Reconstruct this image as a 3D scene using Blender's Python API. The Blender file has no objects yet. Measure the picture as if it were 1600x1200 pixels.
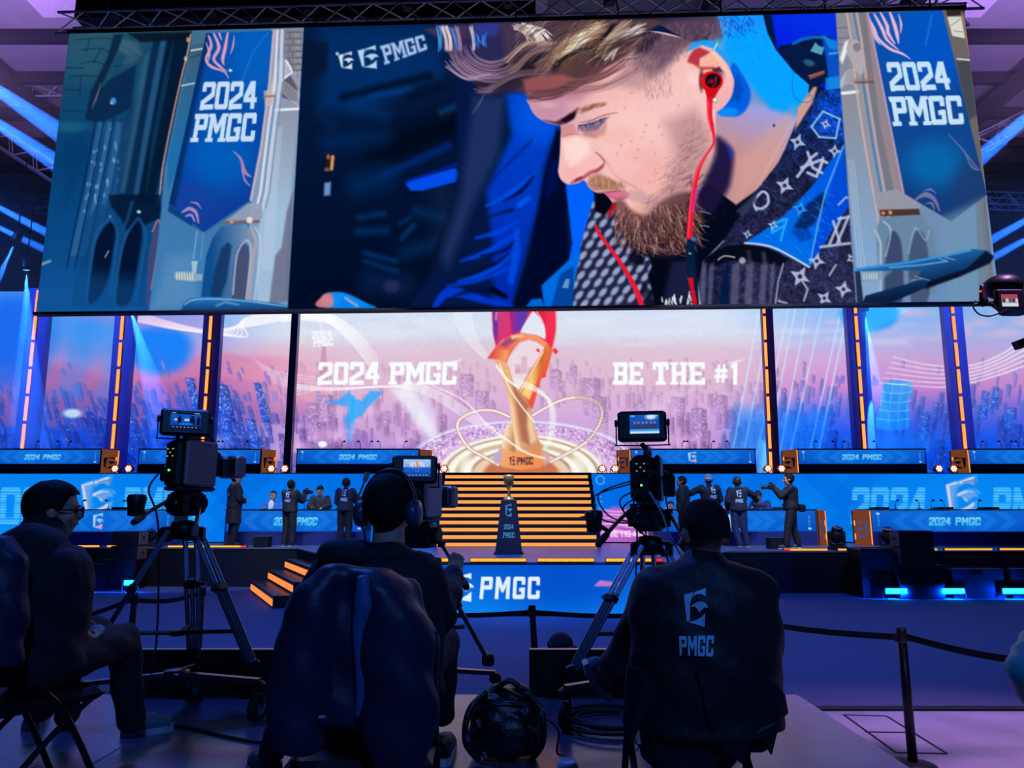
import bpy, bmesh, math, random
import numpy as np
from mathutils import Vector, Matrix
from mathutils.bvhtree import BVHTree

scene = bpy.context.scene
COL = scene.collection
random.seed(7)

# ---------------------------------------------------------------- camera
FPX, HORIZON, EYE = 1110.0, 795.0, 1.9          # focal length and horizon row in pixels of 1600 x 1200, eye height in metres
PITCH = math.atan((HORIZON-600)/FPX)
cam_data = bpy.data.cameras.new('camera'); cam = bpy.data.objects.new('camera', cam_data); COL.objects.link(cam)
cam_data.sensor_width = 36.0; cam_data.lens = 36.0*FPX/1600.0
cam_data.clip_start = .05; cam_data.clip_end = 300
cam.location = (0, 0, EYE); cam.rotation_euler = (math.pi/2+PITCH, 0, 0)
scene.camera = cam

# ---------------------------------------------------------------- world, light, exposure
world = bpy.data.worlds.new('hall_air'); scene.world = world; world.use_nodes = True
world.node_tree.nodes['Background'].inputs[0].default_value = (.05, .10, .40, 1)
world.node_tree.nodes['Background'].inputs[1].default_value = .05
scene.view_settings.view_transform = 'Standard'; scene.view_settings.look = 'None'
scene.view_settings.exposure = 0.0; scene.view_settings.gamma = 1.0; scene.view_settings.use_curve_mapping = False
scene.cycles.max_bounces = 5; scene.cycles.diffuse_bounces = 2; scene.cycles.glossy_bounces = 3; scene.cycles.transmission_bounces = 2
scene.cycles.volume_bounces = 0; scene.cycles.transparent_max_bounces = 8
scene.cycles.sample_clamp_indirect = 4.0

CP, SP = math.cos(PITCH), math.sin(PITCH)
def ray(u, v):
    x = (u-800)/FPX; y = (600-v)/FPX
    return Vector((x, CP-SP*y, SP+CP*y))
def at(u, v, Y):
    """Point at depth Y that the photograph shows at pixel (u, v)."""
    r = ray(u, v); return r*(Y/r.y)+Vector((0, 0, EYE))
def atz(u, v, z):
    """Point at height z that the photograph shows at pixel (u, v)."""
    r = ray(u, v); return r*((z-EYE)/r.z)+Vector((0, 0, EYE))
def project(P):
    """World points (n,3) to photograph pixels."""
    d = P-np.array([0, 0, EYE])
    fy = d[:, 1]*CP+d[:, 2]*SP; up = -d[:, 1]*SP+d[:, 2]*CP
    return 800+FPX*d[:, 0]/fy, 600-FPX*up/fy

def spot(name, loc, aim, energy, color, angle, blend=.3, size=.08):
    d = bpy.data.lights.new(name, 'SPOT'); d.energy = energy; d.color = color; d.spot_size = math.radians(angle); d.spot_blend = blend; d.shadow_soft_size = size
    o = bpy.data.objects.new(name, d); COL.objects.link(o); o.location = loc
    o.rotation_euler = (Vector(aim)-Vector(loc)).to_track_quat('-Z', 'Y').to_euler()
    return o
# stage wash from the lighting grid: blue over floor and stage, violet up into the roof and down on the concrete at right
for x, y in ((-9, 9), (0, 8.5), (9, 9)):
    spot('stage_wash_lamp', (x, y, 13), (x*.7, y+5, 0), 5200, (.03, .16, 1.0), 70, .6, .3)
spot('stage_wash_lamp', (5.2, 4.0, 9), (4.0, 5.0, 0), 4200, (.66, .34, 1.0), 40, .6, .3)
spot('stage_wash_lamp', (-3.0, 6.0, 8), (-1.0, 4.2, .7), 1100, (.04, .16, 1.0), 56, .7, .3)
spot('stage_wash_lamp', (0, 9.5, 12), (0, 15.8, .95), 7000, (.03, .2, 1.0), 42, .6, .3)
for x in (-7.5, -4.5, 5.5, 8):   # white key light on tables, crew and trophy
    spot('stage_key_lamp', (x*.7, 9.5, 12.5), (x, 19.2, 1.6), 4500, (.80, .88, 1.0), 24, .5, .2)
spot('stage_key_lamp', (0, 9.5, 12.5), (-.07, 15.75, 2.3), 4500, (1.0, .84, .62), 9, .5, .2)
spot('house_lamp', (2.5, -6, 7.5), (.3, 3.0, 1.2), 1300, (.08, .28, 1.0), 50, .7, .4)   # blue house light behind the crew
for x in (-16, 16):
    spot('roof_wash_lamp', (x*1.0, 17.5, 13.2), (x*.95, 21, 17.5), 1500, (.62, .36, 1.0), 110, .7, .3)
    spot('side_wash_lamp', (x*1.2, 15.5, 12), (x*1.1, 27, 7), 5200, (.03, .16, 1.0), 75, .7, .3)

# ---------------------------------------------------------------- materials
MATS = {}
def lin(c): return tuple(((q/255)/12.92 if q/255 <= .04045 else ((q/255+.055)/1.055)**2.4) for q in c)
def mat(name, rgb, rough=.6, metal=0., var=.18, scale=6., bump=0., spec=.5, bscale=None):
    if name in MATS: return MATS[name]
    m = bpy.data.materials.new(name); m.use_nodes = True; n = m.node_tree.nodes; l = m.node_tree.links
    b = n['Principled BSDF']; c = lin(rgb)
    b.inputs['Roughness'].default_value = rough; b.inputs['Metallic'].default_value = metal; b.inputs['Specular IOR Level'].default_value = spec
    tc = n.new('ShaderNodeTexCoord'); ns = n.new('ShaderNodeTexNoise'); ns.inputs['Scale'].default_value = scale; ns.inputs['Detail'].default_value = 4
    l.new(tc.outputs['Object'], ns.inputs['Vector'])
    mx = n.new('ShaderNodeMix'); mx.data_type = 'RGBA'
    mx.inputs[6].default_value = tuple(q*(1-var) for q in c)+(1,); mx.inputs[7].default_value = tuple(min(1, q*(1+var)) for q in c)+(1,)
    l.new(ns.outputs['Fac'], mx.inputs[0]); l.new(mx.outputs[2], b.inputs['Base Color'])
    if bump:
        n2 = n.new('ShaderNodeTexNoise'); n2.inputs['Scale'].default_value = bscale or scale*4; n2.inputs['Detail'].default_value = 3
        l.new(tc.outputs['Object'], n2.inputs['Vector'])
        bp = n.new('ShaderNodeBump'); bp.inputs['Strength'].default_value = bump; bp.inputs['Distance'].default_value = .02
        l.new(n2.outputs['Fac'], bp.inputs['Height']); l.new(bp.outputs['Normal'], b.inputs['Normal'])
    MATS[name] = m; return m
def glow(name, rgb, strength=1., sample=True):
    if name in MATS: return MATS[name]
    m = bpy.data.materials.new(name); m.use_nodes = True; n = m.node_tree.nodes; l = m.node_tree.links
    n.remove(n['Principled BSDF']); e = n.new('ShaderNodeEmission'); e.inputs[0].default_value = lin(rgb)+(1,); e.inputs[1].default_value = strength
    l.new(e.outputs[0], n['Material Output'].inputs[0])
    if not sample: m.cycles.emission_sampling = 'NONE'
    MATS[name] = m; return m
def led(name='led_picture'):
    if name in MATS: return MATS[name]
    m = bpy.data.materials.new(name); m.use_nodes = True; n = m.node_tree.nodes; l = m.node_tree.links
    n.remove(n['Principled BSDF']); e = n.new('ShaderNodeEmission'); a = n.new('ShaderNodeAttribute'); a.attribute_name = 'picture'
    l.new(a.outputs['Color'], e.inputs[0]); l.new(e.outputs[0], n['Material Output'].inputs[0])
    m.cycles.emission_sampling = 'NONE'
    MATS[name] = m; return m

# ---------------------------------------------------------------- mesh building
ORIGIN = {}
class MB:
    def __init__(s): s.v = []; s.f = []; s.mi = []; s.cur = 0
    def add(s, vs, fs):
        o = len(s.v); s.v.extend([tuple(p) for p in vs]); s.f.extend([tuple(i+o for i in q) for q in fs]); s.mi.extend([s.cur]*len(fs)); return s
    def box(s, c, d, R=None, taper=1.):
        c = Vector(c); h = [q/2 for q in d]; vs = []
        for z in (-1, 1):
            k = taper if z > 0 else 1.
            for x, y in ((-1, -1), (1, -1), (1, 1), (-1, 1)):
                p = Vector((x*h[0]*k, y*h[1]*k, z*h[2])); vs.append(c+(R @ p if R else p))
        return s.add(vs, [(3, 2, 1, 0), (4, 5, 6, 7), (0, 1, 5, 4), (1, 2, 6, 5), (2, 3, 7, 6), (3, 0, 4, 7)])
    def bbox(s, c, d, b=.01, R=None):
        """Box with chamfered edges."""
        c = Vector(c); hx, hy, hz = [q/2 for q in d]; b = min(b, hx*.9, hy*.9, hz*.9)
        rings = []
        for z, k in ((-hz, b), (-hz+b, 0), (hz-b, 0), (hz, b)):
            x, y = hx-k, hy-k
            rings.append([(-x+b, -y, z), (x-b, -y, z), (x, -y+b, z), (x, y-b, z), (x-b, y, z), (-x+b, y, z), (-x, y-b, z), (-x, -y+b, z)])
        vs = [c+(R @ Vector(p) if R else Vector(p)) for r in rings for p in r]; fs = [tuple(range(7, -1, -1)), tuple(range(24, 32))]
        for j in range(3):
            for i in range(8): fs.append((j*8+i, j*8+(i+1) % 8, j*8+8+(i+1) % 8, j*8+8+i))
        return s.add(vs, fs)
    def beam(s, a, b, w, h, up=(0, 0, 1)):
        """Rectangular bar from a to b."""
        a, b = Vector(a), Vector(b); d = b-a; L = d.length; d.normalize(); u = Vector(up)
        if abs(d.dot(u)) > .98: u = Vector((0, 1, 0))
        x = d.cross(u).normalized(); z = x.cross(d)
        R = Matrix((x, d, z)).transposed()
        return s.box((a+b)/2, (w, L, h), R)
    def cyl(s, a, b, r0, r1=None, n=10, cap=True):
        a, b = Vector(a), Vector(b); r1 = r0 if r1 is None else r1
        d = (b-a).normalized(); u = Vector((0, 0, 1)) if abs(d.z) < .95 else Vector((1, 0, 0))
        x = d.cross(u).normalized(); y = d.cross(x); vs = []
        for p, r in ((a, r0), (b, r1)):
            for k in range(n): t = 2*math.pi*k/n; vs.append(p+x*(r*math.cos(t))+y*(r*math.sin(t)))
        fs = [(k, (k+1) % n, n+(k+1) % n, n+k) for k in range(n)]
        if cap: fs += [tuple(range(n-1, -1, -1)), tuple(range(n, 2*n))]
        return s.add(vs, fs)
    def tube(s, pts, r, n=8, closed=False):
        if 2 < len(pts) <= 8 and not closed: pts = catmull(pts, 5)
        pts = [Vector(p) for p in pts]; m = len(pts); rs = [r]*m if isinstance(r, (int, float)) else list(np.interp(np.linspace(0, 1, m), np.linspace(0, 1, len(r)), r))
        d0 = (pts[1]-pts[0]).normalized(); u = Vector((0, 0, 1)) if abs(d0.z) < .9 else Vector((1, 0, 0)); x = d0.cross(u).normalized(); vs = []
        for i, p in enumerate(pts):
            if closed: d = (pts[(i+1) % m]-pts[i-1]).normalized()
            else: d = (pts[min(i+1, m-1)]-pts[max(i-1, 0)]).normalized()
            x = (x-d*x.dot(d)); x = x.normalized() if x.length > 1e-6 else d.orthogonal().normalized(); y = d.cross(x)
            for k in range(n): t = 2*math.pi*k/n; vs.append(p+x*(rs[i]*math.cos(t))+y*(rs[i]*math.sin(t)))
        fs = []
        for i in range(m if closed else m-1):
            j = (i+1) % m
            for k in range(n): fs.append((i*n+k, i*n+(k+1) % n, j*n+(k+1) % n, j*n+k))
        if not closed: fs += [tuple(range(n-1, -1, -1)), tuple(range((m-1)*n, m*n))]
        return s.add(vs, fs)
    def lathe(s, prof, o=(0, 0, 0), n=16, axis=(0, 0, 1)):
        o = Vector(o); d = Vector(axis).normalized(); u = Vector((1, 0, 0)) if abs(d.x) < .9 else Vector((0, 1, 0)); x = (u-d*u.dot(d)).normalized(); y = d.cross(x); vs = []
        for r, h in prof:
            for k in range(n): t = 2*math.pi*k/n; vs.append(o+d*h+x*(max(r, 1e-4)*math.cos(t))+y*(max(r, 1e-4)*math.sin(t)))
        m = len(prof); fs = []
        for i in range(m-1):
            for k in range(n): fs.append((i*n+k, i*n+(k+1) % n, (i+1)*n+(k+1) % n, (i+1)*n+k))
        fs += [tuple(range(n-1, -1, -1)), tuple(range((m-1)*n, m*n))]
        return s.add(vs, fs)
    def ball(s, c, r, n=12, m=8, R=None):
        c = Vector(c); r = (r, r, r) if isinstance(r, (int, float)) else r; vs = [c+(R @ Vector((0, 0, r[2])) if R else Vector((0, 0, r[2])))]
        for j in range(1, m):
            a = math.pi*j/m
            for k in range(n):
                t = 2*math.pi*k/n; p = Vector((r[0]*math.sin(a)*math.cos(t), r[1]*math.sin(a)*math.sin(t), r[2]*math.cos(a))); vs.append(c+(R @ p if R else p))
        p = Vector((0, 0, -r[2])); vs.append(c+(R @ p if R else p)); fs = [(0, 1+k, 1+(k+1) % n) for k in range(n)]
        for j in range(m-2):
            for k in range(n): fs.append((1+j*n+k, 1+(j+1)*n+k, 1+(j+1)*n+(k+1) % n, 1+j*n+(k+1) % n))
        e = len(vs)-1; fs += [(e, 1+(m-2)*n+(k+1) % n, 1+(m-2)*n+k) for k in range(n)]
        return s.add(vs, fs)
    def prism(s, poly, O, U, V, th):
        """Flat polygon given in (a, b) laid out as O + aU + bV, with thickness th along U x V."""
        O, U, V = Vector(O), Vector(U), Vector(V); N = U.cross(V).normalized()*th; n = len(poly)
        f = [O+U*a+V*b for a, b in poly]; vs = f+[p+N for p in f]
        fs = [tuple(range(n-1, -1, -1)), tuple(range(n, 2*n))]+[(i, (i+1) % n, n+(i+1) % n, n+i) for i in range(n)]
        return s.add(vs, fs)
    def build(s, name, mats, parent=None, smooth=False):
        me = bpy.data.meshes.new(name)
        off = Vector(ORIGIN.get(parent.name, (0, 0, 0))) if parent else Vector((0, 0, 0))
        vs = [tuple(Vector(p)-off) for p in s.v] if parent else s.v
        me.from_pydata(vs, [], s.f); me.validate()
        for q in (mats if isinstance(mats, (list, tuple)) else [mats]): me.materials.append(q)
        if len(me.polygons) == len(s.mi) and any(s.mi): me.polygons.foreach_set('material_index', s.mi)
        if smooth: me.polygons.foreach_set('use_smooth', [True]*len(me.polygons))
        o = bpy.data.objects.new(name, me); COL.objects.link(o)
        if parent: o.parent = parent; ORIGIN[o.name] = off
        return o
def tag(o, label=None, cat=None, group=None, kind=None):
    if label: o['label'] = label
    if cat: o['category'] = cat
    if group: o['group'] = group
    if kind: o['kind'] = kind
    return o
def thing(name, label, cat, loc=(0, 0, 0), group=None):
    o = bpy.data.objects.new(name, None); COL.objects.link(o); o.location = loc; o.empty_display_size = .1
    ORIGIN[o.name] = tuple(loc)
    return tag(o, label, cat, group)
def copy_tree(o, loc=None, parent=None, rz=None):
    c = o.copy(); COL.objects.link(c); c.parent = parent
    if loc is not None: c.location = loc
    if rz is not None: c.rotation_euler = (0, 0, rz)
    for ch in [q for q in bpy.data.objects if q.parent == o]: copy_tree(ch, None, c)
    return c
def struct(name, mb, m, parent=None, label=None):
    o = mb.build(name, m, parent)
    if not parent: o['kind'] = 'structure'
    if label: o['label'] = label
    return o
def grid_mesh(name, O, U, V, nx, ny, colour, parent, bow=None):
    """Dense sheet O + aU + bV carrying a picture; colour(points) gives linear rgb for every grid point."""
    a = np.linspace(0, 1, nx); b = np.linspace(0, 1, ny)
    A, B = np.meshgrid(a, b); O, U, V = [np.array(q, float) for q in (O, U, V)]
    P = (O+A[..., None]*U+B[..., None]*V).reshape(-1, 3)
    rgb = colour(P, A.ravel(), B.ravel())
    rgb = np.clip(rgb, 0, 1); rgb = np.where(rgb <= .04045, rgb/12.92, ((rgb+.055)/1.055)**2.4)
    off = np.array(ORIGIN.get(parent.name, (0, 0, 0))) if parent else np.zeros(3)
    i = np.arange(nx*ny).reshape(ny, nx)
    F = np.stack([i[:-1, :-1], i[:-1, 1:], i[1:, 1:], i[1:, :-1]], -1).reshape(-1, 4)
    me = bpy.data.meshes.new(name)
    me.vertices.add(len(P)); me.vertices.foreach_set('co', (P-off).astype(np.float32).ravel())
    me.loops.add(F.size); me.loops.foreach_set('vertex_index', F.astype(np.int32).ravel())
    me.polygons.add(len(F)); me.polygons.foreach_set('loop_start', np.arange(0, F.size, 4, dtype=np.int32)); me.polygons.foreach_set('loop_total', np.full(len(F), 4, np.int32))
    me.update()
    at_ = me.color_attributes.new('picture', 'FLOAT_COLOR', 'POINT')
    at_.data.foreach_set('color', np.concatenate([rgb, np.ones((len(rgb), 1))], 1).astype(np.float32).ravel())
    me.materials.append(led())
    o = bpy.data.objects.new(name, me); COL.objects.link(o)
    if parent: o.parent = parent; ORIGIN[o.name] = tuple(off)
    return o
def from_photo(cv):
    def f(P, A, B):
        u, v = project(P); return cv.sample(u, v)
    return f
def from_unit(cv, w, h):
    return lambda P, A, B: cv.sample(A*w, B*h)
def polys_mesh(name, polys, m, parent, th=.004):
    """Flat lettering: polygons given as lists of 3-D points, each pushed out by th along its own normal."""
    mb = MB()
    for p in polys: mb.add(p, [tuple(range(len(p)))])
    return mb.build(name, m, parent)
# ---------------------------------------------------------------- painter for what the LED screens show
def catmull(pts, n=6, closed=False):
    P = [np.array(p, float) for p in pts]
    if len(P) < 3: return [tuple(p) for p in P]
    out = []; m = len(P)
    for i in range(m if closed else m - 1):
        if closed: a, b, c, d = P[(i-1) % m], P[i], P[(i+1) % m], P[(i+2) % m]
        else: a, b, c, d = P[max(i-1, 0)], P[i], P[i+1], P[min(i+2, m-1)]
        for k in range(n):
            t = k / n
            out.append(tuple(.5*((2*b) + (c-a)*t + (2*a-5*b+4*c-d)*t*t + (3*b-a-3*c+d)*t**3)))
    if not closed: out.append(tuple(P[-1]))
    return out

def vnoise(h, w, cell, rng):
    gh, gw = int(h/cell)+3, int(w/cell)+3
    g = rng.random((gh, gw)).astype(np.float32)
    y = np.arange(h)/cell; x = np.arange(w)/cell
    yi = y.astype(int); xi = x.astype(int)
    fy = (y-yi)[:, None]; fx = (x-xi)[None, :]
    fy = fy*fy*(3-2*fy); fx = fx*fx*(3-2*fx)
    a = g[yi][:, xi]; b = g[yi][:, xi+1]; c = g[yi+1][:, xi]; d = g[yi+1][:, xi+1]
    return (a*(1-fx)+b*fx)*(1-fy) + (c*(1-fx)+d*fx)*fy

class Canvas:
    def __init__(s, x0, y0, x1, y1, sc=1.0):
        s.x0, s.y0, s.sc = x0, y0, sc
        s.w, s.h = int((x1-x0)*sc)+1, int((y1-y0)*sc)+1
        s.img = np.zeros((s.h, s.w, 3), np.float32)
        s.clip = None
    def _win(s, bx0, by0, bx1, by1):
        i0 = max(0, int((bx0-s.x0)*s.sc)); i1 = min(s.w, int((bx1-s.x0)*s.sc)+2)
        j0 = max(0, int((by0-s.y0)*s.sc)); j1 = min(s.h, int((by1-s.y0)*s.sc)+2)
        if i1 <= i0 or j1 <= j0: return None
        X = (np.arange(i0, i1, dtype=np.float32)/s.sc+s.x0)[None, :]
        Y = (np.arange(j0, j1, dtype=np.float32)/s.sc+s.y0)[:, None]
        return i0, i1, j0, j1, X, Y
    def _col(s, col, X, Y):
        if isinstance(col, tuple) and col[0] == 'g':
            _, p0, c0, p1, c1 = col
            dx, dy = p1[0]-p0[0], p1[1]-p0[1]
            t = np.clip(((X-p0[0])*dx+(Y-p0[1])*dy)/(dx*dx+dy*dy), 0, 1)[..., None]
            return (np.array(c0, np.float32)*(1-t)+np.array(c1, np.float32)*t)/255.
        return np.array(col, np.float32)/255.
    def _comp(s, win, al, col):
        i0, i1, j0, j1, X, Y = win
        if s.clip is not None: al = al*s.clip[j0:j1, i0:i1]
        c = s._col(col, X, Y)
        a = al[..., None]
        s.img[j0:j1, i0:i1] = s.img[j0:j1, i0:i1]*(1-a)+c*a
    def _polymask(s, pts, f):
        xs = [p[0] for p in pts]; ys = [p[1] for p in pts]
        win = s._win(min(xs)-f, min(ys)-f, max(xs)+f, max(ys)+f)
        if win is None: return None, None
        X, Y = win[4], win[5]
        sh = (Y.shape[0], X.shape[1])
        ins = np.zeros(sh, bool); d2 = np.full(sh, 1e9, np.float32)
        n = len(pts)
        for k in range(n):
            x1, y1 = pts[k]; x2, y2 = pts[(k+1) % n]
            dx, dy = x2-x1, y2-y1
            L = dx*dx+dy*dy
            if L < 1e-9: continue
            t = np.clip(((X-x1)*dx+(Y-y1)*dy)/L, 0, 1)
            np.minimum(d2, (X-x1-t*dx)**2+(Y-y1-t*dy)**2, out=d2)
            if abs(dy) > 1e-9:
                c = ((y1 <= Y) != (y2 <= Y)) & (X < (Y-y1)*dx/dy+x1)
                ins ^= c
        sd = np.sqrt(d2); sd = np.where(ins, -sd, sd)
        return win, np.clip(.5-sd/f, 0, 1)
    def poly(s, pts, col, a=1., f=1.2, sm=0):
        if sm: pts = catmull(pts, sm, True)
        win, m = s._polymask(pts, f)
        if win is None: return
        if f > 4: m = m*m*(3-2*m)
        s._comp(win, m*a, col)
    def setclip(s, pts=None, f=1.2, sm=0):
        s.clip = None
        if pts is None: return
        if sm: pts = catmull(pts, sm, True)
        win, m = s._polymask(pts, f)
        s.clip = np.zeros((s.h, s.w), np.float32)
        s.clip[win[2]:win[3], win[0]:win[1]] = m
    def line(s, pts, w, col, a=1., f=1.2, sm=0):
        if sm: pts = catmull(pts, sm)
        n = len(pts)
        if isinstance(w, (int, float)): ws = [w]*n
        else: ws = list(np.interp(np.linspace(0, 1, n), np.linspace(0, 1, len(w)), w))
        mw = max(ws)/2+f
        xs = [p[0] for p in pts]; ys = [p[1] for p in pts]
        win = s._win(min(xs)-mw, min(ys)-mw, max(xs)+mw, max(ys)+mw)
        if win is None: return
        X, Y = win[4], win[5]
        sd = np.full((Y.shape[0], X.shape[1]), 1e9, np.float32)
        for k in range(n-1):
            x1, y1 = pts[k]; x2, y2 = pts[k+1]
            dx, dy = x2-x1, y2-y1; L = dx*dx+dy*dy
            if L < 1e-9: continue
            t = np.clip(((X-x1)*dx+(Y-y1)*dy)/L, 0, 1)
            d = np.sqrt((X-x1-t*dx)**2+(Y-y1-t*dy)**2)-(ws[k]*(1-t)+ws[k+1]*t)/2
            np.minimum(sd, d, out=sd)
        s._comp(win, np.clip(.5-sd/f, 0, 1)*a, col)
    def ell(s, cx, cy, rx, ry, col, a=1., f=1.2, rot=0.):
        R = max(rx, ry)+f
        win = s._win(cx-R, cy-R, cx+R, cy+R)
        if win is None: return
        X, Y = win[4], win[5]
        c, q = math.cos(rot), math.sin(rot)
        u = (X-cx)*c+(Y-cy)*q; v = -(X-cx)*q+(Y-cy)*c
        r = np.sqrt((u/rx)**2+(v/ry)**2)
        m = np.clip(.5-(r-1)*min(rx, ry)/f, 0, 1)
        if f > 4: m = m*m*(3-2*m)
        s._comp(win, m*a, col)
    def noise(s, x0, y0, x1, y1, cell, amp, seed, mono=True):
        win = s._win(x0, y0, x1, y1)
        i0, i1, j0, j1 = win[:4]
        n = vnoise(j1-j0, i1-i0, max(cell*s.sc, 1.001), np.random.default_rng(seed))-.5
        if s.clip is not None: n = n*s.clip[j0:j1, i0:i1]
        r = s.img[j0:j1, i0:i1]
        s.img[j0:j1, i0:i1] = np.clip(r*(1+n[..., None]*amp*2), 0, 1)
    def sample(s, U, V):
        x = np.clip((U-s.x0)*s.sc, 0, s.w-1.001); y = np.clip((V-s.y0)*s.sc, 0, s.h-1.001)
        xi = x.astype(int); yi = y.astype(int); fx = (x-xi)[..., None]; fy = (y-yi)[..., None]
        g = s.img
        return (g[yi, xi]*(1-fx)+g[yi, xi+1]*fx)*(1-fy)+(g[yi+1, xi]*(1-fx)+g[yi+1, xi+1]*fx)*fy

# block lettering: every glyph a list of convex polygons in a unit cell (y down)
def _r(a, b, c, d): return [(a, b), (c, b), (c, d), (a, d)]
def glyph(ch, slab=True):
    t, q, k = .30, .19, .09
    L = lambda a=0., b=1.: _r(0, a-.02, t, b+.02)
    R = lambda a=0., b=1.: _r(1-t, a-.02, 1, b+.02)
    bar = lambda y: _r(k, y, 1-k, y+q)
    TL, TR = [(0, k), (k, 0), (.56, 0), (.56, q), (0, q)], [(.44, 0), (1-k, 0), (1, k), (1, q), (.44, q)]
    BL, BR = [(0, 1-q), (.56, 1-q), (.56, 1), (k, 1), (0, 1-k)], [(.44, 1-q), (1, 1-q), (1, 1-k), (1-k, 1), (.44, 1)]
    if ch == '2': return [TL, TR, L(k, .33), R(k, .45), [(1, .40), (1, .52), (.30, .80), (0, .80), (0, .70), (.70, .40)], L(.7, 1), _r(0, 1-q, 1, 1)]
    if ch == '0': return [TL, TR, BL, BR, L(k, 1-k), R(k, 1-k)]
    if ch == '4': return [[(.45, 0), (.85, 0), (.85, .2), (.30, .62), (0, .62), (0, .55)], _r(0, .58, 1, .76), _r(.55, 0, .85, 1)]
    if ch == 'P':
        o = [_r(.08 if slab else 0, 0, .08+t if slab else t, 1), _r(0, 0, 1-k, q), TR, R(k, .58-k), [(.1, .58-q), (1, .58-q), (1, .58-k), (1-k, .58), (.1, .58)]]
        return o+([_r(-.06, .85, .52, 1), _r(-.04, 0, .2, .12)] if slab else [])
    if ch == 'M':
        o = [_r(.02, 0, .26, 1), _r(.74, 0, .98, 1), [(.02, 0), (.28, 0), (.62, .62), (.5, .74), (.38, .62)], [(.72, 0), (.98, 0), (.62, .62), (.5, .74), (.38, .62)]]
        return o+([_r(-.08, .87, .36, 1), _r(.64, .87, 1.08, 1), _r(-.08, 0, .2, .12), _r(.8, 0, 1.08, .12)] if slab else [])
    if ch == 'G': return [TL, TR, BL, BR, L(k, 1-k), R(k, .34), R(.5, 1-k), _r(.52, .5, 1, .66)]
    if ch == 'C': return [TL, TR, BL, BR, L(k, 1-k), R(k, .36), R(.64, 1-k)]
    if ch == 'B': return [_r(.06, 0, .06+t, 1), _r(-.04, 0, 1-k, q), _r(-.04, 1-q, 1-k, 1), _r(.06, .42, .95, .59), R(k, .46), R(.54, 1-k), TR, BR]
    if ch == 'E': return [_r(.06, 0, .06+t, 1), _r(-.04, 0, 1, q), _r(-.04, 1-q, 1, 1), _r(.06, .42, .8, .59), _r(.8, 0, 1, .3), _r(.8, .7, 1, 1)]
    if ch == 'T': return [_r(0, 0, 1, q), _r(.34, 0, .66, 1), _r(0, 0, .2, .34), _r(.8, 0, 1, .34), _r(.2, .86, .8, 1)]
    if ch == 'H': return [_r(.06, 0, .34, 1), _r(.66, 0, .94, 1), _r(.06, .42, .94, .6), _r(-.04, 0, .44, .12), _r(-.04, .88, .44, 1), _r(.56, 0, 1.04, .12), _r(.56, .88, 1.04, 1)]
    if ch == '#': return [[(.22, .1), (.42, .1), (.34, .9), (.14, .9)], [(.62, .1), (.82, .1), (.74, .9), (.54, .9)], _r(.03, .3, .97, .46), _r(0, .56, .94, .72)]
    if ch == '1': return [_r(.34, 0, .8, 1), [(.04, .12), (.36, 0), (.36, .26), (.04, .26)]]
    return []
def text_polys(txt, TL, TR, BL, BR, gap=.16, slab=True, widths=None):
    """Polygons of a word laid into the quad TL TR BL BR."""
    wd = {'M': 1.25, '1': .7, '#': 1.1, ' ': .5}
    ws = [wd.get(c, 1.) for c in txt]
    tot = sum(ws)+gap*(len(txt)-1)
    TL, TR, BL, BR = [np.array(p, float) for p in (TL, TR, BL, BR)]
    out = []; x = 0.
    for c, w in zip(txt, ws):
        for p in glyph(c, slab):
            q = []
            for a, b in p:
                s = (x+a*w)/tot
                q.append(tuple((TL*(1-s)+TR*s)*(1-b)+(BL*(1-s)+BR*s)*b))
            out.append(q)
        x += w+gap
    return out
EMBLEM = [[(0, .1), (.39, .06), (.26, .34), (.22, .84), (.09, .86)],
          [(.45, .06), (.9, 0), (.89, .22), (.72, .14), (.5, .13), (.34, .2)],
          [(.27, .46), (.4, .38), (.62, .33), (.84, .36), (.95, .43), (1, .51), (.84, .5), (.72, .57), (.63, .63), (.54, .52), (.42, .45)],
          [(.12, .88), (.4, .85), (.68, .76), (.88, .64), (.86, 1)]]
def emblem_polys(TL, TR, BL, BR):
    TL, TR, BL, BR = [np.array(p, float) for p in (TL, TR, BL, BR)]
    return [[tuple((TL*(1-a)+TR*a)*(1-b)+(BL*(1-a)+BR*a)*b) for a, b in p] for p in EMBLEM]
def put(cv, polys, col, a=1., f=1.1):
    """Fill the union of polygons once, so that overlaps do not show."""
    if not polys: return
    xs = [x for p in polys for x, _ in p]; ys = [y for p in polys for _, y in p]
    win = cv._win(min(xs)-f, min(ys)-f, max(xs)+f, max(ys)+f)
    if win is None: return
    m = np.zeros((win[3]-win[2], win[1]-win[0]), np.float32)
    for p in polys:
        w2, mm = cv._polymask(p, f)
        if w2 is None: continue
        sl = m[w2[2]-win[2]:w2[3]-win[2], w2[0]-win[0]:w2[1]-win[0]]
        np.maximum(sl, mm[:sl.shape[0], :sl.shape[1]], out=sl)
    cv._comp(win, m*a, col)
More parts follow.
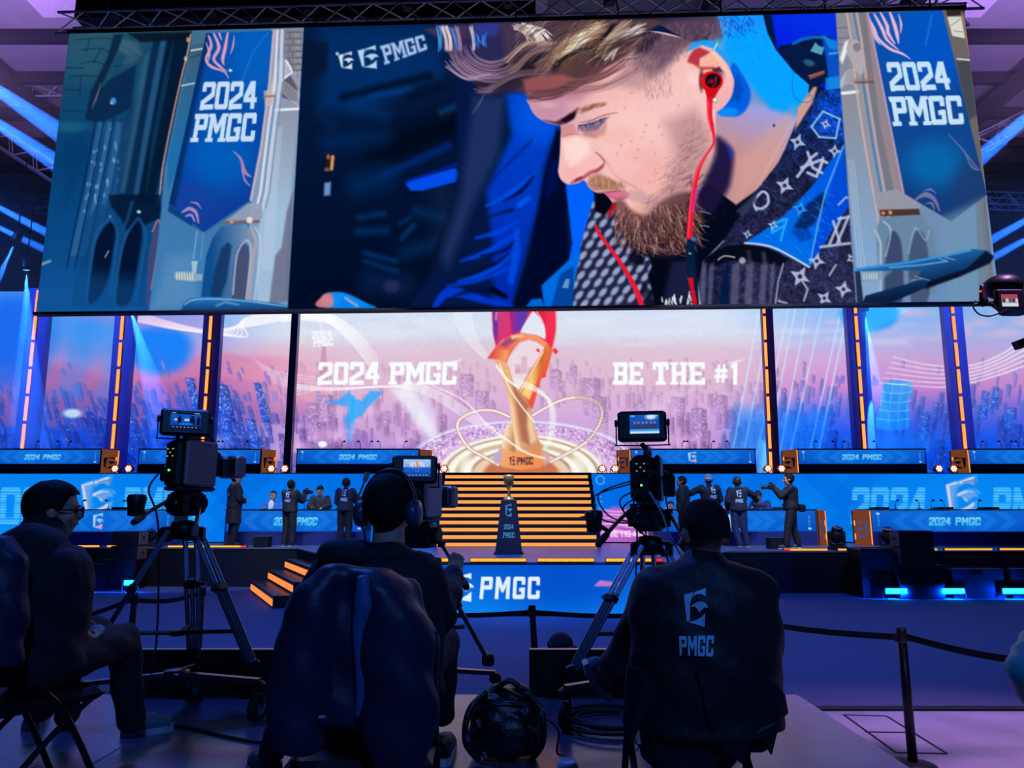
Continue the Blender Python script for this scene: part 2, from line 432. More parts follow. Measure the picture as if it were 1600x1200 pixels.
def paint_main():
    """The broadcast picture on the hanging LED screen: a hall with banners at both sides, a player in close-up between."""
    cv = Canvas(40, 0, 1575, 500, 1.0); P = cv.poly; Ln = cv.line; El = cv.ell
    rng = np.random.default_rng(5)
    R = lambda a, b: float(rng.uniform(a, b))
    # ---------------- left hall
    P([(40, 0), (1575, 0), (1575, 500), (40, 500)], (60, 110, 160))
    P([(40, 0), (300, 0), (300, 500), (40, 500)], ('g', (90, 40), (30, 74, 98), (90, 260), (4, 62, 112)))
    P([(40, 230), (300, 230), (300, 500), (40, 500)], ('g', (90, 250), (4, 62, 112), (90, 480), (14, 78, 146)), f=40)
    P([(105, 40), (190, 40), (160, 130), (100, 120)], (52, 94, 112), .45, f=40)
    for pts in ([(118, 62), (170, 60), (182, 72)], [(128, 78), (160, 76), (178, 90)], [(125, 100), (150, 96), (170, 106)], [(140, 62), (136, 80)], [(158, 76), (146, 98)],
                [(108, 120), (140, 118), (160, 122)], [(126, 118), (125, 150)], [(98, 172), (130, 174)], [(190, 72), (215, 86)], [(178, 104), (212, 98)], [(205, 60), (222, 84)], [(210, 98), (232, 78)], [(100, 106), (130, 106)], [(95, 140), (126, 140)]):
        Ln(pts, 1.6, (10, 42, 66), .75, f=1.6, sm=4)
    P([(190, 60), (215, 66), (222, 84), (200, 88), (184, 78)], (70, 106, 124), .6, f=8)
    P([(196, 90), (225, 84), (210, 100), (190, 104)], (66, 100, 120), .5, f=8)
    P([(178, 54), (193, 54), (184, 78), (158, 136), (143, 168), (146, 190), (133, 186), (142, 142), (168, 90)], (10, 36, 66), .95, f=4)
    P([(146, 150), (172, 124), (213, 101), (205, 168), (180, 182), (150, 192), (138, 182)], (8, 40, 76), .95, f=5)
    El(177, 158, 4.5, 5.5, (70, 150, 220), .9, 3); El(174, 161, 2, 2, (230, 190, 170), .8, 2)
    Ln([(144, 168), (150, 154), (158, 130)], (1, 3, 1), (150, 110, 110), .7, f=2)
    El(108, 198, 30, 8, (30, 110, 130), .5, 10)
    P([(100, 215), (134, 205), (140, 230), (100, 330)], (3, 56, 104), .6, f=16)
    for x, w, c in ((155, 12, (52, 104, 156)), (169, 10, (66, 116, 168)), (184, 12, (54, 106, 160)), (196, 8, (40, 90, 140))):
        P([(x-w/2+4, 190), (x+w/2+4, 192), (x-w/2+8-14, 300), (x-34, 400), (x-34-w, 400), (x-w/2-16, 300)], c, .65, f=4)
        for _ in range(9):
            y = R(200, 330); xx = x+4-(y-190)*.2+R(-3, 3)
            El(xx, y, 1.6, R(2, 4), (140, 180, 215), .6, 2)
    for x in (163, 178, 150):
        Ln([(x, 185), (x-14, 260), (x-34, 360), (x-46, 420)], 2.2, (6, 34, 74), .9, f=2, sm=4)
    P([(190, 190), (245, 100), (240, 56), (250, 56), (262, 100), (236, 220), (210, 320), (180, 320)], (16, 58, 96), .85, f=8)
    P([(222, 100), (232, 80), (226, 160), (205, 300), (188, 300)], (60, 104, 140), .5, f=10)
    P([(240, 60), (252, 60), (226, 200), (206, 318), (192, 318), (216, 190)], (8, 36, 70), .9, f=6)
    P([(252, 58), (262, 58), (240, 170), (216, 310), (208, 310), (232, 160)], (40, 90, 134), .65, f=5)
    P([(262, 54), (298, 52), (291, 92), (284, 120), (262, 220), (240, 318), (214, 318), (238, 190)], (3, 26, 52), 1, f=6)
    P([(272, 60), (262, 130), (236, 260), (228, 300), (238, 210), (256, 120)], (18, 62, 100), .6, f=6)
    P([(200, 52), (298, 50), (294, 62), (220, 66)], (8, 20, 34), .9, f=6)
    Ln([(298, 54), (296, 66), (291, 92), (284, 118), (268, 190), (254, 262), (250, 300), (244, 322)], 2.2, (222, 150, 128), .9, f=1.4, sm=4)
    El(294, 62, 3, 4, (210, 150, 110), .9, 2); El(290, 92, 2.4, 4, (220, 190, 170), .9, 2)
    # lower arcade
    P([(150, 322), (180, 314), (244, 318), (250, 345), (232, 480), (110, 480), (125, 400), (136, 345)], (10, 66, 122), .8, f=6)
    P([(170, 304), (250, 304), (250, 340), (226, 352), (198, 360), (188, 340), (172, 322)], (3, 22, 50), .9, f=5)
    P([(172, 346), (180, 362), (176, 394), (168, 440), (150, 470), (138, 468), (146, 400), (154, 370)], (2, 16, 44), .95, f=5, sm=4)
    P([(217, 346), (222, 366), (214, 420), (204, 470), (182, 474), (186, 420), (196, 376), (206, 356)], (2, 16, 46), .95, f=5, sm=4)
    for pts in ([(171, 342), (152, 362), (144, 400), (134, 470)], [(173, 342), (184, 362), (180, 400), (172, 460)], [(215, 342), (198, 366), (188, 400), (178, 470)], [(218, 342), (228, 368), (222, 410), (212, 470)]):
        Ln(pts, 4, (28, 84, 142), .75, f=3, sm=5)
    Ln([(168, 314), (178, 340), (188, 362), (200, 340), (206, 316)], 5, (20, 68, 118), .8, f=4, sm=4)
    El(217, 331, 3, 2.4, (170, 225, 255), 1, 2); El(172, 338, 1.6, 1.6, (120, 190, 220), .8, 2)
    Ln([(170, 392), (164, 402)], 1.6, (170, 190, 210), .9)
    P([(246, 345), (251, 352), (248, 390), (236, 470), (228, 474), (232, 400), (240, 360)], (70, 70, 120), .85, f=3, sm=4)
    Ln([(238, 362), (247, 344), (251, 356), (247, 388), (236, 452)], 2, (214, 140, 110), .75, f=1.6, sm=4)
    El(248, 326, 5, 4, (8, 24, 56), .9, 3)
    Ln([(62, 414), (78, 408)], 4, (150, 170, 190), .8, f=3)
    P([(60, 430), (110, 420), (230, 440), (230, 500), (50, 500)], (14, 84, 152), .5, f=40)
    # light wall behind the banner
    P([(300, 48), (330, 48), (262, 330), (320, 366), (390, 320), (392, 490), (232, 490), (244, 400), (252, 330), (256, 268), (284, 130), (297, 80)], ('g', (300, 60), (66, 108, 140), (280, 400), (62, 122, 178)), f=3)
    P([(300, 70), (318, 68), (312, 140), (284, 250), (262, 300), (262, 250), (288, 130)], ('g', (300, 80), (60, 92, 116), (290, 240), (26, 108, 172)), .9, f=4)
    Ln([(299, 79), (316, 76)], 2.5, (210, 225, 235), .9); Ln([(299, 90), (315, 84)], 2, (30, 56, 76), .7); Ln([(284, 134), (304, 130)], 2.2, (190, 220, 230), .9)
    P([(262, 400), (300, 396), (310, 480), (240, 480)], (104, 152, 196), .45, f=18)
    for y in (392, 404, 416, 428): Ln([(244, y), (272, y+1)], 1.2, (70, 120, 170), .8)
    Ln([(308, 362), (302, 404)], 2, (150, 190, 220), .6, f=2); Ln([(318, 362), (314, 404)], 1.6, (120, 170, 215), .6, f=2)
    P([(299, 408), (309, 408), (306, 428), (301, 428)], (170, 195, 212), .9, f=1.6)
    P([(272, 426), (316, 428), (316, 438), (300, 440), (273, 436)], (150, 176, 190), .85, f=2)
    for x in range(276, 304, 4): Ln([(x, 425), (x+1, 437)], 1.5, (226, 226, 210), .9)
    # grey shafts and bricks right of the left banner
    P([(424, 46), (474, 44), (452, 490), (380, 490), (392, 320), (410, 200)], ('g', (440, 60), (150, 152, 168), (420, 400), (118, 156, 200)), f=2)
    P([(444, 46), (474, 45), (468, 110), (440, 110)], (128, 126, 140), f=2)
    for j in range(7):
        y = 50+j*10
        Ln([(446-j, y+1), (472, y)], 1.2, (86, 84, 96), .9)
        for i in range(2): Ln([(452+i*12+(j % 2)*5, y), (453+i*12+(j % 2)*5, y+10)], 1.2, (84, 84, 96), .9)
        El(464+(j % 2)*3, y+5, 4, 3, (176, 170, 178), .5, 3)
    P([(434, 168), (466, 166), (452, 330), (444, 470), (400, 486), (404, 360), (418, 240)], ('g', (446, 170), (140, 150, 168), (430, 330), (160, 188, 216)), 1, f=5)
    Ln([(430, 172), (466, 170)], 4, (235, 246, 255), .95, f=2)
    for k in range(5): Ln([(430-k*0.5+k*3, 200), (420+k*3, 300), (410+k*4, 420)], 2, (200, 220, 240), .35, f=4, sm=4)
    P([(441, 96), (464, 136), (466, 160), (440, 152), (434, 130)], (84, 78, 90), .9, f=4)
    for k in range(6): Ln([(436, 124+k*3), (448, 130+k*4), (467, 146+k*4)], 1.6, (196, 206, 222), .7, f=1.6, sm=4)
    P([(436, 92), (448, 94), (454, 108), (448, 122), (436, 128), (428, 150), (422, 138), (428, 118)], (176, 180, 198), 1, f=2, sm=4)
    Ln([(447, 95), (456, 112), (444, 122), (433, 136), (433, 150)], 3, (232, 240, 250), .9, f=2, sm=4)
    # banner
    B = [(322, 52), (428, 48), (421, 130), (408, 230), (392, 312), (318, 363), (264, 318), (288, 210)]
    P(B, ('g', (350, 50), (0, 78, 172), (310, 340), (14, 58, 150)))
    cv.setclip(B)
    El(345, 245, 55, 50, (0, 96, 190), .8, 60); El(400, 90, 40, 70, (6, 100, 196), .7, 60); El(300, 320, 40, 30, (22, 66, 160), .6, 30)
    P([(322, 52), (330, 52), (292, 230), (274, 322), (262, 318), (286, 210)], (6, 44, 96), .9, f=8)
    Ln([(420, 50), (396, 80), (376, 130)], 1.6, (60, 140, 220), .5, f=3)
    for pts, w in (([(326, 56), (330, 72), (322, 92), (330, 104), (350, 112), (357, 122)], (3, 5, 4, 5, 3, 1)), ([(334, 52), (342, 74), (334, 92), (344, 104), (355, 112)], (3, 6, 5, 4, 1)), ([(322, 66), (327, 84), (324, 98)], (1, 4, 1)),
                   ([(342, 50), (346, 62)], (4, 2)), ([(356, 50), (352, 74), (348, 92), (350, 102)], (3, 6, 6, 1)), ([(366, 56), (364, 72), (360, 84)], (1, 3, 1))):
        Ln(pts, w, (196, 132, 176), .95, f=1.6, sm=6); Ln(pts, [q*.4 for q in w], (240, 196, 190), .7, f=1.4, sm=6)
    for pts, w in (([(364, 236), (376, 248), (382, 268), (392, 276)], (1, 4, 6, 2)), ([(378, 262), (382, 280), (390, 290)], (2, 3, 2))):
        Ln(pts, w, (186, 130, 176), .9, f=1.5, sm=6)
    for pts, w in (([(284, 332), (296, 326), (306, 332), (310, 348)], (2, 6, 5, 2)), ([(290, 338), (299, 336), (304, 346)], (2, 4, 2)), ([(298, 316), (308, 318), (314, 326)], (1, 3, 1))):
        Ln(pts, w, (190, 150, 190), .85, f=1.5, sm=6)
    cv.setclip()
    El(360, 110, 2.6, 2, (220, 240, 255), 1, 2)
    put(cv, text_polys('2024', (318.5, 128), (403, 126.5), (311.5, 171.5), (400, 170), .08), (196, 220, 244))
    put(cv, text_polys('PMGC', (306, 178), (402, 176), (298, 222), (397, 221), .1), (196, 220, 244))
    Ln([(428, 48), (421, 130), (408, 230), (392, 312)], 4, (196, 176, 196), .95, f=1.6)
    for d, c, w in ((7, (228, 222, 226), 4), (12, (70, 150, 215), 2), (16, (206, 206, 222), 5), (21, (120, 140, 170), 2)):
        Ln([(428+d*.8, 48), (422+d, 130), (412+d, 200), (400+d, 300), (394+d, 325)], w, c, .9, f=1.4)
    P([(412, 142), (426, 140), (428, 164), (414, 166)], (200, 180, 180), .8, f=2); Ln([(412, 151), (428, 150)], 3, (150, 96, 78), .8, f=2)
    P([(388, 318), (410, 318), (410, 342), (386, 344), (350, 346), (372, 330)], (150, 160, 182), .9, f=2)
    Ln([(350, 348), (404, 346)], 5, (120, 96, 100), .9, f=2); El(390, 344, 5, 5, (240, 226, 214), .9, 3); El(362, 347, 3, 2, (220, 190, 170), .7, 2)
    P([(345, 355), (384, 350), (392, 362), (398, 380), (388, 480), (312, 480), (322, 400), (332, 372)], ('g', (330, 400), (14, 76, 140), (390, 400), (120, 146, 180)), 1, f=2)
    P([(356, 378), (362, 384), (354, 440), (340, 476), (326, 476), (336, 420), (346, 388)], (18, 52, 100), .9, f=4)
    P([(380, 378), (388, 384), (390, 400), (384, 474), (362, 474), (364, 420), (372, 386)], (66, 76, 112), .95, f=3)
    Ln([(364, 460), (370, 400), (384, 376), (392, 386), (390, 420), (384, 470)], 2.6, (176, 190, 214), .85, f=1.6, sm=5)
    Ln([(392, 356), (400, 376), (396, 400), (388, 478)], 5, (176, 160, 162), .9, f=2, sm=4); Ln([(399, 356), (408, 378), (402, 430), (396, 480)], 3, (190, 200, 220), .8, f=2, sm=4)
    P([(448, 330), (458, 300), (452, 470), (420, 478), (430, 400), (440, 386)], (104, 108, 134), .85, f=5)
    P([(285, 482), (290, 470), (310, 464), (360, 466), (454, 478), (454, 490), (290, 490)], ('g', (300, 466), (40, 120, 190), (300, 488), (12, 52, 110)), 1, f=2, sm=4)
    Ln([(288, 476), (306, 468), (360, 468), (450, 479)], 1.6, (150, 200, 235), .9, sm=4)
    Ln([(338, 478), (352, 472), (372, 476)], 3, (150, 170, 200), .6, f=2)
    # ---------------- centre: blurred team jacket behind the player
    C = [(475, 40), (700, 34), (1314, 20), (1342, 490), (449, 490)]
    cv.setclip(C)
    P([(440, 0), (1400, 0), (1400, 500), (440, 500)], ('g', (480, 60), (3, 26, 64), (520, 470), (0, 12, 38)))
    P([(500, 40), (668, 40), (690, 110), (560, 180), (500, 170)], (2, 48, 108), .8, f=40)
    P([(470, 62), (512, 66), (512, 110), (480, 128)], (4, 20, 46), .8, f=12)
    P([(600, 90), (690, 80), (690, 120), (540, 150)], (3, 44, 100), .6, f=24)
    for x0, y0, x1, y1, w, c, a in ((536, 152, 670, 118, 9, (1, 10, 28), .95), (580, 150, 640, 140, 7, (4, 60, 130), .8), (560, 165, 600, 178, 16, (2, 46, 104), .8), (600, 235, 720, 190, 36, (0, 6, 18), .95), (640, 150, 690, 136, 10, (2, 14, 40), .8),
                                    (514, 222, 596, 214, 22, (1, 40, 92), .8), (500, 180, 520, 196, 12, (4, 36, 78), .7), (690, 175, 712, 166, 8, (10, 66, 120), .8), (604, 272, 700, 228, 9, (0, 44, 130), .9),
                                    (560, 290, 600, 276, 26, (0, 46, 100), .8), (640, 300, 700, 270, 9, (0, 10, 34), .9), (560, 340, 600, 334, 7, (0, 52, 110), .8), (560, 362, 604, 360, 9, (0, 54, 112), .75), (570, 395, 618, 408, 6, (0, 56, 116), .85),
                                    (570, 408, 620, 424, 6, (0, 54, 116), .8), (628, 372, 646, 352, 6, (2, 62, 124), .8), (624, 350, 640, 340, 4, (2, 60, 120), .7), (632, 396, 680, 380, 16, (2, 46, 96), .7), (650, 330, 690, 340, 12, (2, 50, 104), .7),
                                    (680, 400, 706, 330, 7, (0, 8, 26), .9), (580, 440, 630, 446, 26, (10, 40, 92), .7), (690, 300, 706, 420, 30, (22, 44, 88), .5)):
        Ln([(x0, y0), (x1, y1)], w, c, a, f=max(9, w*1.5))
    P([(634, 288), (640, 282), (712, 262), (718, 272), (712, 284), (660, 298), (642, 298)], (0, 76, 232), 1, f=5)
    Ln([(634, 284), (716, 256)], 4, (10, 30, 170), .8, f=4)
    P([(512, 242), (524, 240), (522, 264), (514, 266), (506, 270), (510, 252)], (40, 24, 22), 1, f=3)
    Ln([(520, 245), (518, 264)], 5, (206, 150, 96), 1, f=2.5); El(513, 245, 3, 4, (150, 90, 66), 1, 3); El(511, 265, 4, 3, (120, 84, 76), 1, 3)
    P([(507, 286), (517, 284), (516, 305), (506, 306)], (110, 150, 200), .95, f=4)
    El(612, 448, 12, 10, (50, 52, 104), .6, 10)
    put(cv, emblem_polys((528, 84), (552, 80), (532, 109), (553, 108)), (214, 226, 236), 1, 2.6); El(527, 84, 2.5, 2.5, (170, 210, 230), 1, 2)
    put(cv, emblem_polys((558, 76), (590, 70), (564, 109), (593, 107)), (180, 208, 240), 1, 2.6)
    put(cv, text_polys('PMGC', (594, 72), (662, 54), (602, 101), (668, 77), .14), (170, 196, 236), 1, 3)
    # blue sleeve and background behind the face
    P([(712, 120), (900, 110), (960, 480), (640, 480), (690, 400), (716, 300)], (4, 22, 66), 1, f=14)
    P([(740, 150), (790, 150), (780, 240), (740, 320), (700, 420), (690, 400), (720, 300)], (30, 52, 98), .85, f=24)
    P([(790, 140), (838, 150), (872, 192), (850, 260), (842, 320), (820, 400), (800, 480), (770, 480), (770, 380), (760, 300), (800, 210)], ('g', (820, 170), (0, 66, 200), (790, 460), (0, 40, 170)), 1, f=16)
    El(842, 180, 36, 40, (0, 84, 226), .9, 40)
    P([(870, 200), (892, 220), (884, 330), (890, 430), (870, 480), (800, 480), (826, 400), (842, 320), (852, 270)], (0, 8, 44), 1, f=8)
    P([(878, 250), (870, 290), (858, 310), (850, 300), (860, 250)], (0, 18, 100), .6, f=12)
    for pts, w, c in (([(760, 322), (800, 300), (836, 272)], (3, 10, 4), (0, 74, 224)), ([(786, 314), (812, 300), (834, 276)], (1, 6, 3), (0, 8, 44)), ([(744, 372), (780, 362), (808, 346)], (4, 9, 4), (0, 62, 220)),
                      ([(720, 408), (760, 394), (806, 366)], (3, 9, 5), (0, 64, 224)), ([(752, 400), (790, 390), (812, 368)], (2, 5, 2), (0, 12, 60)), ([(716, 440), (760, 426), (800, 396)], (3, 9, 6), (0, 70, 228)), ([(726, 430), (770, 414), (796, 396)], (2, 6, 2), (0, 10, 52)),
                      ([(700, 446), (740, 440), (796, 420)], (3, 6, 6), (0, 60, 214)), ([(680, 478), (704, 456), (760, 470), (800, 478)], (8, 16, 10, 4), (0, 56, 214)), ([(710, 462), (750, 452), (790, 462)], (2, 10, 5), (0, 16, 70)), ([(770, 452), (790, 464)], (10, 6), (0, 4, 24)),
                      ([(812, 320), (826, 310)], (10, 8), (0, 84, 232)), ([(760, 340), (800, 328)], (3, 6), (2, 24, 80)), ([(770, 280), (800, 250), (830, 220)], (2, 4, 3), (0, 34, 130)), ([(808, 360), (806, 400), (798, 440)], (8, 12, 10), (0, 72, 222))):
        Ln(pts, w, c, .9, f=5, sm=5)
    P([(884, 288), (928, 270), (952, 300), (930, 372), (912, 400), (900, 420), (886, 424), (894, 380)], (0, 98, 252), 1, f=5)
    P([(498, 480), (502, 464), (514, 457), (540, 458), (574, 474), (584, 482)], ('g', (505, 466), (196, 120, 130), (530, 470), (0, 130, 240)), 1, f=3, sm=4)
    El(512, 470, 10, 10, (206, 134, 140), .9, 5); P([(520, 458), (534, 458), (574, 476), (560, 478), (536, 466), (530, 478), (522, 476)], (10, 140, 244), .95, f=3); Ln([(540, 466), (558, 478)], 4, (176, 160, 190), .9, f=3)
    # ---------------- neck, jacket, backdrop at right
    P([(1205, 20), (1340, 20), (1340, 120), (1290, 140), (1216, 90)], ('g', (1260, 30), (4, 46, 228), (1230, 100), (0, 26, 226)), 1, f=4)
    NECK = [(1120, 20), (1192, 22), (1199, 52), (1212, 78), (1240, 112), (1264, 132), (1262, 150), (1240, 200), (1215, 260), (1180, 300), (1150, 330), (1100, 330), (1050, 250)]
    P(NECK, ('g', (1180, 60), (24, 150, 255), (1160, 250), (206, 150, 158)), 1, f=2)
    cv.setclip(NECK, 2)
    P([(1090, 120), (1160, 160), (1262, 176), (1240, 220), (1180, 320), (1090, 340)], ('g', (1190, 170), (160, 160, 226), (1160, 240), (196, 142, 146)), 1, f=22)
    P([(1110, 60), (1210, 40), (1275, 140), (1256, 184), (1224, 176), (1204, 170), (1186, 150), (1170, 130), (1130, 80)], (6, 164, 255), 1, f=14)
    P([(1040, 30), (1130, 36), (1120, 120), (1100, 300), (1040, 250)], (210, 165, 170), .6, f=30)
    P([(1150, 250), (1240, 170), (1220, 250), (1150, 320)], (212, 160, 150), .7, f=30)
    Ln([(1238, 190), (1206, 250), (1186, 288)], 3, (222, 178, 160), .6, f=6)
    P([(1143, 100), (1156, 110), (1172, 140), (1170, 164), (1156, 180), (1138, 182), (1122, 176), (1136, 150)], (0, 96, 226), 1, f=4, sm=4)
    P([(1152, 116), (1162, 140), (1156, 160), (1144, 156), (1146, 136)], (6, 72, 180), .8, f=8)
    El(1138, 175, 16, 7, (10, 150, 250), .8, 5)
    for _ in range(160):
        x = R(1080, 1180); y = R(24, 62-(x-1080)*.12)
        Ln([(x, y), (x+R(-5, 7), y+R(3, 9))], 1.2, (10, 60, 170), .5)
    for _ in range(50): El(R(1135, 1200), R(55, 90), 1, 1, (30, 100, 220), .4, 2)
    cv.setclip()
    P([(1246, 170), (1262, 148), (1268, 140), (1280, 124), (1270, 160), (1242, 206)], (206, 156, 146), 1, f=4)
    El(1209.5, 196, 2, 2.6, (60, 60, 110), 1, 1.5)
    Ln([(1240, 112), (1238, 140), (1246, 156), (1262, 160), (1270, 154), (1266, 148), (1262, 152)], 1, (10, 90, 190), .8, sm=4)
    # collar
    P([(1214, 76), (1236, 68), (1260, 58), (1284, 54), (1306, 66), (1312, 110), (1302, 150), (1290, 130), (1276, 136), (1262, 130), (1236, 104)], (4, 24, 66), 1, f=2, sm=3)
    P([(1284, 56), (1306, 66), (1314, 120), (1320, 200), (1296, 150), (1292, 100)], (10, 86, 210), .9, f=6)
    Ln([(1240, 68), (1252, 62), (1270, 58), (1290, 58)], 5, (16, 120, 220), .8, f=3); P([(1266, 80), (1274, 66), (1280, 72), (1288, 74), (1284, 86)], (110, 190, 220), .8, f=2); El(1264, 98, 9, 5, (60, 130, 160), .6, 3, .3)
    P([(1262, 118), (1288, 110), (1289, 115), (1266, 124)], (206, 106, 80), .8, f=1.4); Ln([(1262, 118), (1266, 122), (1289, 113)], 1.2, (20, 26, 60), .6)
    P([(1286, 56), (1308, 64), (1312, 80), (1296, 76)], (20, 140, 236), .8, f=4); Ln([(1296, 84), (1312, 82)], 3, (80, 190, 250), .8, f=2); P([(1290, 122), (1312, 118), (1316, 140), (1290, 150)], (24, 140, 232), .85, f=3)
    J = [(1282, 142), (1314, 138), (1322, 260), (1342, 490), (1092, 490), (1090, 440), (1096, 410), (1110, 396), (1132, 372), (1150, 340), (1180, 300), (1215, 255), (1245, 200)]
    P(J, ('g', (1280, 160), (12, 40, 104), (1250, 300), (30, 32, 66)), 1, f=2)
    cv.setclip(J, 2)
    P([(1290, 140), (1320, 140), (1324, 230), (1290, 210), (1262, 200)], (8, 70, 190), .8, f=16)
    P([(1150, 400), (1342, 380), (1342, 490), (1150, 490)], (44, 44, 80), .7, f=20)
    cv.noise(1090, 130, 1345, 490, 2.2, .45, 3); cv.noise(1090, 130, 1345, 490, 9, .25, 4)
    P([(1318, 226), (1330, 240), (1342, 300), (1300, 360), (1268, 416), (1256, 416), (1270, 360), (1300, 270)], (0, 74, 214), 1, f=3)
    P([(1270, 290), (1300, 248), (1318, 226), (1300, 290), (1276, 370), (1264, 416), (1240, 404), (1200, 386), (1164, 379), (1210, 350), (1240, 322)], ('g', (1290, 270), (0, 90, 224), (1220, 390), (0, 108, 232)), 1, f=2.4)
    P([(1262, 318), (1286, 300), (1290, 320), (1272, 350), (1258, 360), (1240, 356)], (8, 30, 84), .85, f=7); P([(1236, 360), (1262, 356), (1270, 372), (1252, 380)], (2, 56, 160), .7, f=6)
    for _ in range(90):
        x = R(1190, 1300); y = R(290, 410); Ln([(x, y), (x+R(4, 10), y+R(3, 8))], 1, (60, 170, 255), .35)
    Ln([(1164, 380), (1188, 382), (1216, 390), (1264, 417)], 3.4, (200, 214, 230), .9, f=1.6, sm=4); Ln([(1318, 228), (1290, 300), (1278, 350), (1266, 412)], 2.4, (96, 170, 240), .9, f=1.6)
    P([(1136, 384), (1164, 382), (1200, 388), (1232, 404), (1222, 416), (1196, 412), (1170, 406), (1140, 408), (1104, 420), (1100, 404), (1116, 392)], (4, 8, 24), .95, f=3)
    for x, w in ((1100, 9), (1112, 7), (1150, 12), (1172, 12), (1194, 10), (1208, 6)):
        P([(x-w/2, 414), (x+w/2, 410), (x+w/2-4, 490), (x-w/2-4, 490)], (112, 112, 146), .55, f=6)
    P([(1136, 410), (1140, 414), (1138, 440), (1140, 490), (1122, 490), (1128, 440)], (4, 24, 66), 1, f=3)
    P([(1166, 392), (1172, 390), (1176, 412), (1170, 412)], (60, 62, 90), .6, f=4); P([(1190, 394), (1196, 394), (1198, 410), (1192, 412)], (80, 82, 110), .6, f=4)
    Ln([(1224, 412), (1216, 440), (1210, 486)], 2, (190, 196, 220), .8, f=1.4); Ln([(1218, 414), (1208, 450), (1206, 486)], 1.4, (12, 14, 36), .8)
    Ln([(1094, 480), (1090, 440), (1098, 408), (1114, 392), (1130, 376)], 3.4, (170, 190, 216), .85, f=1.6, sm=4)
    Ln([(1122, 406), (1132, 400), (1148, 402)], 2, (200, 204, 216), .8, sm=4); El(1160, 407, 5, 5, (190, 190, 200), .8, 3)
    # woven motifs on the denim
    W = (186, 196, 226)
    def star(x, y, r, rot, c=W):
        pts = []
        for k in range(8):
            a = rot+k*math.pi/4; q = r if k % 2 == 0 else r*.42
            pts.append((x+q*math.cos(a), y+q*math.sin(a)))
        P(pts, c, .9, f=1.6); El(x, y, r*.22, r*.22, (30, 34, 70), .9, 1.5)
    star(1226, 290, 15, .4); star(1250, 326, 13, .3, (40, 150, 240)); star(1250, 432, 17, .5); star(1276, 408, 14, .2); star(1246, 222, 14, .35); star(1288, 466, 13, .6); star(1318, 452, 14, .2); star(1304, 236, 11, .1); star(1208, 352, 9, .3); star(1168, 366, 8, .2); star(1330, 404, 9, 1.)
    D = [(1268, 198), (1286, 174), (1312, 186), (1306, 216), (1280, 214)]
    for k in range(5): Ln([D[k], D[(k+1) % 5]], 3, (150, 200, 236), .9, f=1.6)
    star(1290, 194, 9, .3)
    for pts in ([(1246, 276), (1268, 246), (1276, 240)], [(1262, 238), (1270, 262), (1284, 270)], [(1252, 262), (1282, 250), (1292, 254)], [(1286, 250), (1276, 276), (1262, 270)]): Ln(pts, 4.5, W, .9, f=1.6)
    Ln([(1286, 246), (1280, 268)], 3, W, .9)
    Ln([(1182, 328), (1178, 316), (1190, 300), (1199, 304), (1200, 318), (1190, 326), (1180, 324)], 4, W, .9, f=1.6, sm=4)
    for pts in ([(1296, 382), (1314, 340)], [(1308, 380), (1326, 338)], [(1302, 346), (1312, 378)], [(1310, 342), (1332, 338)], [(1282, 386), (1328, 380)]): Ln(pts, 4.2, W, .85, f=1.6)
    Ln([(1224, 360), (1230, 342), (1212, 348), (1206, 364), (1226, 352), (1220, 376)], 3.4, (40, 176, 250), .9, f=1.6)
    for pts in ([(1256, 470), (1262, 452), (1254, 440)], [(1216, 470), (1230, 474)], [(1296, 430), (1306, 414)], [(1310, 320), (1322, 308), (1332, 312)]): Ln(pts, 3, W, .8, f=1.6)
    cv.setclip()
    # black shirt and shadow under the beard
    P([(1072, 300), (1110, 290), (1150, 320), (1184, 296), (1150, 345), (1132, 374), (1114, 392), (1098, 410), (1090, 450), (1092, 490), (1010, 490), (1014, 450), (980, 400), (940, 330)], (3, 8, 28), 1, f=3)
    P([(1150, 330), (1180, 302), (1184, 312), (1160, 338)], (50, 60, 92), .8, f=6)
    P([(1050, 410), (1086, 404), (1090, 470), (1034, 480)], (34, 36, 78), .7, f=12)
    for _ in range(26):
        x = R(1032, 1086); y = R(452, 476); Ln([(x, y), (x+R(-3, 3), y+R(4, 9))], 2, (226, 232, 240), .9)
    # left collar with woven lozenges
    K = [(926, 316), (940, 310), (960, 316), (968, 360), (990, 396), (1016, 404), (1024, 450), (1020, 490), (890, 490), (896, 440), (906, 390), (918, 344)]
    P(K, (34, 34, 66), 1, f=2)
    cv.setclip(K, 2)
    for j in range(11):
        for i in range(9):
            x = 890+i*18.5+(j % 2)*9-j*1.4; y = 324+j*15.5-i*2.2
            El(x, y, 8.6, 4.2, (160, 176, 212), .9, 3, -.85)
    P([(985, 392), (1010, 400), (1004, 414), (984, 410)], (8, 10, 28), .95, f=4); P([(1004, 440), (1024, 460), (1020, 490), (1000, 460)], (10, 12, 34), .7, f=4)
    cv.setclip()
    P([(928, 300), (960, 300), (964, 316), (944, 336), (930, 330)], (4, 6, 20), 1, f=4)
    P([(846, 446), (900, 396), (908, 392), (900, 430), (890, 490), (852, 490)], (0, 106, 224), 1, f=3); P([(876, 428), (896, 416), (896, 490), (858, 490)], (4, 62, 150), .9, f=4); P([(884, 436), (890, 436), (888, 450), (878, 450)], (140, 190, 220), .7, f=2)
    P([(820, 482), (830, 468), (846, 466), (852, 482)], (0, 100, 210), 1, f=3)
    P([(1012, 430), (1024, 404), (1042, 410), (1032, 470), (1024, 490), (1020, 460)], (2, 6, 22), 1, f=4)
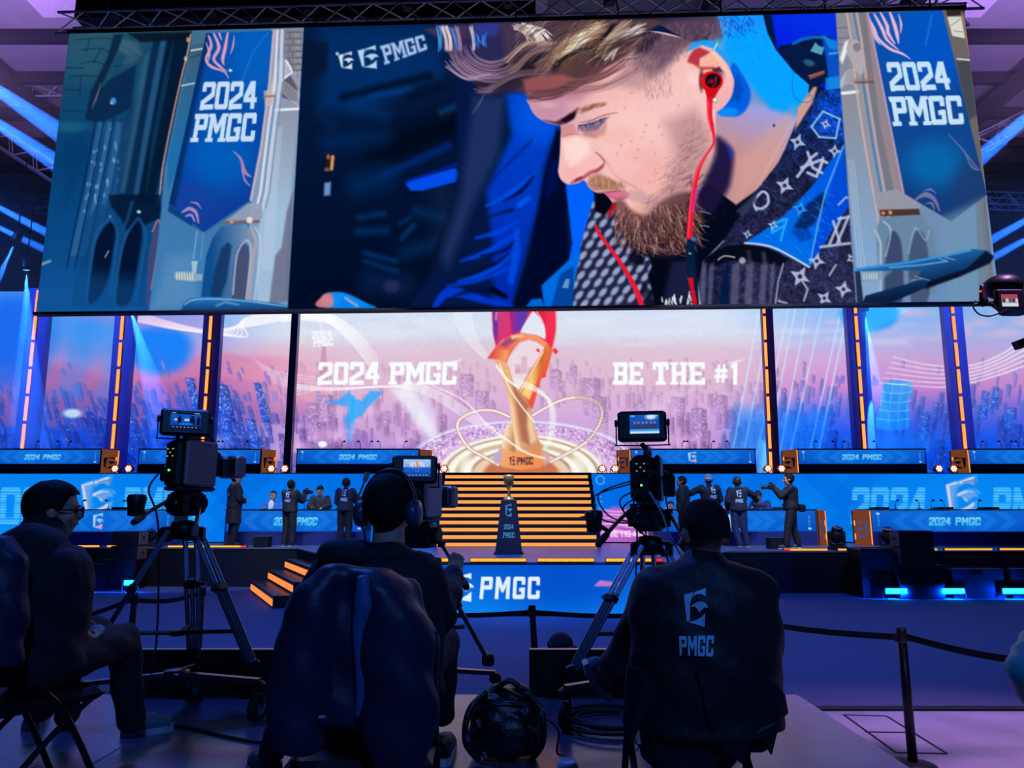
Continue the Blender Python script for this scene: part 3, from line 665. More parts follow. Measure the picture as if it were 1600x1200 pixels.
    # ---------------- head
    FACE = [(1068, 60), (1010, 48), (940, 60), (870, 110), (826, 152), (827, 164), (834, 178), (850, 190), (868, 195), (876, 198), (876, 216), (875, 240), (873, 260), (872, 268), (876, 280), (884, 287), (892, 288), (903, 286), (910, 282), (915, 284), (921, 294), (930, 300),
            (936, 302), (944, 302), (952, 310), (958, 318), (966, 330), (984, 350), (1040, 370), (1080, 330), (1112, 250), (1118, 180), (1110, 90)]
    P(FACE, ('g', (870, 150), (206, 150, 172), (1010, 230), (250, 196, 190)), 1, f=1.8, sm=4)
    cv.setclip(FACE, 1.8, 4)
    El(990, 210, 80, 70, (252, 204, 194), .8, 90); El(1050, 200, 60, 80, (244, 196, 196), .6, 60); El(1010, 270, 50, 40, (238, 170, 164), .6, 50)
    El(860, 172, 26, 14, (196, 140, 166), .7, 14); El(856, 164, 14, 5, (228, 178, 184), .6, 6)
    P([(826, 130), (900, 110), (990, 80), (960, 130), (905, 155), (860, 156)], (176, 110, 122), .55, f=18)
    P([(940, 110), (1010, 70), (1040, 110), (1000, 160), (950, 170), (905, 180)], (244, 190, 184), .7, f=30)
    # nose and its shading
    P([(876, 212), (900, 214), (930, 226), (938, 250), (945, 258), (940, 266), (912, 282), (890, 288), (876, 280), (872, 264)], (248, 190, 188), .9, f=8)
    P([(878, 222), (900, 212), (920, 220), (922, 240), (900, 256), (884, 250)], (255, 222, 216), .85, f=14)
    P([(878, 196), (896, 194), (902, 208), (880, 214), (876, 210)], (214, 140, 140), .9, f=6)
    Ln([(878, 214), (890, 210), (906, 210)], 1.6, (150, 90, 100), .5, f=2, sm=3)
    El(892, 270, 12, 12, (246, 178, 174), .7, 14); El(893, 257, 5, 5, (255, 224, 220), .6, 6)
    Ln([(893, 286), (902, 281), (912, 277), (922, 270), (934, 266), (942, 260)], (3, 6, 5, 6, 4), (176, 70, 84), .9, f=4, sm=4)
    Ln([(900, 282), (908, 278)], 4, (110, 40, 60), .8, f=3); Ln([(930, 268), (942, 258), (944, 252), (936, 242), (930, 238)], (2, 3, 2.5, 2, 1), (150, 66, 74), .8, f=2, sm=4)
    Ln([(934, 240), (948, 254), (960, 272), (976, 284), (996, 294)], (3, 3, 3, 3, 1), (206, 134, 136), .7, f=4, sm=4)
    El(975, 262, 26, 16, (250, 190, 190), .7, 16)
    # brow and eye
    P([(848, 188), (868, 190), (884, 182), (898, 172), (904, 168), (898, 184), (886, 192), (874, 196)], (70, 26, 46), .9, f=6)
    P([(876, 188), (890, 178), (900, 176), (896, 186), (884, 192)], (24, 8, 22), .95, f=5)
    P([(900, 176), (914, 164), (940, 160), (948, 164), (930, 168), (910, 178)], (186, 138, 112), .7, f=6)
    for _ in range(40):
        t = R(0, 1); x = 902+t*40; y = 174-t*12+R(-3, 4); Ln([(x, y), (x+R(4, 8), y-R(1, 4))], 1.1, (126, 84, 66), .6)
    Ln([(905, 192), (924, 188), (944, 180), (964, 176)], (1, 2, 2, 1), (120, 70, 80), .75, f=2, sm=4)
    Ln([(906, 194), (926, 192), (945, 185)], 3, (232, 190, 196), .8, f=2, sm=4)
    P([(904, 196), (920, 194), (936, 188), (952, 182), (944, 192), (934, 204), (918, 206), (908, 204)], (112, 92, 128), .85, f=4)
    P([(908, 204), (934, 204), (948, 192), (946, 210), (930, 216), (912, 212)], (178, 112, 112), .7, f=8)
    for _ in range(46):
        t = R(0, 1); x = 904+t*42; y = 196-t*12; Ln([(x, y), (x+R(-3, 4), y+R(5, 11)-t*3)], 1, (70, 56, 96) if R(0, 1) < .6 else (170, 160, 200), .7)
    Ln([(904, 196), (922, 194), (946, 184)], 1.6, (60, 34, 56), .8, sm=3)
    El(965, 212, 30, 14, (240, 184, 170), .5, 16)
    for x, y in ((987, 221), (1003, 215), (1019, 222), (997, 234), (1023, 240), (994, 247), (964, 240), (1014, 284), (987, 145), (1030, 198), (1006, 206), (1060, 165), (970, 227), (1034, 210), (1009, 196), (1024, 266), (976, 168)):
        El(x, y, 1.5, 1.5, (196, 120, 126), .6, 1.8)
    # mouth, moustache, beard
    P([(918, 286), (930, 272), (944, 274), (966, 286), (976, 292), (960, 298), (940, 298), (926, 298)], (176, 124, 96), .85, f=7, sm=3)
    for _ in range(130):
        t = R(0, 1); x = 920+t*56; y = 278+t*10+R(-5, 10); Ln([(x, y), (x+R(-2, 4), y+R(3, 6))], 1, [(150, 100, 66), (206, 160, 130), (116, 72, 54)][int(R(0, 3))], .5)
    P([(942, 302), (960, 298), (974, 298), (984, 304), (976, 312), (960, 312), (948, 308)], (206, 96, 140), .95, f=3, sm=3)
    El(962, 304, 8, 3, (236, 120, 150), .7, 4); Ln([(934, 301), (950, 300), (970, 298)], 1.6, (130, 60, 90), .8, f=1.6)
    P([(966, 300), (1000, 296), (1040, 320), (1030, 330), (990, 316)], (196, 150, 160), .6, f=10)
    P([(990, 318), (1010, 316), (1016, 326), (1000, 336), (984, 332)], (238, 180, 164), .9, f=8)
    P([(1040, 190), (1086, 170), (1108, 200), (1116, 260), (1090, 330), (1040, 350), (1006, 330), (1040, 296), (1056, 250)], (150, 104, 112), .5, f=34)
    cv.setclip()
    P([(1120, 214), (1136, 224), (1146, 240), (1144, 270), (1136, 300), (1110, 330), (1084, 336), (1092, 300), (1106, 270), (1118, 240)], (22, 16, 60), .95, f=14, sm=3)
    P([(1134, 224), (1146, 238), (1142, 250)], (20, 60, 190), .8, f=8)
    BEARD = [(958, 316), (972, 312), (990, 330), (1012, 334), (1040, 310), (1080, 300), (1096, 330), (1092, 360), (1064, 396), (1036, 402), (1010, 394), (988, 378), (968, 356), (960, 336)]
    P(BEARD, ('g', (1000, 320), (126, 84, 82), (1040, 390), (40, 22, 34)), .95, f=10, sm=4)
    for _ in range(620):
        x = R(962, 1092); y = R(314, 384)
        if y < 318+max(0, (x-1040)*-.1) or (985 < x < 1016 and y < 336) or y > 400-abs(x-1030)*.42: continue
        L = R(8, 20); dx = (x-1010)*.12+R(-5, 5)
        c = [(176, 128, 112), (120, 66, 52), (70, 36, 36), (44, 24, 34), (206, 164, 150)][int(R(0, 5))]
        Ln([(x, y), (x+dx*.5, y+L*.6), (x+dx+R(-3, 6), y+L)], (1.6, 1.2, .6), c, .6, sm=3)
    for _ in range(260):
        t = R(0, 1); x = 1110-t*70+R(-34, 6); y = 200+t*130+R(-20, 20)
        Ln([(x, y), (x+R(-12, -3), y+R(2, 9))], 1.0, (126, 88, 96), .33)
    for _ in range(120):
        x = R(1070, 1130); y = R(270, 340); Ln([(x, y), (x+R(-10, 3), y+R(3, 9))], 1.1, (40, 24, 50), .6)
    for _ in range(14):
        x = R(990, 1070); y = R(370, 396); Ln([(x, y), (x+R(4, 16), y+R(4, 10)), (x+R(16, 30), y+R(6, 12))], .9, (190, 150, 140), .6, sm=3)
    for pts in ([(1095, 330), (1110, 334)], [(1094, 352), (1108, 354)]): Ln(pts, 1.4, (150, 170, 190), .8)
    # cropped side of the head and ear
    cv.setclip(FACE+[(1130, 60), (1120, 20), (1000, 20)], 2)
    P([(1000, 34), (1130, 20), (1130, 60), (1090, 66), (1060, 84), (1036, 110), (1016, 120), (990, 100)], (92, 66, 88), .9, f=22)
    P([(1000, 30), (1040, 30), (1030, 60), (1008, 84), (990, 90)], (40, 32, 50), .9, f=14)
    P([(985, 80), (1030, 90), (1024, 120), (1000, 140), (960, 134)], (168, 128, 136), .6, f=20)
    for _ in range(420):
        t = R(0, 1); x = 985+t*135+R(-10, 10); y = 34+R(0, 80)*(1-t*.5)
        Ln([(x, y), (x+R(-7, 3), y+R(4, 10))], 1.1, [(60, 44, 60), (100, 76, 90), (160, 130, 136)][int(R(0, 3))], .36)
    for _ in range(160):
        x = R(1005, 1050); y = R(100, 150); Ln([(x, y), (x+R(-4, 3), y+R(4, 9))], 1, (150, 116, 126), .35)
    cv.setclip()
    EAR = [(1074, 84), (1082, 72), (1096, 68), (1112, 72), (1124, 84), (1136, 100), (1144, 116), (1147, 130), (1143, 150), (1132, 166), (1120, 174), (1112, 170), (1110, 150), (1090, 130), (1078, 104)]
    P(EAR, ('g', (1080, 90), (250, 190, 176), (1130, 160), (244, 178, 180)), 1, f=2, sm=4)
    P([(1072, 82), (1082, 66), (1100, 62), (1116, 64), (1126, 78), (1140, 96), (1142, 104), (1130, 92), (1114, 76), (1096, 71)], (30, 160, 250), .95, f=3)
    P([(1075, 92), (1084, 78), (1098, 74), (1110, 80), (1104, 86), (1094, 92), (1092, 104), (1084, 100), (1076, 98)], (176, 40, 60), .9, f=4, sm=3)
    P([(1078, 96), (1092, 104), (1110, 104), (1120, 100), (1116, 108), (1096, 110)], (200, 70, 60), .9, f=5)
    P([(1094, 92), (1112, 82), (1124, 96), (1120, 106), (1100, 100)], (248, 182, 160), .9, f=5)
    Ln([(1098, 74), (1114, 82), (1128, 98), (1138, 116), (1139, 132)], 4, (255, 205, 190), .8, f=4, sm=4)
    P([(1112, 108), (1124, 104), (1130, 112), (1126, 122), (1116, 116)], (60, 30, 50), .9, f=3); P([(1122, 112), (1132, 112), (1132, 124)], (150, 140, 160), .8, f=3)
    El(1086, 122, 12, 12, (255, 214, 214), .7, 10)
    El(1096, 126, 4, 16, (60, 16, 30), .8, 3)
    El(1112, 127, 18, 16, (222, 20, 30), 1, 1.6); P([(1100, 136), (1126, 136), (1118, 150), (1114, 160), (1105, 160), (1104, 150)], (212, 10, 24), 1, f=2)
    El(1114, 126, 12.5, 11.5, (26, 10, 26), 1, 1.6); Ln([(1106, 130), (1112, 124), (1112, 130), (1120, 120), (1118, 130), (1113, 136)], 1.6, (190, 30, 44), .9)
    P([(1118, 62), (1126, 62), (1127, 68), (1114, 82), (1111, 80), (1118, 70)], (60, 160, 200), 1, f=1.4); Ln([(1121, 68), (1113, 81)], 2, (226, 236, 236), .9)
    # cables
    Ln([(1109, 156), (1109, 180), (1112, 196), (1115, 212), (1114, 226), (1102, 244), (1092, 264), (1085, 292), (1080, 330), (1077, 372)], (9, 8, 7, 4, 3.5, 4, 6, 8, 9, 9), (236, 22, 50), 1, f=1.5, sm=6)
    Ln([(1107, 160), (1107, 184), (1113, 212), (1112, 226), (1100, 246), (1090, 266), (1083, 292), (1078, 330), (1075, 370)], 1.6, (255, 120, 130), .7, f=1.5, sm=6)
    Ln([(1088, 296), (1086, 312), (1083, 330)], 4, (190, 60, 200), .7, f=3)
    P([(1073, 374), (1086, 372), (1085, 434), (1073, 434)], (6, 30, 62), 1, f=1.6); El(1084, 374, 4, 2.5, (40, 130, 220), 1, 2); El(1078, 396, 2, 1.4, (190, 200, 210), .9)
    P([(1074, 434), (1083, 434), (1084, 450), (1089, 470), (1089, 480), (1083, 480), (1080, 458)], (210, 14, 36), 1, f=1.5)
    Ln([(960, 320), (954, 330), (952, 336)], 7, (180, 10, 30), .9, f=3); Ln([(931, 352), (934, 362), (950, 384), (968, 408), (984, 434), (996, 458), (1004, 482)], (3, 5, 5.5, 6, 7, 8, 8), (236, 24, 50), 1, f=1.5, sm=5)
    El(1118, 157, 4.5, 4.5, (170, 176, 176), 1, 1.5); El(1117, 156, 2.6, 2.6, (250, 252, 250), 1, 1.4)
    # hair
    HAIR = [(690, 40), (1018, 30), (1006, 50), (998, 66), (980, 86), (940, 110), (900, 136), (870, 142), (836, 150), (826, 156), (824, 148), (800, 142), (772, 146), (752, 148), (748, 136), (726, 118), (710, 100), (700, 82), (692, 78), (684, 60)]
    P(HAIR, ('g', (760, 60), (60, 48, 82), (900, 110), (84, 58, 62)), 1, f=7, sm=3)
    P([(740, 120), (800, 90), (850, 76), (880, 80), (880, 104), (830, 120), (790, 144), (748, 142)], (34, 26, 40), .95, f=16)
    P([(720, 60), (784, 50), (790, 90), (760, 100), (726, 90)], (36, 36, 84), .8, f=16); P([(742, 36), (780, 36), (776, 56), (744, 60)], (40, 56, 150), .8, f=10)
    P([(740, 110), (800, 112), (826, 128), (800, 146), (752, 146)], (44, 34, 60), .7, f=14)
    P([(816, 124), (840, 118), (880, 116), (900, 124), (870, 138), (824, 150)], (176, 94, 92), .7, f=10)
    def hair(x0, y0, x1, y1, bend, c, w=1.6, a=.7, n=1, sp=4):
        for _ in range(n):
            ax, ay, bx, by = x0+R(-sp, sp), y0+R(-sp, sp), x1+R(-sp, sp), y1+R(-sp, sp)
            mx, my = (ax+bx)/2-(by-ay)*bend, (ay+by)/2+(bx-ax)*bend
            j = R(-22, 22); cc = tuple(min(255, max(0, q+j)) for q in c)
            Ln([(ax, ay), (mx, my), (bx, by)], (w*.6, w, w*.4), cc, a, f=1.2, sm=5)
    for k in range(70):   # curled fringe, sweeping round to the right
        r = R(30, 66); a0 = R(2.3, 3.1); a1 = R(.6, 1.6)
        pts = [(768+r*1.05*math.cos(a0+(a1-a0)*t/6), 66+r*.95*math.sin(a0+(a1-a0)*t/6)) for t in range(7)]
        Ln(pts, (1, 2, .8), [(150, 120, 150), (110, 84, 120), (60, 44, 84), (186, 150, 166)][int(R(0, 4))], .6, sm=3)
    for x, c, n in ((690, (200, 190, 210), 9), (684, (40, 150, 240), 4), (697, (214, 196, 200), 10), (706, (60, 120, 220), 5), (713, (150, 120, 150), 8), (735, (190, 180, 200), 9)):
        hair(x, 42, x+R(2, 8), 78, -.05, c, 2.4, .8, n, 3)
    for _ in range(6): hair(R(740, 770), 54, R(748, 768), 72, .1, (50, 130, 240), 3, .7)
    hair(820, 42, 846, 70, -.15, (236, 226, 226), 2.6, .8, 22, 7); hair(806, 42, 830, 62, -.15, (206, 180, 176), 2.2, .8, 14, 6); hair(826, 44, 858, 60, -.15, (240, 234, 232), 2.2, .8, 12, 5)
    hair(800, 110, 880, 70, -.14, (130, 100, 104), 1.6, .6, 30, 8); hair(760, 142, 860, 112, -.1, (100, 74, 90), 1.4, .55, 26, 6); hair(790, 96, 872, 70, -.2, (186, 150, 134), 1.6, .6, 12, 5)
    hair(846, 112, 940, 40, -.12, (120, 88, 84), 2, .7, 50, 12); hair(872, 92, 942, 42, -.1, (176, 142, 116), 2, .7, 40, 9); hair(884, 84, 936, 40, -.1, (226, 212, 180), 2.4, .8, 16, 6); hair(898, 80, 940, 60, -.12, (240, 236, 226), 2.6, .85, 9, 3)
    hair(880, 106, 966, 48, -.06, (96, 66, 62), 2.2, .7, 40, 9); hair(936, 84, 980, 38, -.08, (176, 150, 134), 2.2, .7, 34, 8); hair(950, 88, 1004, 42, -.1, (206, 196, 200), 2.2, .75, 26, 7); hair(930, 96, 990, 60, -.1, (70, 48, 48), 2.2, .6, 30, 8)
    hair(872, 100, 930, 76, -.1, (36, 24, 26), 2.6, .7, 12, 4); hair(940, 60, 960, 40, .05, (30, 22, 30), 3, .7, 8, 4)
    hair(830, 148, 940, 104, .12, (110, 66, 70), 1.3, .6, 26, 7); hair(826, 156, 900, 136, .1, (90, 50, 66), 1, .6, 12, 4); hair(880, 140, 1000, 106, .1, (150, 104, 108), 1.4, .35, 24, 9); hair(900, 128, 980, 96, .08, (120, 76, 78), 1.6, .5, 26, 8)
    for _ in range(130):
        x = R(800, 985); y = 44+R(0, 60); hair(x, y, x+R(20, 46), y-R(10, 30), -.1, [(70, 48, 50), (104, 76, 72), (150, 118, 100), (48, 34, 42), (190, 160, 134)][int(R(0, 5))], 1.8, .5, 1, 2)
    hair(746, 140, 772, 138, .1, (120, 96, 130), 1.4, .6, 14, 6); hair(700, 100, 762, 118, .2, (160, 130, 160), 1.6, .6, 16, 6); hair(736, 176, 756, 148, .05, (110, 120, 150), 1, .6, 3, 3)
    cv.setclip()
    # ---------------- right hall
    RH = [(1305, 10), (1520, 0), (1575, 500), (1340, 500), (1330, 380), (1322, 250), (1312, 120)]
    P(RH, ('g', (1330, 60), (140, 138, 150), (1360, 420), (104, 140, 184)), 1, f=2)
    cv.setclip(RH, 2)
    for y in (44, 60, 70): Ln([(1304, y), (1326, y-1)], 1.6, (104, 100, 110), .8)
    Ln([(1314, 146), (1342, 143)], 5, (236, 240, 244), .95, f=2)
    P([(1314, 150), (1346, 148), (1370, 330), (1378, 480), (1344, 490), (1326, 300)], ('g', (1330, 150), (140, 142, 154), (1350, 400), (130, 166, 206)), 1, f=3)
    for k in range(3): Ln([(1326+k*4, 250), (1334+k*4, 340), (1342+k*5, 420)], 1.6, (190, 210, 230), .5, f=2)
    for k in range(7): Ln([(1312, 130+k*2), (1322, 112+k*3), (1336, 108+k*4)], 1.5, (200, 200, 206), .7, sm=3)
    P([(1312, 92), (1320, 66), (1326, 62), (1324, 80), (1316, 100)], (240, 250, 255), .9, f=4)
    for d, c, w in ((0, (206, 176, 170), 3), (6, (150, 148, 160), 8), (11, (40, 120, 180), 2), (16, (206, 170, 160), 3), (24, (118, 116, 128), 12)):
        Ln([(1321+d, 10), (1330+d, 60), (1338+d*1.1, 140), (1352+d*1.1, 230), (1370+d*1.1, 330), (1374+d, 360)], w, c, .9, f=2)
    P([(1322, 76), (1336, 62), (1344, 70), (1350, 100), (1346, 118), (1336, 108)], (176, 168, 172), 1, f=2, sm=3); El(1339, 74, 6, 7, (122, 120, 134), .9, 2)
    for y, c in ((125, (176, 110, 80)), (129, (96, 64, 56))): Ln([(1336, y), (1364, y-1)], 3, c, .8, f=2)
    P([(1352, 20), (1360, 20), (1372, 110), (1396, 230), (1412, 310), (1398, 300), (1376, 200)], (150, 132, 140), .95, f=2)
    P([(1470, 10), (1512, 10), (1524, 90), (1530, 200), (1556, 480), (1530, 480), (1524, 300), (1500, 180)], (106, 100, 100), 1, f=2)
    P([(1480, 26), (1502, 26), (1508, 60), (1488, 56)], (214, 214, 206), 1, f=2); Ln([(1486, 40), (1500, 30)], 1.2, (130, 130, 130)); Ln([(1490, 48), (1504, 50)], 1.2, (130, 130, 130)); P([(1478, 14), (1512, 12), (1512, 22), (1480, 26)], (40, 30, 34), .9, f=2)
    Ln([(1503, 20), (1510, 58), (1518, 100), (1530, 190), (1536, 240)], 3, (166, 110, 84), .9, f=2); Ln([(1508, 18), (1516, 70), (1530, 180)], 3, (44, 36, 44), .9, f=2)
    P([(1494, 96), (1516, 94), (1526, 180), (1512, 190)], (58, 66, 78), .8, f=6); Ln([(1496, 92), (1518, 94)], 2.4, (230, 230, 226), .9)
    B = [(1356, 20), (1472, 15), (1488, 80), (1512, 180), (1542, 304), (1486, 346), (1412, 302), (1388, 180), (1370, 90)]
    P(B, ('g', (1420, 20), (8, 82, 182), (1490, 330), (20, 58, 116)), 1, f=1.4)
    cv.setclip(B, 1.4)
    El(1460, 70, 50, 60, (0, 84, 200), .8, 60); El(1460, 255, 46, 36, (6, 106, 176), .85, 50); El(1520, 290, 30, 40, (30, 60, 110), .7, 30); Ln([(1456, 24), (1446, 70)], 2, (80, 150, 225), .5, f=4)
    for pts, w in (([(1356, 26), (1366, 46), (1372, 60), (1390, 76), (1410, 84), (1422, 92)], (3, 6, 5, 5, 4, 1)), ([(1366, 22), (1378, 44), (1386, 62), (1404, 78)], (3, 6, 5, 1)), ([(1360, 40), (1368, 60), (1376, 70)], (1, 4, 1)), ([(1376, 20), (1386, 40), (1388, 52), (1398, 68)], (3, 6, 6, 2)),
                   ([(1390, 18), (1398, 40), (1402, 56), (1404, 68)], (3, 7, 6, 1)), ([(1404, 22), (1408, 38), (1407, 52)], (1, 4, 1))):
        Ln(pts, w, (206, 158, 200), .95, f=1.6, sm=6); Ln(pts, [q*.4 for q in w], (250, 220, 226), .7, f=1.4, sm=6)
    for pts, w in (([(1430, 312), (1446, 304), (1460, 312), (1468, 330)], (2, 8, 6, 2)), ([(1446, 318), (1456, 318), (1460, 330)], (1, 4, 1)), ([(1444, 298), (1454, 296), (1462, 302)], (1, 3, 1)), ([(1482, 210), (1506, 236), (1526, 262)], (1, 2, 2)), ([(1508, 240), (1520, 262), (1536, 266)], (1, 3, 1))):
        Ln(pts, w, (146, 130, 170), .75, f=2, sm=6)
    cv.setclip()
    Ln([(1356, 20), (1370, 90), (1388, 180), (1412, 302)], 3, (196, 160, 190), .8, f=1.6)
    put(cv, text_polys('2024', (1384, 97), (1477, 96), (1392, 142), (1488, 140), .08), (196, 226, 246))
    put(cv, text_polys('PMGC', (1389, 151), (1501, 149), (1397, 197), (1507, 194), .1), (196, 226, 246))
    cv.setclip(RH, 2)
    P([(1366, 302), (1400, 296), (1418, 306), (1440, 322), (1434, 330), (1376, 330), (1368, 316)], (150, 150, 164), .95, f=2); P([(1374, 328), (1436, 326), (1438, 336), (1376, 338)], (74, 44, 44), .95, f=2); El(1380, 333, 3, 3, (236, 130, 80), .9, 2); El(1391, 332, 3, 3, (236, 150, 100), .9, 2)
    P([(1376, 340), (1440, 336), (1456, 358), (1464, 392), (1464, 460), (1376, 470), (1368, 362)], (104, 134, 164), 1, f=3)
    P([(1392, 362), (1404, 368), (1410, 396), (1410, 470), (1384, 474), (1384, 396)], (54, 70, 104), .95, f=4, sm=3); P([(1432, 360), (1446, 372), (1452, 420), (1450, 470), (1424, 474), (1420, 396)], (62, 80, 116), .9, f=4, sm=3)
    Ln([(1368, 360), (1376, 380), (1376, 470)], 4, (180, 190, 206), .8, f=2); Ln([(1384, 400), (1392, 360), (1380, 346)], 2.4, (196, 206, 216), .7, f=2, sm=3); Ln([(1420, 396), (1430, 356), (1446, 376), (1452, 360)], 2.4, (150, 176, 200), .7, f=2, sm=3)
    P([(1470, 340), (1536, 310), (1556, 480), (1480, 480)], (110, 150, 180), .6, f=20)
    P([(1347, 424), (1396, 422), (1376, 438), (1346, 440)], (120, 150, 176), .6, f=3)
    for x in range(1350, 1374, 4): Ln([(x, 427), (x, 436)], 1.5, (226, 226, 206), .8)
    P([(1334, 420), (1480, 398), (1520, 389), (1545, 392), (1553, 401), (1548, 410), (1500, 432), (1440, 452), (1396, 472), (1346, 478), (1352, 462), (1380, 454), (1430, 440), (1440, 422), (1340, 424)], ('g', (1440, 396), (30, 110, 184), (1452, 450), (8, 30, 66)), 1, f=2)
    P([(1540, 392), (1553, 401), (1546, 412), (1500, 432), (1446, 452), (1450, 440), (1510, 420)], (8, 14, 36), .9, f=5)
    Ln([(1334, 421), (1420, 410), (1480, 399), (1516, 391)], 3.5, (60, 150, 220), .9, f=2); Ln([(1390, 418), (1440, 414), (1480, 408)], 2.4, (130, 190, 225), .7, f=2)
    for pts in ([(1468, 404), (1480, 408)], [(1476, 402), (1492, 406)], [(1430, 432), (1452, 438)], [(1424, 438), (1440, 436)]): Ln(pts, 2, (150, 176, 206), .6)
    P([(1336, 424), (1344, 424), (1350, 480), (1340, 480)], (24, 32, 60), .9, f=2)
    cv.setclip()
    cv.noise(40, 0, 1575, 500, 1.5, .022, 9)
    return cv
def ramp(y, stops):
    ys = [q[0] for q in stops]
    return np.stack([np.interp(y, ys, [q[1][k] for q in stops]) for k in range(3)], -1)
def paint_back():
    """The city panorama with the trophy on the LED wall behind the upper tier."""
    cv = Canvas(-110, 420, 1710, 770, 1.0); P = cv.poly; Ln = cv.line; El = cv.ell
    rng = np.random.default_rng(11); R = lambda a, b: float(rng.uniform(a, b))
    X = np.arange(cv.w)[None, :]+cv.x0; Y = (np.arange(cv.h)+cv.y0)
    mid = ramp(Y, [(470, (190, 208, 240)), (520, (204, 212, 234)), (545, (206, 180, 200)), (590, (206, 160, 190)), (640, (196, 150, 206)), (740, (160, 120, 196))])
    lef = ramp(Y, [(470, (70, 140, 240)), (520, (110, 146, 236)), (560, (180, 130, 190)), (600, (176, 104, 168)), (630, (110, 84, 186)), (680, (20, 74, 200)), (740, (8, 56, 180))])
    rig = ramp(Y, [(470, (110, 170, 244)), (520, (150, 170, 236)), (560, (190, 150, 206)), (610, (190, 120, 196)), (650, (120, 100, 210)), (690, (16, 84, 216)), (740, (6, 64, 200))])
    ss = lambda t: t*t*(3-2*t)
    wl = ss(np.clip((470-X)/200, 0, 1))[..., None]; wr = ss(np.clip((X-1100)/220, 0, 1))[..., None]
    cv.img[:] = (mid[:, None]*(1-wl-wr)+lef[:, None]*wl+rig[:, None]*wr)/255.
    for _ in range(60):   # streaky cloud
        x, y = R(440, 1400), R(484, 545); Ln([(x, y), (x+R(40, 120), y+R(-6, 6))], R(2, 8), (235, 238, 246) if R(0, 1) < .6 else (170, 180, 206), .16, f=9)
    for _ in range(16):
        x, y = R(1260, 1660), R(480, 540); El(x, y, R(10, 30), R(3, 7), (230, 180, 206), .4, 10)
    # distant hills at left
    P([(-110, 600), (40, 578), (110, 568), (180, 592), (260, 572), (330, 552), (380, 556), (470, 570), (470, 660), (-110, 660)], (186, 100, 140), .6, f=14, sm=5)
    P([(-110, 590), (60, 576), (120, 582), (200, 600), (300, 590), (420, 600), (470, 660), (-110, 660)], (150, 84, 160), .5, f=10, sm=5)
    El(450, 590, 80, 40, (226, 140, 170), .5, 50); El(-40, 540, 120, 60, (40, 110, 236), .5, 60); El(250, 545, 50, 40, (10, 110, 245), .9, 22); El(150, 520, 60, 50, (20, 130, 250), .5, 50); El(20, 520, 60, 60, (10, 90, 236), .8, 60)
    # city, far to near
    def bld(x, y, w, h, lean, top, bot, win, a=.9):
        t = lean*h
        P([(x, y), (x+t, y-h), (x+t+w*.65, y-h+R(-2, 2)), (x+w*.65, y)], ('g', (x, y-h), top, (x, y), bot), a, f=1.4)
        P([(x+w*.65, y), (x+t+w*.65, y-h), (x+t+w, y-h+2), (x+w, y)], ('g', (x, y-h), tuple(q*.78 for q in top), (x, y), tuple(q*.8 for q in bot)), a, f=1.4)
        for _ in range(int(w*h/win) if win else 0):
            q = R(.05, .95); u = R(.1, .9)
            El(x+t*q+w*u, y-h*q, .8, .7, (250, 226, 250), R(.3, .8), 1.2)
    lst = []
    for _ in range(1500): lst.append((R(-110, 1710), 572+198*R(0, 1)**1.15))
    lst.sort(key=lambda q: q[1])
    for x, y in lst:
        d = (y-572)/198
        if 690 < x < 940 and y > 650: continue
        lw = max(0, min(1, (520-x)/160)); rw = max(0, min(1, (x-1080)/220))
        if y < 606 and lw > .5 and R(0, 1) < .7: continue
        c0 = np.array([176, 130, 180])*(1-lw-rw)+np.array([104, 110, 206])*lw+np.array([120, 120, 214])*rw
        c1 = np.array([104, 70, 140])*(1-lw-rw)+np.array([4, 36, 130])*lw+np.array([6, 50, 160])*rw
        hz = np.array([214, 170, 200])*(1-lw-rw)+np.array([150, 110, 200])*lw+np.array([180, 130, 210])*rw
        top = c0*(1-d)+c1*d; top = tuple(top*(1-.45*(1-d))+hz*.45*(1-d)+R(-18, 12)); bot = tuple(np.array(top)*.6+np.array([170, 120, 200])*.4*(1-lw-rw)+np.array([20, 90, 230])*.4*(lw+rw))
        if d < .4: bot = tuple(np.array(bot)*(d/.4)+hz*(1-d/.4))
        if y < 600 and rw > .4 and R(0, 1) < .6: continue
        lean = -.26*lw+.12*rw
        h = R(5, 14)+d*R(10, 44); w = R(2.5, 6)+d*R(3, 14)
        if R(0, 1) < .07: h *= 1.6
        bld(x, y, w, h, lean, top, bot, 75 if d > .35 else 0, .9 if lw+rw > .5 else .75)
    for x, y, w, h in ((345, 660, 24, 60), (300, 640, 15, 50), (410, 660, 12, 62), (392, 700, 17, 46), (350, 690, 18, 44), (205, 690, 12, 40), (180, 720, 18, 46)): bld(x, y, w, h, -.22, (50, 80, 190), (16, 70, 200), 14, .9)
    for x, y, w, h in ((560+300, 612, 18, 34), (910, 640, 28, 50), (925, 655, 22, 36), (890, 600, 12, 30), (1048, 650, 22, 30), (1080, 690, 24, 52), (1110, 650, 24, 34), (990, 660, 20, 30), (720, 620, 20, 36), (742, 640, 22, 30), (480, 690, 22, 60), (497, 660, 24, 44)): bld(x, y, w, h, 0, (126, 92, 160), (176, 130, 200), 14, .75)
    for x, y, w, h in ((1530, 655, 12, 44), (1548, 640, 10, 36), (1570, 670, 16, 34), (1600, 690, 16, 50), (1435, 690, 14, 46)): bld(x, y, w, h, .1, (60, 90, 200), (20, 90, 220), 14, .85)
    P([(530, 700), (560, 680), (640, 690), (700, 720), (560, 760)], (120, 90, 200), .5, f=20); P([(180, 740), (330, 700), (420, 720), (460, 750), (160, 770)], (30, 60, 190), .5, f=30)
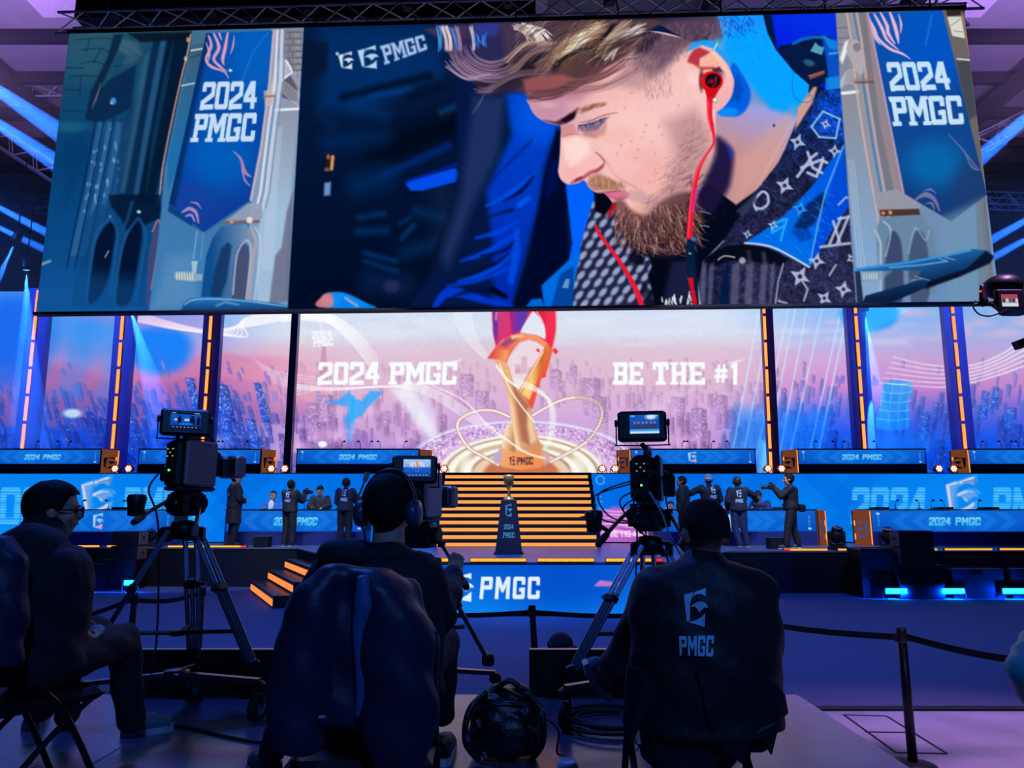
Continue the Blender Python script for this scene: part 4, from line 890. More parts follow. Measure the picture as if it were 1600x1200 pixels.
    for x, y in ((460, 700), (330, 690), (250, 720), (560, 640), (660, 660), (1000, 670), (1060, 690), (1030, 640), (620, 690), (520, 680)): El(x, y, 26, 10, (240, 180, 236), .5, 18)
    El(113, 646, 14, 7, (226, 240, 255), .9, 6)
    P([(430, 560), (1180, 560), (1180, 640), (430, 640)], (226, 190, 208), .25, f=60); P([(560, 640), (1060, 640), (1060, 700), (560, 700)], (216, 176, 214), .15, f=60)
    # beams from above
    for x in (80, 140, 205): P([(x, 470), (x+26, 470), (x-14, 620), (x-60, 620)], (30, 130, 255), .35, f=24)
    P([(0, 470), (60, 470), (40, 600), (-40, 620)], (10, 90, 245), .55, f=30)
    for x0, x1 in ((1188, 1142), (1206, 1160), (1244, 1196), (1262, 1216), (1286, 1232), (1316, 1262), (1326, 1276), (1234, 1180)):
        Ln([(x0, 476), (x1, 720)], (1, 3), (190, 236, 255), .75, f=2.2)
    P([(1150, 640), (1300, 640), (1290, 740), (1130, 740)], (10, 120, 250), .6, f=40)
    P([(1316, 478), (1400, 478), (1390, 512), (1330, 516)], (14, 140, 255), .85, f=14, sm=3); P([(1190, 690), (1206, 690), (1204, 740), (1186, 740)], (150, 240, 255), .6, f=14)
    # cyan cooling tower
    P([(1381, 597), (1426, 598), (1418, 630), (1420, 670), (1366, 668), (1378, 632)], (20, 150, 250), .75, f=2, sm=2)
    for y in (598, 612, 626, 640, 654): Ln([(1381-(y-598)*.18, y), (1400, y+3), (1426-(y-598)*.08, y)], 1.2, (120, 226, 255), .8, sm=3)
    for x in (1381, 1396, 1412, 1426): Ln([(x, 598), (x-6+(x-1400)*-.1, 632), (x-8, 668)], 1, (110, 220, 255), .6, sm=3)
    El(1400, 690, 60, 16, (10, 130, 250), .6, 24)
    # cyan mast, wedge of light and searchlight
    P([(508, 628), (530, 624), (546, 610), (552, 622), (566, 626), (578, 610), (600, 612), (572, 640), (566, 650), (540, 660), (544, 636)], (20, 150, 250), .75, f=4)
    Ln([(552, 620), (550, 660)], 4, (20, 160, 250), .8, f=3); P([(536, 650), (556, 650), (550, 690), (542, 690)], (40, 160, 255), .5, f=8)
    P([(612, 610), (640, 600), (690, 690), (680, 700)], (236, 240, 255), .75, f=16); P([(624, 600), (668, 596), (690, 690)], (230, 230, 255), .4, f=16)
    # light trails
    for k in range(9):
        Ln([(170+k*3, 486-k), (214+k*6, 502), (300+k*10, 517+k*1.2), (380, 511-k*1.5), (456, 499-k*2), (520, 506-k)], (1.2, 2.6, 1.4), (255, 246, 255), .75, f=1.8, sm=8)
    for k in range(7):
        Ln([(440, 484+k*3), (500, 486+k*2), (548, 510+k*4), (590, 556+k*6)], (2.8, 2.2, .8), (255, 255, 255), .85, f=1.8, sm=8)
        Ln([(395+k*5, 560+k*6), (430+k*5, 580+k*5), (465, 586+k*5), (500, 590+k*3)], (.6, 1.8, .8), (255, 236, 250), .5, f=2, sm=8)
    for k in range(5): Ln([(452, 600+k*2), (520, 606+k), (600, 604), (660, 602+k*3), (716, 630+k*4), (760, 664+k*3), (800, 694+k*3), (846, 714)], (1, 2, 2.2), (255, 255, 250), .55, f=2, sm=8)
    for k in range(7): Ln([(706+k*5, 476), (714+k*4, 506), (730+k*3, 534), (756+k*2, 560)], (2.4, 1.4, .6), (250, 252, 255), .55, f=2, sm=8)
    for k in range(6): Ln([(1396-k*4, 558+k*8), (1450+k*3, 570+k*7), (1510, 572+k*5.5), (1560, 556+k*6), (1610, 524+k*9), (1700, 470+k*15)], (.8, 2.2, 2.6), (255, 246, 255), .85, f=1.8, sm=8)
    for k in range(5): Ln([(940, 690-k*6), (1010, 650-k*5), (1060, 624-k*4), (1100, 600-k*3)], (2, 1, .4), (240, 220, 250), .4, f=2, sm=6)
    P([(60, 486), (330, 486), (330, 520), (200, 512)], (250, 120, 170), .25, f=22)
    # arena round the trophy
    C = (814.7, 720.0)
    P([(640, 760), (660, 722), (700, 694), (760, 672), (830, 664), (900, 680), (950, 706), (985, 745), (990, 770), (640, 770)], (206, 170, 214), .95, f=6, sm=4)
    for _ in range(1500):
        a = R(math.pi, 2*math.pi); r = R(1.0, 1.36); x = C[0]+122*r*math.cos(a); y = C[1]+44*r*math.sin(a)+R(-2, 4)
        if y < 742: El(x, y, 1.2, 1.2, [(250, 240, 255), (170, 120, 200), (120, 90, 190), (240, 170, 200)][int(R(0, 4))], .8, 1.4)
    for r, c in ((1.38, (236, 240, 255)), (1.42, (190, 190, 240))):
        Ln([(C[0]+122*r*math.cos(a), C[1]+44*r*math.sin(a)) for a in np.linspace(math.pi*.95, 2.05*math.pi, 40)], 2, c, .9)
    for r, c in ((1.0, (230, 214, 200)), (.93, (150, 120, 110)), (.9, (246, 236, 214)), (.8, (196, 170, 140)), (.7, (250, 240, 222)), (.62, (150, 120, 112)), (.58, (226, 190, 160)), (.47, (206, 140, 100)), (.44, (180, 100, 70))):
        El(C[0], 741, 130*r, 62*r, c, 1, 2)
    for r in (.66, .85, .97): Ln([(C[0]+130*r*math.cos(a), 741+62*r*math.sin(a)) for a in np.linspace(math.pi, 2*math.pi, 40)], 2, (255, 252, 240), .8)
    El(C[0]-86, 733, 10, 20, (250, 250, 240), .6, 10); El(C[0]+88, 733, 12, 22, (250, 250, 240), .6, 10)
    # trophy (coordinates of an enlargement, mapped back)
    T = lambda *q: [(660+q[i]/4.137, 470+q[i+1]/4.137) for i in range(0, len(q), 2)]
    def ring(pts, w): Ln(pts, w, (150, 104, 110), 1, sm=6); Ln(pts, w*.7, (232, 204, 186), 1, sm=6); Ln(pts, w*.3, (250, 240, 236), .9, sm=6)
    ring(T(560, 750, 480, 715, 380, 708, 280, 740, 228, 790, 240, 860, 300, 950, 400, 1010, 490, 1060), 6)
    rr = T(715, 740, 800, 690, 880, 650, 980, 625, 1080, 635, 1150, 680, 1160, 750, 1120, 840, 1050, 920, 950, 980, 830, 1040); ring(rr, 6)
    q = catmull(rr, 5)
    for i in range(16, 40): Ln([(q[i][0]-3, q[i][1]-1), (q[i][0]+3, q[i][1]+1)], 1, (120, 96, 110), .8)
    P(T(438, -40, 870, -40, 868, 180, 850, 290, 800, 490, 770, 500, 800, 270, 740, 225, 640, 210, 520, 250, 470, 300, 450, 200), ('g', T(440, 0)[0], (206, 36, 80), T(868, 60)[0], (232, 40, 70)), 1, f=1.4)
    P(T(455, 40, 490, 40, 490, 180, 478, 280, 460, 220), (60, 50, 160), .9, f=4); P(T(490, 40, 560, 40, 570, 210, 510, 250, 490, 200), (196, 50, 110), .9, f=5); P(T(560, 40, 700, 40, 640, 190, 580, 215), ('g', T(560, 100)[0], (150, 30, 110), T(640, 100)[0], (70, 50, 170)), .95, f=3)
    P(T(690, 40, 790, 40, 800, 200, 760, 110, 720, 60), (214, 30, 60), .9, f=3); Ln(T(860, 30, 866, 180, 846, 290, 800, 480), 2, (250, 160, 170), .9, sm=4); Ln(T(444, 30, 452, 200, 470, 290), 2, (250, 190, 200), .8, sm=4); Ln(T(730, 60, 780, 140, 795, 230), 2, (250, 170, 170), .9, sm=4)
    Ln(T(480, 50, 476, 120), 3, (250, 150, 180), .7, f=3)
    P(T(715, 62, 690, 100, 650, 165, 632, 205, 740, 222, 794, 250, 795, 190, 765, 115), (212, 220, 236), 1, f=1.4)
    P(T(505, 460, 470, 378, 535, 395, 590, 330, 640, 268, 700, 252, 760, 280, 790, 300, 720, 420, 650, 560, 622, 590, 590, 570, 545, 440), (226, 200, 214), 1, f=1.4)
    for x, h in ((600, 60), (640, 110), (680, 40), (600, 30)): P(T(x, 470, x, 470-h, x+36, 470-h, x+36, 470), (190, 140, 170), .6, f=1.6)
    P(T(800, 262, 842, 320, 800, 470, 770, 500, 740, 600, 712, 700, 650, 650, 616, 592, 690, 460, 780, 320), ('g', T(690, 400)[0], (206, 120, 60), T(800, 480)[0], (226, 70, 50)), 1, f=1.4)
    P(T(770, 340, 800, 330, 740, 520, 690, 640, 640, 600, 700, 480), ('g', T(700, 480)[0], (250, 206, 120), T(770, 480)[0], (186, 90, 40)), .9, f=4); Ln(T(780, 330, 700, 470, 630, 590), 2, (255, 236, 200), .8)
    P(T(468, 376, 520, 392, 560, 420, 580, 500, 620, 590, 660, 620, 700, 690, 715, 780, 752, 900, 785, 950, 750, 990, 600, 990, 600, 960, 575, 930, 580, 800, 570, 700, 540, 560), ('g', T(540, 700)[0], (224, 160, 110), T(740, 720)[0], (196, 132, 92)), 1, f=1.4)
    P(T(575, 520, 625, 595, 690, 680, 680, 800, 700, 940, 640, 900, 610, 700), (146, 84, 66), .8, f=8); P(T(560, 600, 590, 700, 610, 860, 640, 970, 600, 960, 580, 800), (250, 214, 170), .75, f=7); P(T(680, 700, 712, 760, 740, 900, 700, 930, 680, 820), (245, 205, 160), .7, f=8)
    Ln(T(500, 410, 560, 560, 640, 680, 720, 780), 2.2, (255, 240, 214), .9, sm=4)
    P(T(560, 780, 582, 800, 600, 930, 606, 985, 520, 960, 512, 900), ('g', T(520, 880)[0], (250, 220, 180), T(600, 900)[0], (176, 110, 70)), 1, f=1.6)
    P(T(420, 372, 470, 300, 540, 238, 640, 212, 740, 224, 804, 275, 792, 306, 740, 268, 690, 252, 630, 268, 592, 310, 560, 360, 545, 405, 500, 378), ('g', T(440, 330)[0], (214, 70, 60), T(700, 240)[0], (236, 130, 90)), 1, f=1.4)
    P(T(540, 245, 640, 220, 600, 260, 540, 300, 500, 290), (110, 50, 110), .7, f=5); P(T(425, 368, 480, 310, 560, 320, 540, 395), ('g', T(430, 340)[0], (190, 50, 50), T(540, 360)[0], (250, 150, 90)), .9, f=4); P(T(570, 225, 640, 215, 660, 230, 580, 250), (255, 200, 150), .8, f=4)
    for p in (T(735, 310, 755, 308, 760, 335, 742, 330), T(840, 320, 858, 302, 880, 328, 860, 350)): P(p, (226, 50, 50), .95)
    P(T(500, 950, 620, 985, 780, 965, 800, 1040, 760, 1080, 640, 1095, 520, 1075, 480, 1040), ('g', T(520, 1000)[0], (236, 150, 96), T(720, 1060)[0], (232, 120, 60)), 1, f=2)
    P(T(455, 1000, 510, 950, 520, 1000, 500, 1050, 470, 1060), (170, 150, 190), .9, f=4); P(T(770, 950, 820, 980, 825, 1040, 790, 1070, 770, 1010), (190, 150, 150), .9, f=4); P(T(640, 1000, 780, 990, 770, 1060, 640, 1085), (238, 140, 80), .6, f=12)
    put(cv, emblem_polys(T(562, 1006)[0], T(602, 1004)[0], T(566, 1066)[0], T(602, 1064)[0]), (70, 30, 50)); put(cv, text_polys('PMGC', T(612, 1012)[0], T(716, 1010)[0], T(612, 1062)[0], T(716, 1058)[0], .14, False), (70, 30, 50))
    for k in range(5):
        Ln(T(590, 500+k*12, 700, 540+k*8, 800, 610+k*6, 858-k*8, 720, 850-k*8, 860, 800-k*6, 960), (1.6, 2, 1), (240, 255, 240), .6, f=1.8, sm=8)
    Ln(T(480, 420, 540, 500, 620, 560), 3, (255, 255, 250), .9, f=2, sm=5); Ln(T(60, 545, 260, 640, 420, 800, 560, 910, 680, 985, 790, 1018), (1, 2.4, 2.4), (255, 255, 250), .9, f=2, sm=6)
    Ln([(506, 543), (505, 590)], (6, 14), (170, 110, 150), .6, f=3)
    # words
    Wt = (244, 250, 255)
    put(cv, text_polys('2024', (498, 566), (594, 565.5), (496, 601), (593, 601), .1), Wt)
    put(cv, text_polys('PMGC', (609, 566), (715, 565), (608, 601), (713, 601), .1), Wt)
    Ln([(690, 571), (706, 566), (720, 562)], (1, 3, 1), (255, 246, 236), .9, f=2)
    put(cv, text_polys('BE', (959, 566), (1005, 566), (958, 601), (1005, 601), .12), Wt); put(cv, text_polys('THE', (1020, 566), (1101, 566), (1020, 601), (1102, 601), .12), Wt); put(cv, text_polys('#1', (1117, 566), (1155, 566), (1116, 601), (1154, 601), .2), Wt)
    Ln([(1136, 568), (1152, 564), (1162, 562)], (1, 2, 1), (255, 226, 220), .9, f=2)
    put(cv, text_polys('2024', (487, 518), (518, 516), (488, 529), (519, 528), .12), Wt); put(cv, text_polys('PMGC', (489, 530), (520, 528), (490, 542), (521, 540), .14), Wt)
    Ln([(500, 500), (503, 518)], 1.4, (250, 245, 255), .8)
    El(504, 694, 7, 5, (240, 250, 255), .9, 2)
    cv.img[:] = 1-(1-np.clip(cv.img, 0, 1))**1.22
    k = (np.clip(wl+wr, 0, 1)*np.clip((Y-600)/70, 0, 1)[:, None, None]); bright = np.clip((cv.img.min(2, keepdims=True)-.75)*4, 0, 1); k = k*(1-bright)
    cv.img[:] = cv.img*(1-k*np.array([.42, .14, -.06]))
    cv.img[:] = np.clip(cv.img, 0, 1)
    cv.noise(-110, 420, 1710, 770, 1.6, .02, 21)
    return cv

def paint_tier():
    """The blue LED fascia below the upper tier."""
    cv = Canvas(-110, 725, 1710, 875, 1.5); P = cv.poly; Ln = cv.line
    P([(-120, 720), (1720, 720), (1720, 880), (-120, 880)], ('g', (800, 735), (0, 104, 226), (800, 860), (2, 118, 238)))
    for x in (-60, 1660): cv.ell(x, 800, 420, 100, (6, 148, 250), .75, 200)
    for x, d in ((300, 1), (560, 1), (380, -1), (1060, 1), (1330, -1), (1180, -1), (1250, 1)): P([(x, 740), (x+50, 740), (x+50+d*60, 800), (x+50, 860), (x, 860), (x+d*60, 800)], (0, 86, 208), .22, f=2)
    for x0, w1, w2 in ((0, (-10, 100), (196, 310)), (0, (1332, 1450), (1553, 1680))):
        for k, (wd, (a, b)) in enumerate((('2024', w1), ('PMGC', w2))):
            if x0 == 0 and a == -10: a, b = -34, 104
            pl = text_polys(wd, (a, 762), (b, 762), (a-3, 820), (b-3, 820), .1, False)
            put(cv, pl, (22, 150, 250), .5)
            cv.setclip(None); m = np.zeros((cv.h, cv.w), np.float32)
            for j in range(14): m[int((762+j*4.2-cv.y0)*cv.sc):int((764.4+j*4.2-cv.y0)*cv.sc)] = 1
            cv.clip = m; put(cv, pl, (96, 206, 255), .85); cv.clip = None
    for x in (127, 1478):
        q = lambda d, e: ((x+d, 752+e), (x+48+d, 744+e), (x+2+d, 806+e), (x+50+d, 806+e))
        put(cv, emblem_polys(*q(6, -4)), (90, 190, 255), .45); put(cv, emblem_polys(*q(0, 0)), (226, 214, 240)); put(cv, emblem_polys(*q(3, 1)), (150, 190, 236), .6); put(cv, emblem_polys(*q(5, 2)), (30, 130, 230), .55)
        Ln([(x+26, 753), (x+46, 749), (x+46, 764)], 1.2, (110, 100, 120), .8)
    for k in range(24):
        a = k*math.pi/12; cv.ell(938+6.4*math.cos(a), 750+6.4*math.sin(a), .9, .9, (90, 200, 250), 1, 1)
    for y, w in ((776, 3), (784, 7), (790, 3)): Ln([(938-w/2, y), (938+w/2, y)], 1.4, (90, 200, 250), .9)
    R_ = np.random.default_rng(4)
    P([(936, 800), (960, 792), (1010, 800), (1060, 812), (1070, 850), (936, 850)], (214, 100, 196), .85, f=8)
    P([(640, 748), (650, 740), (700, 742), (660, 760)], (210, 120, 210), .7, f=4)
    for k in range(11): Ln([(934, 794+k*4.6), (960, 794+k*4+R_.uniform(-4, 6)), (1000, 800+k*4+R_.uniform(-4, 4)), (1066, 812+k*3)], (1, 3.2, 1), [(255, 190, 230), (180, 60, 200), (255, 220, 240)][k % 3], .7, f=1.6, sm=6)
    put(cv, text_polys('BE', (954, 829), (966, 829), (954, 839), (966, 839), .2), (255, 226, 246)); put(cv, text_polys('THE', (969, 829), (986, 829), (969, 839), (986, 839), .2), (255, 226, 246)); put(cv, text_polys('#1', (989, 829), (998, 829), (989, 839), (998, 839), .2), (255, 226, 246))
    cv.ell(687, 748, 4, 4, (140, 230, 255), .9, 2)
    return cv

def paint_front():
    """LED face of the centre stage: emblem and four letters on blue."""
    cv = Canvas(500, 870, 1090, 970, 1.6); P = cv.poly; Ln = cv.line
    P([(490, 860), (1100, 860), (1100, 980), (490, 980)], ('g', (800, 876), (4, 84, 206), (800, 962), (10, 132, 240)))
    cv.ell(880, 920, 90, 40, (0, 66, 196), .6, 60); cv.ell(620, 915, 60, 40, (6, 70, 190), .5, 60)
    put(cv, emblem_polys((706, 898), (740, 895), (708, 942), (741, 940)), (226, 240, 255)); put(cv, text_polys('PMGC', (752, 901), (844, 901), (749, 936), (843, 936), .22, False), (226, 240, 255))
    for k in range(6):
        Ln([(1060, 866+k*3), (1040, 880+k*2), (1010, 892+k*2), (992, 912+k)], (3, 2.4, .8), (236, 110, 214), .7, f=2, sm=6); Ln([(938-k*1.5, 908+k*1.4), (960, 910+k), (975, 912)], (3, 2, .5), (240, 130, 200), .6, f=2, sm=4)
    return cv

def paint_table(kind):
    """Front panel of a player table (200 x 34 units): chevrons, side ticks, words or emblem."""
    cv = Canvas(0, 0, 200, 34, 1.6); P = cv.poly
    P([(-5, -5), (205, -5), (205, 40), (-5, 40)], ('g', (0, 0), (14, 94, 200), (0, 34), (6, 72, 186)))
    cv.ell(100, 14, 80, 26, (10, 112, 220), .7, 30)
    for x in (24, 48, 64): P([(x+14, 3), (x+26, 3), (x+12, 17), (x+26, 31), (x+14, 31), (x, 17)], (30, 124, 232), .5); P([(200-x-14, 3), (200-x-26, 3), (200-x-12, 17), (200-x-26, 31), (200-x-14, 31), (200-x, 17)], (30, 124, 232), .5)
    for s in (8, 192):
        for y in (9, 12, 16, 19, 23): cv.ell(s, y, .6, .8, (150, 220, 255), .9, .8)
        cv.ell(s, 29 if s > 100 else 5, 2.2, 1.8, (170, 230, 255), .95, 1)
    if kind == 'words':
        put(cv, text_polys('2024', (70, 11), (96, 11), (68.5, 24), (94.5, 24), .14, False), ('g', (0, 10), (150, 226, 255), (0, 25), (60, 200, 250))); put(cv, text_polys('PMGC', (102, 11), (132, 11), (100.5, 24), (130.5, 24), .14, False), ('g', (0, 10), (150, 226, 255), (0, 25), (60, 200, 250)))
    else:
        put(cv, emblem_polys((92, 5), (106, 4), (92, 30), (106, 30)), (190, 226, 250)); put(cv, emblem_polys((94, 6), (107, 5), (94, 31), (107, 31)), (60, 140, 230), .5); P([(95, 26), (105, 22), (105, 30)], (226, 150, 190), .9)
    return cv

def paint_finder(kind):
    """What a camera's viewfinder shows (80 x 52 units)."""
    cv = Canvas(0, 0, 80, 52, 1.2); P = cv.poly; rng = np.random.default_rng(kind); R = lambda a, b: float(rng.uniform(a, b))
    P([(-5, -5), (90, -5), (90, 60), (-5, 60)], ('g', (0, 0), (20, 90, 190), (0, 52), (10, 60, 170)))
    if kind == 1:
        P([(0, 0), (80, 0), (80, 7), (0, 7)], (6, 20, 50)); P([(0, 42), (80, 42), (80, 52), (0, 52)], (8, 24, 60))
        for x in (24, 56, 60, 74): cv.ell(x, 14, 3, 3.4, (10, 18, 40), 1, 1); P([(x-5, 18), (x+5, 18), (x+4, 40), (x-4, 40)], (8, 16, 40))
        for x in (14, 40, 46): cv.ell(x, 24, 4, 4, (190, 220, 240), .9, 3)
        P([(22, 34), (60, 34), (60, 40), (22, 40)], (20, 120, 240), .8)
    elif kind == 2:
        P([(0, 0), (80, 0), (80, 24), (0, 24)], (150, 190, 236)); cv.ell(40, 18, 24, 12, (220, 214, 236), .8, 8)
        P([(36, 6), (44, 6), (42, 30), (47, 38), (34, 38), (39, 30)], (214, 150, 110)); P([(0, 24), (80, 24), (80, 40), (0, 40)], (20, 100, 210), .75)
        for _ in range(40): P([(x := R(0, 78), y := R(14, 34)), (x+2, y), (x+2, y+6), (x, y+6)], (30, 70, 160), .6)
        P([(0, 42), (80, 42), (80, 52), (0, 52)], (20, 70, 150))
    else:
        cv.ell(58, 6, 14, 7, (236, 244, 255), .9, 8)
        for x in (14, 24, 36, 46, 58, 68): cv.ell(x, 22, 3, 3.4, (140, 120, 130), 1, 1); P([(x-5, 26), (x+5, 26), (x+5, 42), (x-5, 42)], (40, 60, 110))
        P([(0, 40), (80, 40), (80, 46), (0, 46)], (60, 160, 226)); P([(0, 46), (80, 46), (80, 52), (0, 52)], (190, 226, 244))
    for k in range(7): P([(6+k*10, 46.5), (11+k*10, 46.5), (11+k*10, 48.5), (6+k*10, 48.5)], (210, 230, 245), .8)
    P([(3, 2), (14, 2), (14, 4), (3, 4)], (200, 220, 240), .9); P([(62, 2), (76, 2), (76, 4), (62, 4)], (200, 220, 240), .9)
    return cv
# ---------------------------------------------------------------- the hall
ZS, ZR = .95, .70                                    # stage and camera riser heights
M_black = mat('black_paint', (6, 6, 10), .6, spec=.3); M_drape = mat('black_fabric', (7, 7, 12), .9, bump=.3)
M_alu = mat('brushed_aluminium', (150, 155, 165), .35, .9); M_dark = mat('dark_metal', (26, 28, 34), .42, .6); M_plastic = mat('black_plastic', (14, 15, 19), .45)
M_rubber = mat('black_rubber', (9, 9, 11), .7); M_steel = mat('steel_tube', (90, 94, 104), .3, .95)
M_concrete = mat('worn_concrete', (150, 142, 150), .45, var=.6, scale=1.6, bump=.12, bscale=14); M_carpet = mat('grey_blue_carpet', (62, 66, 92), .85, var=.12, scale=60, bump=.15, bscale=300)
M_ply = mat('riser_vinyl', (82, 80, 102), .24, var=.30, scale=3.0, bump=.05, bscale=30); M_stage = mat('stage_vinyl', (84, 90, 112), .32, var=.1, scale=3)
M_roof = mat('roof_sheet', (150, 146, 160), .6, var=.15, scale=1.5); M_beam = mat('roof_steel', (46, 48, 60), .5, .3)

struct('floor', MB().box((0, 18, -.05), (80, 60, .1)), M_concrete, label='worn concrete hall floor with violet light')
cp = MB().box((0, 14.1, .006), (44, 13.6, .012)); struct('carpet_floor', cp, M_carpet, label='dull blue carpet laid before the stage')
struct('carpet_trim', MB().box((0, 7.27, .009), (44, .12, .018)), M_black, label='dark edging strip along the carpet')
# saw joints of a floor duct in the concrete at right
duct = [(4.0, 7.0), (4.7, 7.0), (5.0, 5.6), (4.15, 5.6)]
dj = [atz(1318, 1117, 0), atz(1385, 1119, 0), atz(1480, 1178, 0), atz(1400, 1176, 0)]
mb = MB()
for i in range(4): a, b = dj[i], dj[(i+1) % 4]; mb.beam((a.x, a.y, .002), (b.x, b.y, .002), .02, .004)
a, b = atz(1352, 1144, 0), atz(1430, 1145, 0); mb.beam((a.x, a.y, .002), (b.x, b.y, .002), .02, .004)
struct('floor_line', mb, M_black, label='dark joints of a floor duct in the concrete')
struct('wall_back', MB().box((0, 42, 9), (60, .3, 18)), M_drape); struct('wall_left', MB().box((-27, 18, 9), (.3, 50, 18)), M_drape); struct('wall_right', MB().box((27, 18, 9), (.3, 50, 18)), M_drape)
ceil_ = struct('ceiling', MB().box((0, 20, 17.6), (54, 52, .1)), M_roof, label='ribbed hall roof lit violet')
for k in range(13): MB().box((0, 12+k*2.3, 17.3), (54, .22, .42)).build('purlin', M_beam, ceil_)
for k in range(9): MB().box((-24+k*6, 22, 16.85), (.35, 44, .55)).build('rafter', M_beam, ceil_)
for k in range(7):
    for j in range(3): MB().box((-21+k*7, 19+j*4.6, 17.52), (2.2, 3.0, .06)).build('panel', mat('roof_light_panel', (214, 200, 226), .5), ceil_)

# camera riser: a deck of sheets
rs = struct('riser_platform', MB().box((-2.1, 1.5, ZR-.14), (7.94, 6.9, .2)), M_black, label='camera riser with a scuffed dark deck')
for i, (x0, x1) in enumerate(((-6.0, -4.0), (-4.0, -2.0), (-2.0, -.05), (-.05, 1.87))):
    for y0, y1 in ((-1.9, 1.6), (1.6, 4.95)):
        MB().bbox(((x0+x1)/2, (y0+y1)/2, ZR-.02), (x1-x0-.006, y1-y0-.006, .04), .004).build('deck_panel', M_ply, rs)
MB().box((-2.1, 4.97, ZR-.35), (7.94, .02, .68)).build('skirt', M_drape, rs); MB().box((1.875, 1.5, ZR-.35), (.02, 6.9, .68)).build('skirt', mat('riser_side', (120, 112, 124), .6, bump=.1), rs)

def panel_board(x0, x1, label):
    t = thing('kick_board', label, 'board', ((x0+x1)/2, 4.90, ZR), 'low black boards along the riser edge')
    MB().bbox(((x0+x1)/2, 4.90, ZR+.145), (x1-x0, .03, .29), .004).build('board', M_black, t)
    MB().box(((x0+x1)/2, 4.893, ZR+.2925), (x1-x0, .045, .006)).build('edge_strip', M_alu, t)
    for x in (x0+.15, x1-.15): MB().prism([(0, 0), (.2, 0), (0, .22)], (x, 4.915, ZR), (0, -1, 0) if False else (0, .35, 0), (0, 0, 1), .02).build('bracket', M_dark, t)
panel_board(at(216, 1080, 4.9).x, at(560, 1080, 4.9).x, 'wide low black board on the riser edge below the unmanned camera')
panel_board(at(827, 1080, 4.9).x, at(1120, 1080, 4.9).x, 'low black board on the riser edge beside the backpack')

# ---------------------------------------------------------------- stage
def slab(poly, z0, z1):
    mb = MB(); n = len(poly); mb.add([(x, y, z0) for x, y in poly]+[(x, y, z1) for x, y in poly], [tuple(range(n-1, -1, -1)), tuple(range(n, 2*n))]+[(i, (i+1) % n, n+(i+1) % n, n+i) for i in range(n)]); return mb
FL, FR, CL, CR, YC = (-5.3, 18.0), (4.92, 16.6), (-2.9, 13.25), (2.79, 13.25), 13.25
st = struct('stage_platform', slab([(-25, 18.7), FL, CL, CR, FR, (25, 17.45), (25, 20.6), (-25, 20.6)], 0, ZS-.03), M_black, label='black main stage with a trapezoid centre thrust')
slab([(-25, 18.68), (FL[0]-.02, 17.98), (CL[0]-.02, YC-.02), (CR[0]+.02, YC-.02), (FR[0]+.02, 16.58), (25, 17.43), (25, 20.6), (-25, 20.6)], ZS-.03, ZS).build('deck', M_stage, st)
cvF = paint_front()
fs = thing('stage_front_screen', 'wide LED face of the centre stage with white emblem and letters', 'screen', (0, YC, 0))
grid_mesh('picture', (CL[0], YC-.03, ZS-.05), (CR[0]-CL[0], 0, 0), (0, 0, -(ZS-.10)), 420, 64, from_photo(cvF), fs)
MB().box(((CL[0]+CR[0])/2, YC-.012, ZS/2), (CR[0]-CL[0], .022, ZS-.06)).build('cabinet', M_black, fs)
MB().box(((CL[0]+CR[0])/2, YC-.03, .025), (CR[0]-CL[0], .05, .05)).build('base_rail', M_black, fs)

tier = struct('upper_platform', MB().box((0, 23.0, 1.46), (50, 4.8, 2.92)), M_black, label='black upper tier carrying the back row of tables')
cvT = paint_tier()
for nm, x0, x1, nx in (('left', -25, -2.02, 640), ('right', 2.28, 25, 640)):
    t = thing('tier_screen', 'blue LED fascia under the upper tier, at the %s of the orange stairs' % nm, 'screen', ((x0+x1)/2, 20.58, ZS), 'LED fascia of the upper tier')
    grid_mesh('picture', (x0, 20.55, 2.89), (x1-x0, 0, 0), (0, 0, -(2.89-ZS-.03)), nx, 72, from_photo(cvT), t)
    MB().box(((x0+x1)/2, 20.575, (2.9+ZS)/2), (x1-x0, .04, 2.9-ZS)).build('cabinet', M_black, t)

# centre stairs: eleven steps with glowing risers
G_step = glow('amber_step_light', (255, 166, 82), 1.0); M_tread = mat('dark_tread', (30, 22, 26), .4)
ss_ = thing('stage_stairs', 'wide centre staircase with glowing amber risers up to the trophy picture', 'stairs', (.13, 18.35, ZS))
for i in range(11):
    y = 18.4+i*.2; z = ZS+i*.179
    sp = MB().box((.13, (y+20.6)/2, z+.0895), (4.26, 20.6-y, .179)).build('step', M_tread, ss_)
    MB().box((.13, y-.008, z+.06), (4.06, .016, .088)).build('light_strip', G_step, sp)
    MB().box((.13, y-.012, z+.145), (4.26, .05, .06)).build('nosing', M_tread, sp)

def side_steps(C, F, s0, s1, out, label, count=3):
    d = (Vector((F[0], F[1], 0))-Vector((C[0], C[1], 0))).normalized(); n = Vector((d.y, -d.x, 0)); n = n if n.x*out > 0 else -n
    base = Vector((C[0], C[1], 0)); t = thing('side_steps', label, 'steps', tuple(base+d*((s0+s1)/2)+n*.6), 'amber-lit side steps')
    for k in range(count):
        o1 = 1.1-k*.37; z1 = .24*(k+1); a, b = base+d*s0, base+d*s1
        poly = [(a+n*.02), (a+n*o1), (b+n*o1), (b+n*.02)]
        sp = slab([(p.x, p.y) for p in poly], 0, z1).build('step', M_tread, t)
        m_ = MB(); p, q = a+n*(o1+.008)+Vector((0, 0, z1-.12)), b+n*(o1+.008)+Vector((0, 0, z1-.12)); m_.beam(p, q, .016, .12); m_.build('light_strip', G_step2, sp)
        m_ = MB(); m_.beam(a+n*(o1-.06)+Vector((0, 0, z1+.004)), b+n*(o1-.06)+Vector((0, 0, z1+.004)), .10, .008); m_.build('nosing', M_alu_d, sp)
